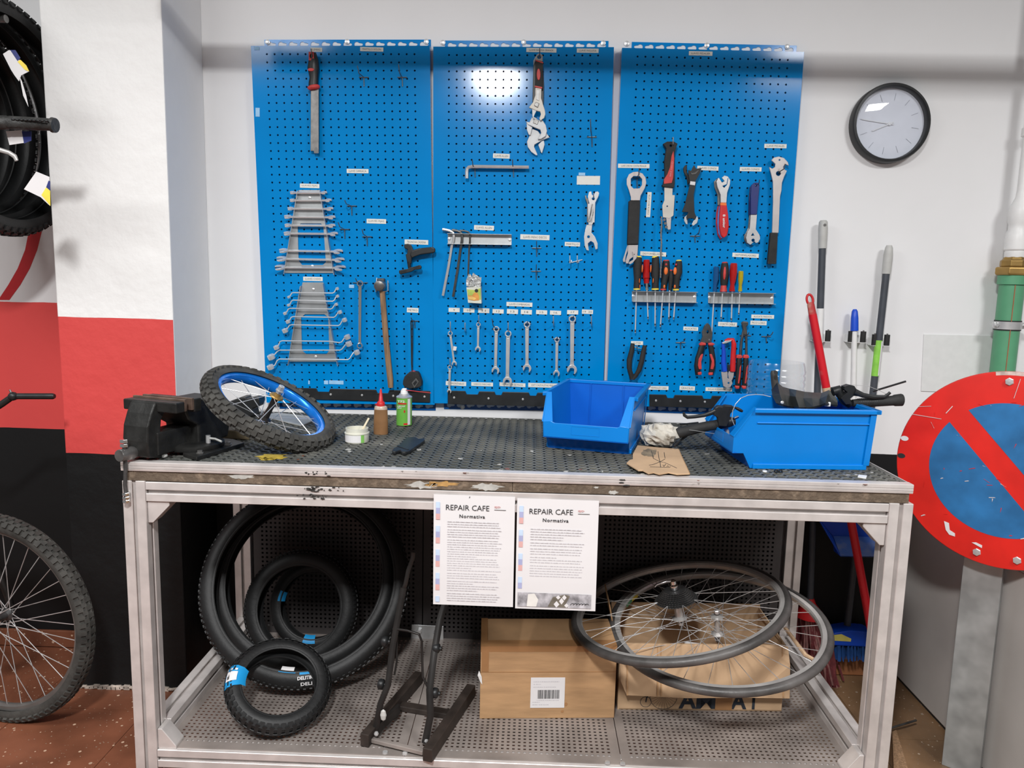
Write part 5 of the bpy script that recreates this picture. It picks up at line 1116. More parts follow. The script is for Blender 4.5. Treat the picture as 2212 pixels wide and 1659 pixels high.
# ------------------------------------------------------------------ wheels
def frame(n, ref=(1, 0, 0)):
    n = V(n).normalized(); a = V(ref)-n*V(ref).dot(n); a.normalize(); return n, a, n.cross(a)
def ring_tyre(parent, name, m, c, n, Rout, r, rh=None, seg=96, lo=.68, wall=.0035, **k):
    """hollow tyre carcass: outer skin plus inner skin"""
    rh = rh or r; R = Rout-r; K = 16; o = []; i_ = []
    for j in range(K+1):
        th = -PI*lo+2*PI*lo*j/K
        o.append((R+r*math.cos(th), rh*math.sin(th))); i_.append((R+(r-wall)*math.cos(th), (rh-wall)*math.sin(th)))
    return MB().lathe(c, n, o+i_[::-1], seg, closed=True).build(name, m, parent, smooth=50, **k)
def knobs(parent, m, c, n, Rout, r, rh, rows, count, size, hgt, name='tread', jit=.0):
    n, a, b = frame(n); R = Rout-r; mb = MB(); rnd = random.Random(3)
    for (ang, off, sx) in rows:
        for k in range(count):
            th = 2*PI*(k+off)/count; d = a*math.cos(th)+b*math.sin(th); tn = -a*math.sin(th)+b*math.cos(th)
            o = (d*math.cos(ang)+n*math.sin(ang)*(rh/r)).normalized(); sd = tn.cross(o).normalized()
            p = V(c)+d*(R+r*math.cos(ang))+n*(rh*math.sin(ang))
            mb.obox(p+o*hgt*.3, tn*size*.5*(1+jit*(rnd.random()-.5)), sd*size*.5*sx, o*hgt*.7)
    return mb.build(name, m, parent, fix=False, kind='stuff')
def wheel(t, c, n, Rout, tr, rim_o, rim_i, rimw, m_t, m_r, nsp, hub_r, hub_l, flange, m_h=None, m_s=None, trh=None, cross=2, tyre=True, axle=.07, sp_r=.0011, ph=0, offs=0, sidewall=None):
    n, a, b = frame(n); c = V(c)
    if tyre: ring_tyre(t, 'tyre', m_t, c, n, Rout, tr, trh)
    w2 = rimw/2
    MB().lathe(c, n, [(rim_o, -w2), (rim_o, -w2*.8), (rim_o-.006, -w2*.7), (rim_o-.006, w2*.7), (rim_o, w2*.8), (rim_o, w2), (rim_i+.004, w2*.92), (rim_i, w2*.45), (rim_i, -w2*.45), (rim_i+.004, -w2*.92)], 96, closed=True).build('rim', m_r, t, smooth=35)
    m_h = m_h or m_rim
    h = hub_l/2
    MB().lathe(c, n, [(0, -h-.004), (hub_r*.8, -h-.003), (flange, -h), (flange, -h+.003), (hub_r, -h+.010), (hub_r*.85, 0), (hub_r, h-.010), (flange, h-.003), (flange, h), (hub_r*.8, h+.003), (0, h+.004)], 24).build('hub', m_h, t, smooth=35)
    MB().cyl(c-n*axle, c+n*axle, .0048, 10).build('axle', m_dsteel, t)
    for s in (-1, 1): MB().lathe(c+n*s*(h+.012), n*s, [(.009, 0), (.009, .008), (.007, .010), (0, .0105)], 6).build('axle_nut', m_steel, t)
    for k in range(nsp):
        s = 1 if k % 2 else -1; th = 2*PI*(k+.25)/nsp+ph; dirn = 1 if (k//2) % 2 else -1
        hth = th+dirn*2*PI*cross*1.6/nsp
        p = c+n*s*(h-.002)+(a*math.cos(hth)+b*math.sin(hth))*flange*.88
        q = c+n*s*rimw*.08+(a*math.cos(th)+b*math.sin(th))*(rim_i+.001)
        MB().tube([p, q], sp_r, 5).build('spoke', m_s or m_steel, t)
    return n, a, b
# blue-rimmed small wheel leaning on the vise
m_blrim = mat('blue_anodised_rim', (.01, .20, .72), .2, .35, var=.08)
c, nn = V((.298, -.565, 1.068)), V((.497, -.09, .863))
t = thing('bicycle_wheel', 'small knobbly wheel with bright blue rim leaning on the vise', 'wheel', (.42, -.57, .9625))
wheel(t, c, nn, .200, .0235, .166, .150, .030, m_tyred, m_blrim, 20, .010, .082, .020, m_h=m_blackpaint, cross=1.5, axle=.068, sp_r=.0012)
MB().lathe(c+V(nn).normalized()*.040, nn, [(.019, -.003), (.021, 0), (.019, .004), (.010, .006), (.009, .012)], 14).build('cog', m_brass, t)
MB().lathe(c+V(nn).normalized()*.060, nn, [(.013, 0), (.013, .003), (.010, .004), (.010, .016), (.008, .018)], 6).build('axle_cap', m_steel, t)
knobs(t, m_tyred, c, nn, .200, .0235, .0235, [(0, 0, 1), (.55, .5, 1), (-.55, .5, 1), (1.05, 0, 1.1), (-1.05, 0, 1.1)], 44, .0135, .0055)
# ------------------------------------------------------------------ bench vise
_l, _q = at(267.5, 861, 2, BT+.157), at(378, 871, 2, BT+.157)
vb = (_q-_l).normalized(); va = V((-vb.y, vb.x, 0)); VO = (_l+_q)/2; VO.z = BT; VS = 1.1
def vp(a, b, z): return VO+(va*a+vb*b+V((0, 0, z)))*VS
vise = thing('bench_vise', 'black cast-iron bench vise bolted at the bench corner', 'vise', vp(.05, .02, 0))
def vbox(nm, m, a0, a1, b0, b1, z0, z1, bev=.003): 
    return MB().add([vp(a0, b0, z0), vp(a1, b0, z0), vp(a1, b1, z0), vp(a0, b1, z0), vp(a0, b0, z1), vp(a1, b0, z1), vp(a1, b1, z1), vp(a0, b1, z1)], [(0, 3, 2, 1), (4, 5, 6, 7), (0, 1, 5, 4), (1, 2, 6, 5), (2, 3, 7, 6), (3, 0, 4, 7)]).build(nm, m, vise, bev=bev)
vbox('front_jaw', m_vise, 0, .028, -.080, .080, .117, .1425); vbox('front_jaw_plate', m_rust, .028, .036, -.078, .079, .118, .147, .001)
vbox('rear_jaw_plate', m_rust, .052, .060, -.072, .079, .118, .147, .001); vbox('rear_jaw', m_vise, .060, .085, -.072, .079, .112, .1445)
# curved front column
prof = [(-.004, .140), (-.018, .115), (-.030, .085), (-.034, .05), (-.030, .012), (.012, .002), (.012, .045), (.010, .075), (.014, .10), (.028, .118), (.028, .140)]
MB().prism([vp(a, -.052, z) for a, z in prof], vb*.082).build('front_column', m_vise, vise, bev=.004)
vbox('slide_bar', m_vise, -.005, .20, -.030, .026, .012, .068)
prof = [(.062, .112), (.075, .085), (.105, .068), (.105, .02), (.21, .02), (.225, .075), (.215, .105), (.15, .128), (.085, .128)]
MB().prism([vp(a, -.055, z) for a, z in prof], vb*.115).build('body', m_vise, vise, bev=.005)
vbox('anvil', m_vise, .10, .20, -.045, .050, .115, .133, .003)
MB().lathe(vp(.12, .02, .0), (0, 0, 1), [(.078, .010), (.080, .014), (.080, .024), (.070, .028), (.055, .030)], 36).build('swivel_base', m_vise, vise, smooth=40)
MB().prism([pz(x, y, BT) for x, y in ((396, 987), (425, 996), (528, 964), (505, 956), (440, 950), (390, 965))], (0, 0, .011)).build('base_plate', m_vise, vise, bev=.002)
for x, y in ((432, 979), (493, 961)): MB().lathe(pz(x, y, BT+.011), (0, 0, 1), [(.010, 0), (.010, .002), (.007, .003), (.007, .008), (0, .009)], 6).build('bolt', m_dsteel, vise)
p = pz(450, 957, BT+.028); MB().cyl(p, p+V((0, 0, .022)), .0065, 12).build('lock_nut', m_steel, vise)
MB().tube([p+V((0, 0, .014)), p+V((.02, -.002, .013)), p+V((.042, -.012, .008))], .003, 8).build('lock_lever', m_grey, vise)
k0 = vp(-.030, -.022, .022); k1 = vp(-.075, -.022, .022)
MB().lathe(k0, k1-k0, [(.015, 0), (.0175, .008), (.0175, .022), (.016, .028), (.016, .046), (.015, .048)], 22).build('screw_head', m_dsteel, vise, smooth=40)
hb = k0+(k1-k0).normalized()*.030
MB().tube([hb+V((0, 0, .022)), hb+V((.001, -.001, -.04)), hb+V((-.002, -.002, -.08)), hb+V((0, -.002, -.112))], .0052, 10).build('tommy_bar', m_gunmetal, vise, smooth=50)
for z in (.020, .031): MB().lathe(hb+V((0, 0, z)), (0, 0, 1), [(.0105, 0), (.0105, .009)], 6).build('bar_nut', m_chrome, vise, bev=.001)
for z in (-.108, -.118, -.127): MB().lathe(hb+V((0, -.002, z)), (0, 0, 1), [(.0098, 0), (.0098, .008)], 6).build('bar_nut', m_chrome, vise, bev=.001)
MB().ball(pz(351, 984, BT+.006), .011, 10, (1.3, 1, .7)).build('metal_filings', m_grey, vise, smooth=60)
# wedge of old wood and black case behind the wheel
t = thing('wooden_block', 'oily brown wooden wedge under the small wheel', 'wood block', pz(520, 945))
MB().prism([pz(x, y, BT) for x, y in ((470, 948), (540, 951), (562, 934), (500, 925))], (0, 0, .028)).build('block', mat('oily_wood', (.11, .085, .05), .6, var=.4, scale=20), t, bev=.004)
t = thing('plastic_case', 'black plastic case standing on the bench behind the small wheel', 'case', pz(530, 900))
bx = px(528, 905, -.16)
MB().prism([px(x, y, -.17) for x, y in ((493, 868), (520, 858), (530, 858), (532, 862), (556, 857), (560, 862), (560, 878), (545, 883), (548, 899), (540, 900), (495, 898))], (0, .06, 0)).build('shell', m_black, t, bev=.006)
t = thing('paper_sheet', 'pale grey sheet of paper on the bench behind the small wheel', 'paper', pz(640, 905))
MB().prism([pz(x, y, BT+.001) for x, y in ((560, 899), (600, 893), (690, 903), (650, 921))], (0, 0, .003)).build('sheet', m_grey, t)
# ------------------------------------------------------------------ tub, bottle, can, flat tool
o = V((.541, -.512, BT)); t = thing('grease_tub', 'low white plastic grease tub with green label and a wooden stick', 'tub', o)
m_tub = mat('milky_plastic', (.66, .65, .56), .35, var=.05)
MB().lathe(o, (0, 0, 1), [(0, 0), (.033, 0), (.0355, .003), (.0355, .026), (.037, .027), (.037, .030), (.0335, .031), (.034, .043), (.0315, .043), (.031, .018), (0, .017)], 40).build('tub', m_tub, t, smooth=40)
MB().lathe(o, (0, 0, 1), [(.0312, .019), (.02, .021), (0, .020)], 30).build('grease', mat('grease', (.55, .50, .36), .3), t, smooth=60)
def patch(t, nm, m, c, r, a0, a1, z0, z1, n=10):
    P = [(c.x+r*math.sin(lerp(a0, a1, i/n)), c.y-r*math.cos(lerp(a0, a1, i/n))) for i in range(n+1)]
    return MB().add([(x, y, z0) for x, y in P]+[(x, y, z1) for x, y in P], [(i, i+1, n+2+i, n+1+i) for i in range(n)]).build(nm, m, t, fix=False)
patch(t, 'label', m_paper, o, .0358, -1.1, .55, BT+.004, BT+.025); patch(t, 'label', mat('green_label', (.20, .48, .10), .5), o, .0360, .55, .85, BT+.003, BT+.026); patch(t, 'label', m_red, o, .0360, -1.4, -1.2, BT+.004, BT+.014)
stk = thing('stirring_stick', 'pale wooden stick standing in the grease tub', 'stick', o+V((.012, 0, .03)))
MB().bar(px(783, 928, -.51), px(797, 903, -.50), .006, .003, (0, 1, 0)).build('stick', mat('stick_wood', (.66, .58, .42), .6), stk, bev=.001)
o = V((.588, -.388, BT)); t = thing('oil_bottle', 'brown oil bottle with pointed red nozzle', 'bottle', o)
def oval(z, rx, ry, n=28): return [(o.x+rx*math.cos(2*PI*k/n), o.y+ry*math.sin(2*PI*k/n), o.z+z) for k in range(n)]
def loft(t, nm, m, secs, n=28, **k):
    mb = MB(); vs = []; 
    for s in secs: vs += oval(*s, n)
    fs = [(i*n+j, i*n+(j+1) % n, (i+1)*n+(j+1) % n, (i+1)*n+j) for i in range(len(secs)-1) for j in range(n)]+[tuple(range(n))[::-1], tuple((len(secs)-1)*n+j for j in range(n))]
    return mb.add(vs, fs).build(nm, m, t, smooth=40, **k)
loft(t, 'bottle', mat('oil_brown', (.26, .135, .06), .28, var=.2, scale=18, coat=.2), [(0, .022, .015), (.003, .0235, .0165), (.05, .0225, .016), (.080, .021, .015)])
loft(t, 'shoulder', mat('empty_bottle_top', (.50, .40, .32), .3), [(.080, .021, .015), (.088, .020, .0145), (.091, .015, .012)])
MB().lathe(o+V((0, 0, .090)), (0, 0, 1), [(.0125, 0), (.0125, .011), (.011, .013), (.007, .017), (.0035, .05), (.0012, .056)], 18).build('nozzle', m_red, t, smooth=40)
MB().bar(o+V((-.012, 0, .092)), o+V((-.016, -.002, .097)), .008, .004).build('cap_tab', m_red, t)
o = V((.636, -.235, BT)); t = thing('spray_can', 'small green lubricant spray can with white cap and red straw', 'spray can', o)
RC = .0262; m_cang = mat('green_can_print', (.14, .40, .06), .3, var=.05)
MB().lathe(o, (0, 0, 1), [(0, .001), (RC-.003, .001), (RC, .003), (RC, .0955)], 40).build('body', m_cang, t, smooth=40)
MB().lathe(o, (0, 0, 1), [(RC-.002, .0945), (RC+.0006, .096), (RC+.0006, .099), (RC-.002, .101), (RC-.006, .103), (.017, .1045), (.0165, .108), (.014, .109)], 40).build('top_rim', m_steel, t, smooth=40)
MB().lathe(o, (0, 0, 1), [(.0125, .108), (.0125, .113), (.0115, .118), (.008, .125)], 18).build('spray_cap', m_whitep, t, smooth=40)
MB().box((o.x-.006, o.y-.010, BT+.117), (o.x+.008, o.y+.006, BT+.127)).build('trigger', m_whitep, t, bev=.002)
MB().tube([o+V((.004, -.008, .122)), px(931, 849, o.y-.01)], .0013, 6).build('straw', m_red, t)
patch(t, 'white_panel', m_paper, o, RC+.0003, .62, 1.05, BT+.006, BT+.094); patch(t, 'red_band', m_red, o, RC+.0003, -.7, .45, BT+.0755, BT+.0805); patch(t, 'red_band', m_red, o, RC+.0003, .1, .62, BT+.006, BT+.012)
patch(t, 'diamond', m_red, o, RC+.0004, .12, .30, BT+.048, BT+.056, 3)
cy = o.y-RC-.0006
text('TF2', m_paper, t, (o.x-.006, cy+.0005, BT+.0855), (1, 0, 0), (0, 0, 1), width=.024, height=.0075, bold=.02)
text('LUBRICANT', m_paper, t, (o.x-.005, cy+.0002, BT+.0695), (1, 0, 0), (0, 0, 1), width=.026, height=.0045, bold=.02)
text('SPRAY', m_paper, t, (o.x-.011, cy+.001, BT+.0635), (1, 0, 0), (0, 0, 1), width=.014, height=.0045, bold=.02)
t = thing('tyre_lever', 'flat black plastic scraper lying on the bench top', 'plastic tool', pz(880, 960))
FZ = (730, 800, .21005)
MB().prism([pz(x, y, BT+.011) for x, y in zz(FZ, [(555, 815), (575, 795), (600, 790), (700, 690), (720, 685), (800, 682), (830, 700), (890, 697), (893, 710), (880, 725), (735, 825), (700, 835), (655, 835), (640, 818), (590, 832), (560, 830)])], (0, 0, -.0105)).build('blade', m_black, t, bev=.003)
MB().prism([pz(x, y, BT+.0125) for x, y in zz(FZ, [(615, 765), (735, 805), (725, 815), (605, 775)])], (0, 0, -.002)).build('ridge', m_black, t, bev=.001)
# ------------------------------------------------------------------ storage bins
def storage_bin(label, O, e, f, w_=.262, L=.385, h=.168, m_out=m_bin, m_in=m_binshade):
    """open-front stacking bin; e runs from the front opening to the back, f across"""
    e, f = V(e).normalized(), V(f).normalized(); O = V(O)
    t = thing('storage_bin', label, 'bin', O+e*L/2, 'blue storage bins on the bench')
    q = lambda a, b, z: O+e*a+f*b+V((0, 0, z)); hw = w_/2; th = .003
    side = [(.052, 0), (L-.012, 0), (L, h), (.056, h), (.0, .088), (.0, .042), (.030, .042)]
    for s in (-1, 1):
        k = lambda z: .010*(1-z/h)
        MB().prism([q(a, s*(hw-k(z)), z) for a, z in side], f*(-s*th)).build('side_wall', m_out, t, bev=.001)
        MB().prism([q(.056, s*(hw-.002), h-.012), q(L+.008, s*(hw-.002), h-.012), q(L+.008, s*(hw+.010), h-.012), q(.048, s*(hw+.010), h-.012)], (0, 0, .012)).build('rim', m_out, t, bev=.002)
        MB().prism([q(.06, s*(hw-.004), .126), q(L-.004, s*(hw-.004), .126), q(L-.004, s*(hw+.0015), .126), q(.06, s*(hw+.0015), .126)], (0, 0, .0035)).build('side_rib', m_out, t, bev=.001)
        MB().prism([q(.058, s*(hw-.012), 0), q(L-.012, s*(hw-.012), 0), q(L-.012, s*(hw-.004), 0), q(.058, s*(hw-.004), 0)], (0, 0, .014)).build('foot_band', m_out, t, bev=.0015)
        MB().prism([q(L-.022, s*(hw-.006), .012), q(L-.006, s*(hw-.006), .012), q(L, s*(hw+.002), .156), q(L-.016, s*(hw+.002), .156)], f*(s*.0025)).build('corner_rib', m_out, t, bev=.001)
        # front flange beside the opening
        wq = (.046, .026)
        A, B_, C_, D_ = q(0, s*hw*.985, .088), q(.056, s*hw, h), q(.056, s*(hw-.016), h), q(0, s*(hw-.034), .088)
        nrm = (B_-A).cross(f).normalized()
        MB().prism([A, B_, C_, D_], nrm*.003).build('front_flange', m_out, t)
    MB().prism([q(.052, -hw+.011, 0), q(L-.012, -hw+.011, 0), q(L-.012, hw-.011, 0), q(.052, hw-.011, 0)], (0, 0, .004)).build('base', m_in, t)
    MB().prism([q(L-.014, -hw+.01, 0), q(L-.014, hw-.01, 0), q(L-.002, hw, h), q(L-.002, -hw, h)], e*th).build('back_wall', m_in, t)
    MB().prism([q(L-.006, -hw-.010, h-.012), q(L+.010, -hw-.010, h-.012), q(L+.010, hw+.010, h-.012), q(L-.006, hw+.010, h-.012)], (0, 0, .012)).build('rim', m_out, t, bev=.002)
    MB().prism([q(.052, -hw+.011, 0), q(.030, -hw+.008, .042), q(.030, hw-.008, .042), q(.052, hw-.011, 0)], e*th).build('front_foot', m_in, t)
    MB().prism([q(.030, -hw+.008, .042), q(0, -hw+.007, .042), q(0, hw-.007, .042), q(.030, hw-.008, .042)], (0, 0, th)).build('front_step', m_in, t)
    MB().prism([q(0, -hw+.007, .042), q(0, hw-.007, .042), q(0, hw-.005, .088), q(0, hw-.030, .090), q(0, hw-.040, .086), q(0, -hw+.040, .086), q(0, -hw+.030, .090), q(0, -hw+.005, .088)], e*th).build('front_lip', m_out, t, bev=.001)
    for (b0, b1, z0, z1) in ((-.04, .04, .0795, .081), (-.04, .04, .055, .0565), (-.0415, -.04, .055, .081), (.04, .0415, .055, .081)):
        MB().prism([q(-.0008, b0, z0), q(-.0008, b1, z0), q(-.0008, b1, z1), q(-.0008, b0, z1)], e*.001).build('label_frame', m_out, t)
    for s in (-.055, .055): MB().prism([q(L-.016, s-.001, .004), q(L-.016, s+.001, .004), q(L-.005, s+.001, h-.01), q(L-.005, s-.001, h-.01)], e*-.002).build('inner_rib', m_in, t)
    return q
eL = V((.255, .967, 0)); fL = V((.967, -.255, 0))
storage_bin('empty blue open-front storage bin, its mouth facing the room', V((1.2335, -.547, BT))-eL.normalized()*.052, eL, fL)
eR = V((.9965, .07, 0)); fR = V((-.07, .9965, 0))
qR = storage_bin('blue open-front storage bin heaped with brake levers and black rubber', V((1.6625, -.707, BT))-eR.normalized()*.052+fR.normalized()*.1215, eR, fR)
# ------------------------------------------------------------------ contents of the bin
Y5 = (1380, 840, .12658); Y4 = (1640, 780, .15371)
def rodz(t, nm, m, Z, pts, Y, n=10, **k): return rod(t, nm, m, [(a, b, p[2]*Z[2])+((p[3],) if len(p) > 3 else ()) for (a, b), p in zip(zz(Z, [p[:2] for p in pts]), pts)], Y, n, **k)
t = thing('handlebar_grip', 'black handlebar grip with brake lever sticking out of the bin mouth', 'brake lever', px(1560, 920, -.56))
rodz(t, 'grip', m_blackm, Y5, [(665, 760, 165), (700, 745, 190), (830, 715, 180), (1100, 650, 170), (1350, 605, 165), (1395, 600, 150)], -.56, 14)
rodz(t, 'clamp', m_black, Y5, [(1370, 600, 190), (1460, 575, 210), (1560, 560, 180), (1640, 555, 120)], -.56, 12)
plate(t, 'lever_body', m_black, zz(Y5, [(1370, 640), (1350, 500), (1280, 450), (1300, 330), (1360, 290), (1450, 300), (1480, 280), (1620, 295), (1640, 360), (1570, 420), (1545, 560), (1500, 650)]), -.585, .022, bev=.005, seg=3)
rodz(t, 'lever', m_black, Y5, [(765, 400, 40), (775, 450, 55), (830, 485, 60), (960, 475, 60), (1120, 450, 66), (1240, 410, 80), (1320, 370, 90)], -.58, 10, flat=.7)
rodz(t, 'barrel_adjuster', m_black, Y5, [(1640, 320, 40), (1680, 335, 55), (1740, 370, 55), (1770, 385, 40)], -.575, 10)
rodz(t, 'clamp_bolt', m_chrome, Y5, [(1630, 505, 50), (1700, 475, 50)], -.57, 8)
rodz(t, 'bar_end', m_rim, Y5, [(1480, 660, 75), (1500, 720, 80), (1520, 790, 60)], -.55, 12)
MB().tube([px(*p, -.60) for p in zz(Y5, [(1630, 620), (1590, 520), (1600, 380), (1650, 260), (1740, 160), (1860, 110), (2000, 95), (2120, 105), (2250, 135)])], .0012, 6).build('cable', m_steel, t)
MB().tube([px(*p, -.58) for p in zz(Y5, [(860, 700), (1040, 725), (1290, 765)])], .0006, 5).build('loose_wire', m_steel, t)
MB().tube([pz(*p, BT+.03) for p in [(1508, 913), (1470, 917)]]+[], .003, 6).build('cable_stub', m_black, t)
MB().tube([px(*p, -.55) for p in zz(Y5, [(820, 800), (720, 870), (600, 980)])], .0035, 7).build('cable_stub', m_black, t)
t = thing('handlebar_grip', 'black ribbed grip with brake lever resting on the bin rim', 'brake lever', px(1880, 870, -.57))
rodz(t, 'grip', m_blackm, Y4, [(1310, 590, 100), (1400, 590, 120), (1700, 570, 130), (1880, 555, 140), (1900, 553, 160), (2000, 545, 172), (2008, 545, 160)], -.585, 16)
for i in range(22):
    x = 1385+i*24; y = 590-(x-1385)*.06
    rodz(t, 'grip_rib', m_black, Y4, [(x, y, 128), (x+8, y, 130)], -.585, 16)
rodz(t, 'clamp', m_black, Y4, [(1030, 430, 130), (1100, 410, 150), (1150, 480, 120), (1200, 560, 130), (1280, 610, 120)], -.575, 12)
plate(t, 'lever_body', m_black, zz(Y4, [(1200, 360), (1270, 335), (1340, 350), (1380, 420), (1450, 460), (1440, 500), (1330, 490), (1280, 530), (1290, 600), (1220, 610), (1150, 520), (1195, 480), (1245, 440), (1200, 400)]), -.60, .024, bev=.006, seg=3)
rodz(t, 'lever', m_black, Y4, [(1340, 430, 90), (1460, 480, 70), (1600, 505, 60), (1760, 500, 50), (1810, 470, 46), (1840, 440, 44)], -.60, 10, flat=.7)
MB().tube([px(*p, -.56) for p in zz(Y4, [(1600, 425), (1680, 400), (2060, 285)])], .0028, 8).build('cable_housing', m_black, t)
MB().tube([px(*p, -.57) for p in zz(Y4, [(960, 405), (1150, 350), (1330, 335), (1540, 355), (1680, 410), (1780, 460), (1860, 525)])], .0007, 5).build('cable', m_steel, t)
# crumpled black rubber sheet
t = thing('inner_tube', 'crumpled black rubber inner tube draped over the bin', 'inner tube', px(1740, 870, -.5))
top = [(170, 400), (255, 300), (330, 360), (420, 385), (525, 405), (640, 430), (760, 440), (880, 445), (985, 405), (1060, 480), (1105, 540)]
mid = [(185, 490), (290, 470), (360, 470), (430, 490), (510, 500), (620, 520), (740, 520), (850, 530), (960, 480), (1030, 530), (1100, 575)]
bot = [(235, 590), (340, 610), (400, 630), (470, 640), (560, 650), (660, 650), (760, 640), (850, 620), (930, 590), (1020, 610), (1105, 620)]
rnd = random.Random(2); rows = []
for R_, Y0 in ((top, -.46), (mid, -.57), (bot, -.63)): rows.append([px(*p, Y0+(.0, -.035, .005, .02, -.05, .03, .015, .03, -.04, .0, .01)[i]) for i, p in enumerate(zz(Y4, R_))])
mb = MB(); n = len(top); vs = [p for r_ in rows for p in r_]; fs = [(r_*n+i, r_*n+i+1, (r_+1)*n+i+1, (r_+1)*n+i) for r_ in range(2) for i in range(n-1)]
o = mb.add(vs, fs).build('rubber', mat('black_butyl', (.022, .025, .024), .5, var=.3, scale=12), t)
sm = o.modifiers.new('thick', 'SOLIDIFY'); sm.thickness = .006
rodz(t, 'open_end', mat('tube_end_rubber', (.06, .055, .05), .5, var=.4, scale=30), Y4, [(235, 400, 105), (220, 300, 100), (210, 215, 95), (205, 165, 92), (205, 135, 70)], -.47, 14)
MB().lathe(px(*zz(Y4, [(228, 165)])[0], -.505), (0.3, -1, .5), [(.0, .0), (.006, .001), (.0075, .002)], 12).build('open_mouth', m_inkd, t)
MB().lathe(px(*zz(Y4, [(320, 582)])[0], -.66), (0, -1, .2), [(.004, 0), (.0045, .001), (.0045, .003), (.0025, .004)], 12).build('eyelet', m_steel, t)
MB().box(tuple(px(*zz(Y4, [(920, 640)])[0], -.645)), tuple(px(*zz(Y4, [(1000, 575)])[0], -.640))).build('buckle', m_whitep, t, bev=.002)
# clear bottle
m_pet = glass('clear_pet', .12, (.96, .97, .975), .93)
o = V((1.879, -.21, BT)); t = thing('plastic_bottle', 'cut-down clear ribbed water bottle standing behind the bin', 'bottle', o)
pr = [(.0, .004), (.085, .004), (.091, .012)]
for i in range(10):
    z = .02+i*.021; pr += [(.0925, z), (.0932, z+.008), (.0905, z+.015), (.0907, z+.018)]
pr += [(.090, .232), (.086, .246)]
MB().lathe(o, (0, 0, 1), pr, 48, caps=False).build('shell', m_pet, t, smooth=60)
# foil ball, card scrap, small bits
rnd = random.Random(9)
o = V((1.462, -.452, BT+.036)); t = thing('foil_ball', 'crumpled ball of dirty white tissue and foil', 'crumpled paper', (o.x, o.y, BT))
mb = MB().ball(o, 1, 26, (.060, .045, .036)); base = len(mb.v)
import mathutils.noise as mn
for p in mb.v:
    d = p-o; k = 1+.26*mn.noise(d*34)+.22*mn.noise(d*90); p.x = o.x+d.x*k; p.y = o.y+d.y*k; p.z = max(BT+.001, o.z+d.z*k)
mb.build('wad', mat('dirty_tissue', (.62, .58, .50), .6, var=.2, scale=30, col2=(.22, .18, .13), thr=(.52, .72), bump=.3, bscale=50), t)
t = thing('cardboard_scrap', 'torn piece of brown cardboard with a hand-drawn pen sketch', 'cardboard', pz(1420, 995))
CZ = (1140, 780, .18083)
P = zz(CZ, [(1180, 1215), (1215, 1180), (1255, 1170), (1255, 1110), (1310, 1005), (1560, 1030), (1800, 1048), (1830, 1120), (1880, 1230), (1932, 1340), (1780, 1345), (1680, 1325), (1570, 1345), (1500, 1325), (1440, 1335), (1370, 1300), (1320, 1300)])
o = MB().prism([pz(x, y, BT+.010) for x, y in P], (0, 0, -.004)).build('card', m_cardl, t, bev=.001)
MB().prism([pz(x, y, BT+.002) for x, y in [(p[0]+1, p[1]+3) for p in P]], (0, 0, .004)).build('under_layer', m_card, t)
def pen(pts, r=.0008): MB().tube([pz(x, y, BT+.0102) for x, y in zz(CZ, pts)], r, 5).build('pen_line', m_inkd, t)
for L_ in ([(1475, 1070), (1490, 1120), (1502, 1165)], [(1557, 1080), (1565, 1150), (1580, 1200), (1588, 1270)], [(1630, 1090), (1635, 1130), (1640, 1158)], [(1640, 1170), (1580, 1205), (1500, 1235), (1450, 1245)], [(1505, 1165), (1580, 1203), (1640, 1215), (1780, 1278)], [(1460, 1265), (1590, 1268), (1690, 1272), (1705, 1262)], [(1615, 1240), (1625, 1260), (1648, 1232)], [(1660, 1262), (1672, 1250), (1685, 1262)]): pen(L_)
MB().prism([pz(x, y, BT+.0104) for x, y in blob(1403, 978, 16, 9, 18, .25, 4)], (0, 0, -.0003)).build('grease_smudge', mat('grease_smudge', (.22, .17, .11), .7, var=.4, scale=60), t)
for x, y, r, m, lb, nm in ((1681, 1021, .006, m_black, 'tiny black plastic clip on the bench beside the bin', 'plastic_clip'), (1652, 1019, .004, m_whitep, 'tiny white plastic ring on the bench beside the bin', 'plastic_ring'), (1864, 1029, .008, m_whitep, 'small white scrap of plastic at the bench corner', 'plastic_scrap'), (1240, 925, .012, m_whitep, 'small white shaving inside the empty blue bin', 'plastic_shaving')):
    c = pz(x, y, BT+(.004 if nm == 'plastic_shaving' else 0)); 
    if nm == 'plastic_clip':
        mb = MB(); 
        for s in (-1, 1): mb.lathe(c+V((s*.006, 0, .004)), (0, -1, .1), [(.0025, -.004), (.005, -.004), (.005, .004), (.0025, .004)], 12, closed=True)
        mb.box((c.x-.004, c.y-.003, c.z+.003), (c.x+.004, c.y+.003, c.z+.006))
    elif nm == 'plastic_ring': mb = MB().lathe(c, (0, 0, 1), [(.003, 0), (.006, 0), (.006, .003), (.003, .003)], 14, closed=True)
    elif nm == 'plastic_scrap': mb = MB().prism([pz(a, b, BT+.003) for a, b in ((1855, 1025), (1873, 1027), (1871, 1032), (1853, 1029))], (0, 0, -.003))
    else: mb = MB().prism([V((1.30, -.42, BT+.006)), V((1.325, -.43, BT+.006)), V((1.32, -.405, BT+.02)), V((1.312, -.41, BT+.008)), V((1.304, -.40, BT+.014))], (0, .002, 0))
    tag(mb.build(nm, m, None, smooth=40), lb, 'plastic bit')
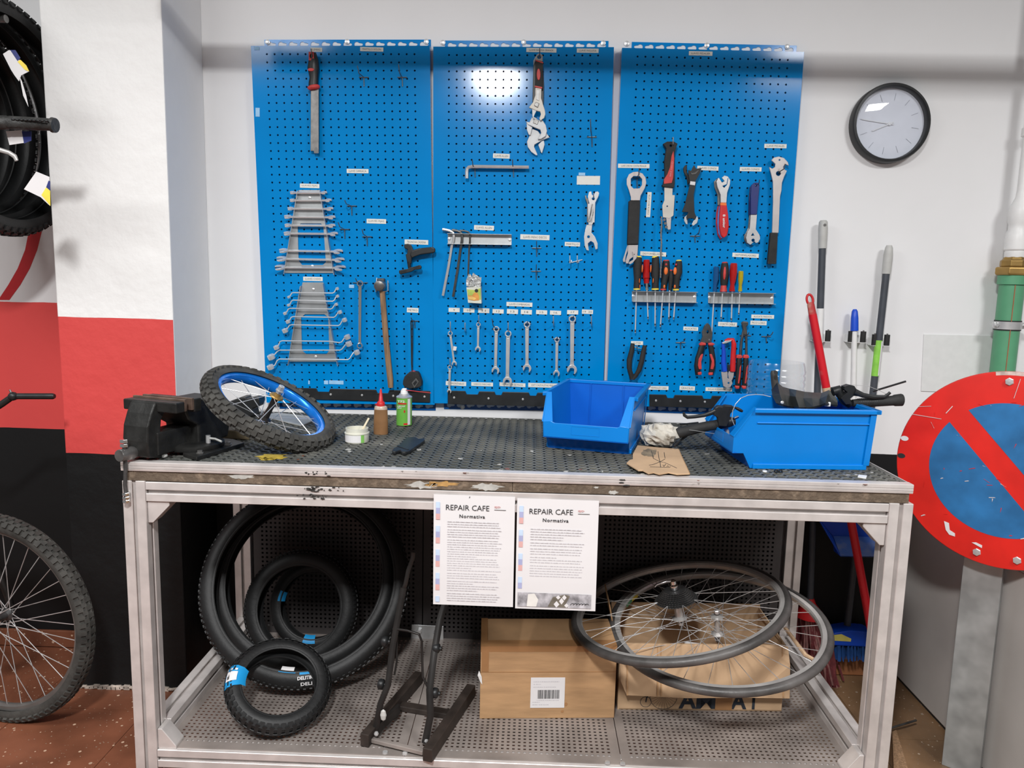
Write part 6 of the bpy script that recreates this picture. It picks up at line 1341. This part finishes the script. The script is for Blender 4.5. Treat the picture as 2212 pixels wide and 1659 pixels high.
# ------------------------------------------------------------------ under the bench: tyres
TG = 'loose tyres on the shelf'
m_tlab = mat('blue_tyre_label', (.01, .27, .60), .45, var=.05)
def loose_tyre(label, c, n, R, r, rh=None, tread=None, m=m_tyre):
    t = thing('tyre', label, 'tyre', V(c)+V((0, 0, -R)), TG); ring_tyre(t, 'carcass', m, c, n, R, r, rh)
    nn, a, b = frame(n)
    if tread: knobs(t, m, c, n, R, r, rh or r, tread[0], tread[1], tread[2], tread[3])
    for s in (-1, 1):    # moulded bead lines
        MB().lathe(c, n, [(R-r*1.55, s*r*.9), (R-r*1.45, s*r*.97), (R-r*1.35, s*r*.96)], 96, closed=True).build('bead_line', m, t, smooth=60)
    return t, nn, a, b
def band(t, c, n, R, r, th0, th1, ph0, ph1, m, nm='paper_band', lift=.0012, k=8):
    """label wrapped round part of the tyre section"""
    nn, a, b = frame(n); vs = []; K = 6
    for i in range(k+1):
        th = lerp(th0, th1, i/k); d = a*math.cos(th)+b*math.sin(th)
        for j in range(K+1):
            ph = lerp(ph0, ph1, j/K); vs.append(V(c)+d*(R-r+(r+lift)*math.cos(ph))+nn*((r+lift)*math.sin(ph)))
    fs = [(i*(K+1)+j, i*(K+1)+j+1, (i+1)*(K+1)+j+1, (i+1)*(K+1)+j) for i in range(k) for j in range(K)]
    return MB().add(vs, fs).build(nm, m, t, smooth=60)
nb = V((.16, -.80, .58)).normalized(); cb = V((.345, -.395, .468))
tb, *_ = loose_tyre('largest black tyre, outermost of the nest leaning on the shelf back', cb, nb, .330, .032, None, ([(0, 0, 1.4), (.5, .5, 1), (-.5, .5, 1)], 110, .008, .003))
loose_tyre('second large black tyre nested behind the outermost one', V((.325, -.335, .452)), V((.10, -.84, .53)), .300, .030, None, ([(0, 0, 1.4), (.5, .5, 1), (-.5, .5, 1)], 100, .008, .003))
c2, n2 = V((.305, -.330, .345)), V((.02, -.93, .36))
loose_tyre('medium black tyre with ribbed shoulders inside the nest of tyres', c2, n2, .190, .034, None, ([(0, 0, 1), (.6, .5, 1), (-.6, .5, 1)], 80, .008, .003))
c3, n3 = V((.325, -.240, .316)), V((0, -.95, .30))
t3, *_ = loose_tyre('smaller black tyre with blue label, deepest in the nest of tyres', c3, n3, .157, .029)
band(t3, c3, n3, .157, .029, 2.75, 3.05, 1.7, 2.6, m_tlab); band(t3, c3, n3, .157, .029, 4.5, 4.85, 1.6, 2.7, m_tlab)
# small front tyre
cs, ns = V((.344, -.672, .262)), V((.296, -.431, .853)).normalized()
ts, nn, a_, b_ = loose_tyre('smallest black tyre, lying foremost with a big blue paper label', cs, ns, .148, .0275, None, None)
knobs(ts, m_tyre, cs, ns, .148, .0275, .0275, [(.35, 0, 2.2), (-.35, .5, 2.2), (.85, .5, 1.4), (-.85, 0, 1.4)], 44, .0125, .0012)
# label toward the picture's upper left
def ang_of(c, n, p):
    nn, a, b = frame(n); d = V(p)-V(c); return math.atan2(d.dot(b), d.dot(a))
th = ang_of(cs, ns, px(525, 1468, -.70))
band(ts, cs, ns, .148, .0275, th-.25, th+.25, -1.3, 2.6, m_tlab, lift=.003, k=10)
lw = band(ts, cs, ns, .148, .0275, th-.09, th+.13, .45, 1.55, m_paper, 'white_sticker', .0036)
band(ts, cs, ns, .148, .0275, th+.02, th+.09, .6, .85, m_ink, 'barcode', .004, 3)
for k in range(3): band(ts, cs, ns, .148, .0275, th-.17, th-.12, .2+k*.5, .45+k*.5, m_paper, 'label_mark', .0036, 3)
# labels seen through the small tyre and at the nest's edge
def on_tyre(c, n, R, r, th, ph, lift=.002):
    nn, a, b = frame(n); d = a*math.cos(th)+b*math.sin(th); o = d*math.cos(ph)+nn*math.sin(ph)
    return V(c)+d*(R-r)+o*(r+lift), (-a*math.sin(th)+b*math.cos(th)), o
tw = ang_of(cb, nb, px(622, 1460, -.56)); band(tb, cb, nb, .330, .032, tw-.07, tw+.07, 2.0, 2.7, m_paper, 'paper_label', .0015); band(tb, cb, nb, .330, .032, tw-.09, tw+.09, 1.9, 2.0, m_tlab, 'paper_label', .0014)
tw = ang_of(cb, nb, px(664, 1490, -.58)); band(tb, cb, nb, .330, .032, tw-.07, tw+.07, 1.75, 2.1, m_tlab, 'paper_label', .0015)
for s_, ph, wd, ht in (('DELITIRE', 1.45, .052, .010), ('DELI', .95, .034, .011)):
    p_, tn, o_ = on_tyre(cb, nb, .330, .032, tw, ph, .0045)
    u_ = tn if tn.x > 0 else -tn; text(s_, m_paper, tb, p_, u_, o_.cross(u_), width=wd, height=ht, bold=.03)
lo_ = MB().prism([px(x, y, -.30) for x, y in ((838, 1268), (845, 1268), (858, 1300), (856, 1320), (836, 1318))], (0, .001, 0)).build('paper_label', m_tlab, tb)
text('TIRE', m_paper, lo_, px(843, 1303, -.302), (.08, 0, 1), (-1, 0, .08), width=.036, height=.010, bold=.03)
# ------------------------------------------------------------------ folding stand
st = thing('repair_stand', 'black steel folding bicycle stand with wooden feet on the shelf', 'bicycle stand', pz(860, 1600, SH))
def pbar(nm, m, P, w_, h_, up=(0, 0, 1), bev=.002): return MB().bar(P[0], P[1], w_, h_, up).build(nm, m, st, bev=bev)
m_foot = mat('dark_wood', (.030, .022, .018), .6, var=.4, scale=20)
pbar('foot', m_foot, (pz(787, 1600, .180), pz(905, 1462, .180)), .026, .038); pbar('foot', m_foot, (pz(923, 1632, .180), pz(1018, 1490, .180)), .028, .038)
pbar('cross_tie', m_foot, (pz(865, 1525, .170), pz(985, 1545, .170)), .03, .016)
pbar('base_bar', m_shelf, (pz(804, 1598, .172), pz(915, 1625, .172)), .014, .012)
def ptube(nm, pts, r, flat=None, m=m_blackpaint): return MB().tube([px(x, y, Y) for x, y, Y in pts], r, 8, flat=flat, ref=(0, 1, 0) if flat else None).build(nm, m, st, smooth=50)
ptube('upright', [(808, 1598, -.765), (822, 1520, -.75), (838, 1480, -.73), (848, 1400, -.70), (866, 1300, -.66), (872, 1270, -.65)], .0095, .6)
ptube('upright', [(872, 1272, -.65), (876, 1262, -.65), (882, 1232, -.64), (892, 1205, -.635), (893, 1193, -.635)], .0065, .6)
ptube('upright', [(918, 1605, -.79), (930, 1545, -.77), (928, 1490, -.75), (938, 1410, -.70), (950, 1340, -.66), (962, 1302, -.64)], .0105, .6)
ptube('wire_guard', [(850, 1358, -.68), (880, 1362, -.70), (905, 1370, -.71), (911, 1385, -.71), (913, 1462, -.73), (924, 1484, -.74)], .0035)
ptube('wire_guard', [(858, 1375, -.68), (857, 1430, -.70), (852, 1458, -.71)], .003)
for (x, y, Y) in ((832, 1385, -.685), (824, 1478, -.72), (943, 1400, -.69), (940, 1497, -.74)):
    p = px(x, y, Y); MB().lathe(p, (1, -.2, 0), [(.013, -.008), (.015, -.004), (.015, .004), (.012, .008), (.006, .010), (.006, .016)], 14).build('knob', m_black, st, smooth=40)
pbar('brace', m_blackpaint, (px(815, 1575, -.76), px(862, 1530, -.66)), .01, .03)
MB().ball(px(828, 1545, -.765), .009, 8, (1, .6, 2)).build('frayed_tape', m_grey, st)
for (x, y) in ((813, 1585), (921, 1600)): MB().ball(px(x, y, -.79), .007, 8).build('bolt', m_steel, st)
# ------------------------------------------------------------------ cardboard boxes
bx = thing('cardboard_box', 'closed brown cardboard box with a white barcode label', 'box', (1.137, -.56, SH))
F0, F1 = V((.934, -.642, SH)), V((1.337, -.612, SH)); dv = V((-.01, .17, 0)); hz = .229
A = [F0, F1, F1+dv, F0+dv]; Bv = [p+V((0, 0, hz)) for p in A]; Bv[2].z += .006; Bv[3].z += .006
mb = MB().add(A+Bv, [(0, 3, 2, 1), (4, 5, 6, 7), (0, 1, 5, 4), (1, 2, 6, 5), (2, 3, 7, 6), (3, 0, 4, 7)])
mb.build('carton', m_card, bx, bev=.002)
fu = (F1-F0).normalized(); fn = V((fu.y, -fu.x, 0))
def fq(u, z, d=0): return F0+fu*u+V((0, 0, z))+fn*d
def fpatch(nm, m, u0, u1, z0, z1, d=.0008, par=bx): return MB().prism([fq(u0, z0, d), fq(u1, z0, d), fq(u1, z1, d), fq(u0, z1, d)], -fn*.0006).build(nm, m, par)
fpatch('tape', m_tapeb, .0, .404, .212, .2295); fpatch('tape', m_tapeb, .003, .024, .150, .212); fpatch('crease', m_tapeb, .0, .404, .1475, .1490)
MB().prism([Bv[0]+V((0, 0, .0006)), Bv[1]+V((0, 0, .0006)), lerp(Bv[1], Bv[2], .2)+V((0, 0, .0006)), lerp(Bv[0], Bv[3], .2)+V((0, 0, .0006))], (0, 0, .0005)).build('tape', m_tapeb, bx)
MB().prism([lerp(Bv[0], Bv[1], .0)+V((0, 0, .0006)), lerp(Bv[0], Bv[1], .05)+V((0, 0, .0006)), lerp(Bv[3], Bv[2], .05)+V((0, 0, .0006)), Bv[3]+V((0, 0, .0006))], (0, 0, .0006)).build('tape', m_tapeb, bx)
MB().prism([fq(0, .118, .0), fq(-.008, .140, .004), fq(-.004, .155, .004), fq(.004, .135, .003), fq(.006, .11, .002)], -fn*.001).build('torn_tape', m_whitep, bx)
lb = fpatch('label', m_paper, .150, .252, .035, .131, .0012)
mb = MB(); rnd = random.Random(6); u = .171
while u < .236:
    w_ = rnd.choice((.0007, .0011, .0018, .0026)); mb.add([fq(u, .064, .0016), fq(u+w_, .064, .0016), fq(u+w_, .092, .0016), fq(u, .092, .0016)], [(0, 1, 2, 3)]); u += w_+rnd.choice((.0009, .0016))
mb.build('barcode', m_inkd, lb, fix=False, kind='stuff')
mb = MB()
for (z, us) in ((.117, ((.158, .235),)), (.109, ((.158, .163), (.166, .18))), (.100, ((.158, .187), (.189, .225))), (.058, ((.168, .236),)), (.052, ((.156, .178),)), (.044, ((.156, .172), (.175, .205)))):
    for (a, b) in us:
        x = a
        while x < b: mb.add([fq(x, z, .0016), fq(min(x+.005, b), z, .0016), fq(min(x+.005, b), z+.0022, .0016), fq(x, z+.0022, .0016)], [(0, 1, 2, 3)]); x += .0062
mb.build('small_print', m_greek, lb, fix=False, kind='stuff')
for (u, z, r) in ((.257, .046, .005), (.247, .023, .004)): MB().prism([fq(u+a*r, z+b*r, .001) for a, b in blob(0, 0, 1, 1, 10, .3, int(u*1000))], -fn*.0006).build('oil_spot', m_tapeb, bx)
# open box
ob = thing('cardboard_box', 'open pale cardboard box with flap folded down, lettered AMAT', 'box', (1.61, -.41, SH))
G0, G1 = V((1.352, -.565, SH)), V((1.858, -.543, SH)); gd = V((.0, .27, 0)); gz = .215
gu = (G1-G0).normalized(); gn = V((gu.y, -gu.x, 0)); th_ = .004
def wallp(nm, P0, P1, z1, m=m_cardl): return MB().prism([P0, P1, P1+V((0, 0, z1)), P0+V((0, 0, z1))], V(((P1-P0).y, -(P1-P0).x, 0)).normalized()*-th_).build(nm, m, ob)
wallp('front_wall', G0, G1, gz); wallp('side_wall', G1, G1+gd, gz); wallp('back_wall', G1+gd, G0+gd, gz+.012); wallp('side_wall', G0+gd, G0, gz)
MB().prism([G0, G1, G1+gd, G0+gd], (0, 0, .004)).build('bottom', m_cardl, ob)
def gq(u, z, d): return G0+gu*u+V((0, 0, z))+gn*d
fl_ = MB().prism([gq(-.004, gz+.002, .001), gq(.51, gz-.002, .001), gq(.512, gz-.05, .022), gq(.515, .062, .030), gq(.40, .064, .032), gq(.2, .060, .032), gq(.02, .066, .030), gq(.0, .11, .026)], gn*.004).build('flap', m_cardl, ob, bev=.001)
for u in (.018, .11, .12, .49):
    MB().prism([gq(u, gz-.004, .0052), gq(u+.004, gz-.004, .0052), gq(u+.006, .068, .0366), gq(u+.001, .068, .0366)], gn*.0008).build('flute_crease', m_card, fl_)
MB().prism([V((1.34, -.30, SH+gz)), V((1.34, -.46, SH+gz)), V((1.325, -.46, SH+gz+.075)), V((1.325, -.31, SH+gz+.08))], (.004, 0, 0)).build('side_flap', m_card, ob)
MB().prism([gq(.50, gz, -.03), gq(.50, gz, -.24), gq(.535, gz-.07, -.22), gq(.535, gz-.08, -.05)], (0, 0, -.004)).build('side_flap', m_cardl, ob)
m_navy = mat('navy_print', (.02, .028, .04), .7, var=.1)
for ch, u, w_, h_ in (('A', .215, .055, .052), ('M', .272, .060, .052), ('A', .372, .050, .052), ('T', .418, .034, .052)):
    text(ch, m_navy, ob, gq(u, .032, .0012), gu, (0, 0, 1), width=w_, height=h_, bold=.03)
MB().prism([gq(.30, .003, .0016), gq(.352, .003, .0016), gq(.352, .066, .0016), gq(.30, .066, .0016)], -gn*.0006).build('tape', m_tapeb, ob)
def ringp(u, z, r, w_=.0011): MB().tube([gq(u+r*math.cos(a), z+r*math.sin(a), .0008) for a in [2*PI*k/40 for k in range(40)] if .002 < z+r*math.sin(a) < .075], w_*.6, 4).build('wheel_drawing', m_navy, ob)
ringp(.140, .045, .042); ringp(.086, .026, .0165)
for k in range(26):
    a = 2*PI*k/26; e1 = gq(.140+.041*math.cos(a), max(.003, .045+.041*math.sin(a)), .0008); MB().tube([gq(.140, .048, .0008), e1], .00028, 3).build('wheel_drawing', m_navy, ob)
for L_ in ([(.092, .070), (.096, .052), (.088, .040), (.086, .026)], [(.096, .052), (.082, .046)], [(.140, .048), (.143, .058), (.138, .062)]): MB().tube([gq(u, z, .0012) for u, z in L_], .0018, 5).build('wheel_drawing', m_navy, ob)
MB().prism([V((1.57, -.46, SH+.1)), V((1.61, -.47, SH+.1)), V((1.625, -.42, SH+.15)), V((1.58, -.41, SH+.15))], (0, .001, .001)).build('paper_inside', m_paper, ob)
stk = thing('wooden_stick', 'broken pale wooden stick leaning out behind the open box', 'stick', pz(1770, 1425, .2)); MB().tube([px(1695, 1355, -.40), px(1740, 1415, -.46), px(1772, 1432, -.50)], [.006, .007, .005], 7).build('stick', m_woodl, stk)
# ------------------------------------------------------------------ road wheels on the boxes
t = thing('bicycle_wheel', 'road wheel with black cassette lying on top of the boxes', 'wheel', (1.531, -.507, .385))
c1, n1 = V((1.531, -.507, .470)), V((-.221, -.006, .975)).normalized()
wheel(t, c1, n1, .334, .0128, .318, .298, .021, m_tyreg, m_rim, 32, .0135, .075, .024, cross=2, axle=.072, sp_r=.001, ph=.1, trh=.0125)
for i, r in enumerate((.064, .059, .0545, .050, .046, .042, .038, .034)):
    z0 = .026+i*.0042; pts = []
    nt_ = int(r*2*PI/.0085); nn, a_, b_ = frame(n1)
    for k in range(nt_*2):
        rr = r+(.0028 if k % 2 else -.0012); an = PI*k/nt_; pts.append(c1+n1*z0+a_*math.cos(an)*rr+b_*math.sin(an)*rr)
    MB().prism(pts, n1*.0022).build('cog', m_gunmetal, t)
MB().lathe(c1+n1*.060, n1, [(.013, 0), (.013, .012), (.009, .016), (.009, .026), (.005, .030)], 16).build('lock_ring', m_chrome, t, smooth=40)
nn, a_, b_ = frame(n1)
MB().tube([c1+n1*.086, c1+n1*.088-a_*.02, c1+n1*.084-a_*.05, c1+n1*.078-a_*.058], .0035, 8).build('quick_release', m_chrome, t, smooth=60)
t = thing('bicycle_wheel', 'road wheel without cassette, half under the other wheel', 'wheel', (1.657, -.5, .375))
c4, n4 = V((1.657, -.5, .412)), V((-.103, -.116, .988)).normalized()
wheel(t, c4, n4, .334, .0128, .318, .298, .021, m_tyreg, m_rim, 28, .010, .062, .019, cross=2, axle=.058, sp_r=.001, ph=.3, trh=.0125)
patch_r = MB(); nn, a_, b_ = frame(n4)
def rim_sticker(th0, th1, m, nm):
    vs = []
    for i in range(9):
        th = lerp(th0, th1, i/8); d = a_*math.cos(th)+b_*math.sin(th); vs += [c4+d*.2965+n4*.006, c4+d*.2965-n4*.006]
    MB().add(vs, [(2*i, 2*i+1, 2*i+3, 2*i+2) for i in range(8)]).build(nm, m, t, fix=False)
th = ang_of(c4, n4, px(1390, 1288, -.36)); rim_sticker(th-.02, th+.12, m_green, 'rim_sticker'); rim_sticker(th-.15, th-.02, m_yellow, 'rim_sticker')
# ------------------------------------------------------------------ left side: bikes and hanging tyres
b1 = thing('bicycle', 'black bicycle with dusty knobbly front tyre standing by the pillar', 'bicycle', (-.62, -.48, 0))
cw, nw = V((-.624, -.486, .345)), V((-.17, -.985, .0)).normalized()
wheel(b1, cw, nw, .343, .026, .306, .288, .026, m_tyred, m_rimgrey, 36, .012, .07, .022, m_h=m_gunmetal, cross=2, axle=.06, sp_r=.0013, trh=.024)
knobs(b1, m_tyred, cw, nw, .343, .026, .024, [(0, 0, 1.5), (.5, .5, 1), (-.5, .5, 1), (.95, 0, 1.3), (-.95, 0, 1.3)], 84, .0145, .005)
hl = cw-nw*.0
for s in (1, -1):
    f0 = cw+nw*s*.055; MB().tube([f0+V((.0, 0, 0)), f0+V((-.02, 0, .08)), f0+V((-.075, 0, .22)), f0+V((-.16, 0, .42))], [.009, .012, .014, .016], 10).build('fork_leg', m_blackpaint, b1, smooth=50)
MB().bar(cw+V((-.17, -.055, .42)), cw+V((-.17, .055, .42)), .03, .04).build('fork_crown', m_blackpaint, b1, bev=.006)
MB().tube([cw+V((-.16, 0, .42)), cw+V((-.245, 0, .66))], .016, 12).build('head_tube', m_blackpaint, b1, smooth=50)
MB().tube([cw+V((-.20, 0, .55)), cw+V((-.45, .02, .30)), cw+V((-.75, .05, .0))], .02, 12).build('down_tube', m_blackpaint, b1, smooth=50)
MB().tube([px(0, 1122, -.50), px(30, 1126, -.50), px(60, 1145, -.50)], .0025, 6).build('brake_cable', m_black, b1)
hb0 = px(-60, 900, -.50)
MB().tube([cw+V((-.245, 0, .66)), px(-60, 915, -.50), px(5, 872, -.48), px(25, 858, -.47), px(36, 856, -.47)], .010, 10).build('handlebar', m_blackpaint, b1, smooth=60)
MB().tube([px(30, 856, -.47), px(100, 856, -.46), px(114, 856, -.46), px(118, 856, -.46)], [.0095, .0095, .0095, .007], 12).build('grip', m_black, b1, smooth=50)
MB().tube([px(26, 852, -.475), px(21, 842, -.475)], .003, 8).build('lever_clamp', m_dsteel, b1)
MB().ball(px(28, 856, -.475), .014, 10).build('clamp', m_black, b1, smooth=60)
b2 = thing('bicycle_handlebar', 'end of a handlebar with worn black grip and silver brake lever', 'handlebar', px(0, 300, -.62))
MB().tube([px(-160, 290, -.66), px(-40, 262, -.64), px(10, 264, -.63)], .011, 12).build('bar', m_blackpaint, b2, smooth=60)
MB().tube([px(-20, 264, -.635), px(15, 265, -.63), px(19, 265, -.63), px(22, 265, -.63), px(105, 269, -.62), px(112, 270, -.62), px(113, 270, -.62), px(120, 271, -.62)], [.0185, .0185, .0165, .018, .0165, .0165, .0205, .0195], 18).build('grip', m_gunmetal if False else mat('worn_grip_rubber', (.035, .035, .034), .5, var=.5, scale=30, bump=.4, bscale=60), b2, smooth=50)
for i in range(9):
    p = px(28+i*9, 258+i*.4, -.645); MB().ball(p, .0065, 8, (1, .6, .55)).build('grip_knob', m_black, b2, smooth=60)
MB().tube([px(-60, 300, -.66), px(-20, 318, -.66), px(0, 324, -.66), px(20, 330, -.66), px(32, 338, -.66), px(36, 347, -.66)], [.007, .007, .0065, .006, .0065, .005], 10, flat=.7, ref=(0, 1, 0)).build('brake_lever', m_rim, b2, smooth=60)
HG2 = 'tyres hanging in the alcove'
m_hlab = [m_paper, mat('navy_tyre_label', (.02, .03, .16), .5), m_yellow]
def hang(label, c, n, R, r, lab):
    t = thing('tyre', label, 'tyre', V(c)-V((0, 0, R)), HG2); ring_tyre(t, 'carcass', m_tyre, c, n, R, r)
    knobs(t, m_tyre, c, n, R, r, r, [(0, 0, 1.4), (.6, .5, 1), (-.6, .5, 1), (1.1, 0, 1.1), (-1.1, 0, 1.1)], 72, .013, .0045)
    for (pts, Y, mi) in lab: MB().prism([px(*p, Y) for p in zz((0, 0, .3132), pts)], (0, .0012, 0)).build('paper_label', m_hlab[mi], t)
    return t
hx = thing('tyre_hook', 'steel bar from which the alcove tyres hang', 'wall hook', (-.70, -.372, 2.19))
MB().tube([(-.55, -.372, 2.203), (-.96, -.372, 2.203), (-.98, -.36, 2.203), (-.98, 0, 2.203)], .012, 10).build('bar', m_dsteel, hx, smooth=50)
hang('outermost knobbly tyre hanging beside the pillar, with white and yellow paper labels', (-.578, -.372, 1.913), V((.998, -.05, -.02)), .352, .032,
     [([(165, 1305), (250, 1183), (340, 1220), (345, 1420), (280, 1360)], -.62, 0), ([(285, 1345), (318, 1292), (345, 1315), (347, 1420)], -.622, 2), ([(318, 1292), (335, 1245), (345, 1250), (345, 1315)], -.622, 1)])
hang('second hanging tyre in the alcove, with blue and white labels inside', (-.654, -.375, 1.92), V((.99, -.06, .0)), .345, .031,
     [([(20, 372), (62, 345), (80, 350), (200, 492), (145, 520), (130, 560), (100, 520), (75, 480)], -.50, 0), ([(70, 345), (105, 345), (140, 400), (120, 420)], -.501, 1), ([(120, 425), (140, 412), (180, 450), (200, 492), (170, 480)], -.502, 2), ([(135, 530), (150, 560), (180, 660), (195, 735), (160, 660)], -.50, 0),
      ([(40, 905), (150, 897), (165, 985), (65, 1000)], -.60, 0), ([(150, 905), (215, 905), (215, 970), (165, 990)], -.60, 1)])
hang('third hanging tyre in the alcove, farthest from the pillar', (-.730, -.378, 1.925), V((.99, -.04, .02)), .34, .031, [])
hang('fourth hanging tyre in the alcove, against the frame edge', (-.806, -.37, 1.92), V((.99, -.03, .0)), .345, .032, [])
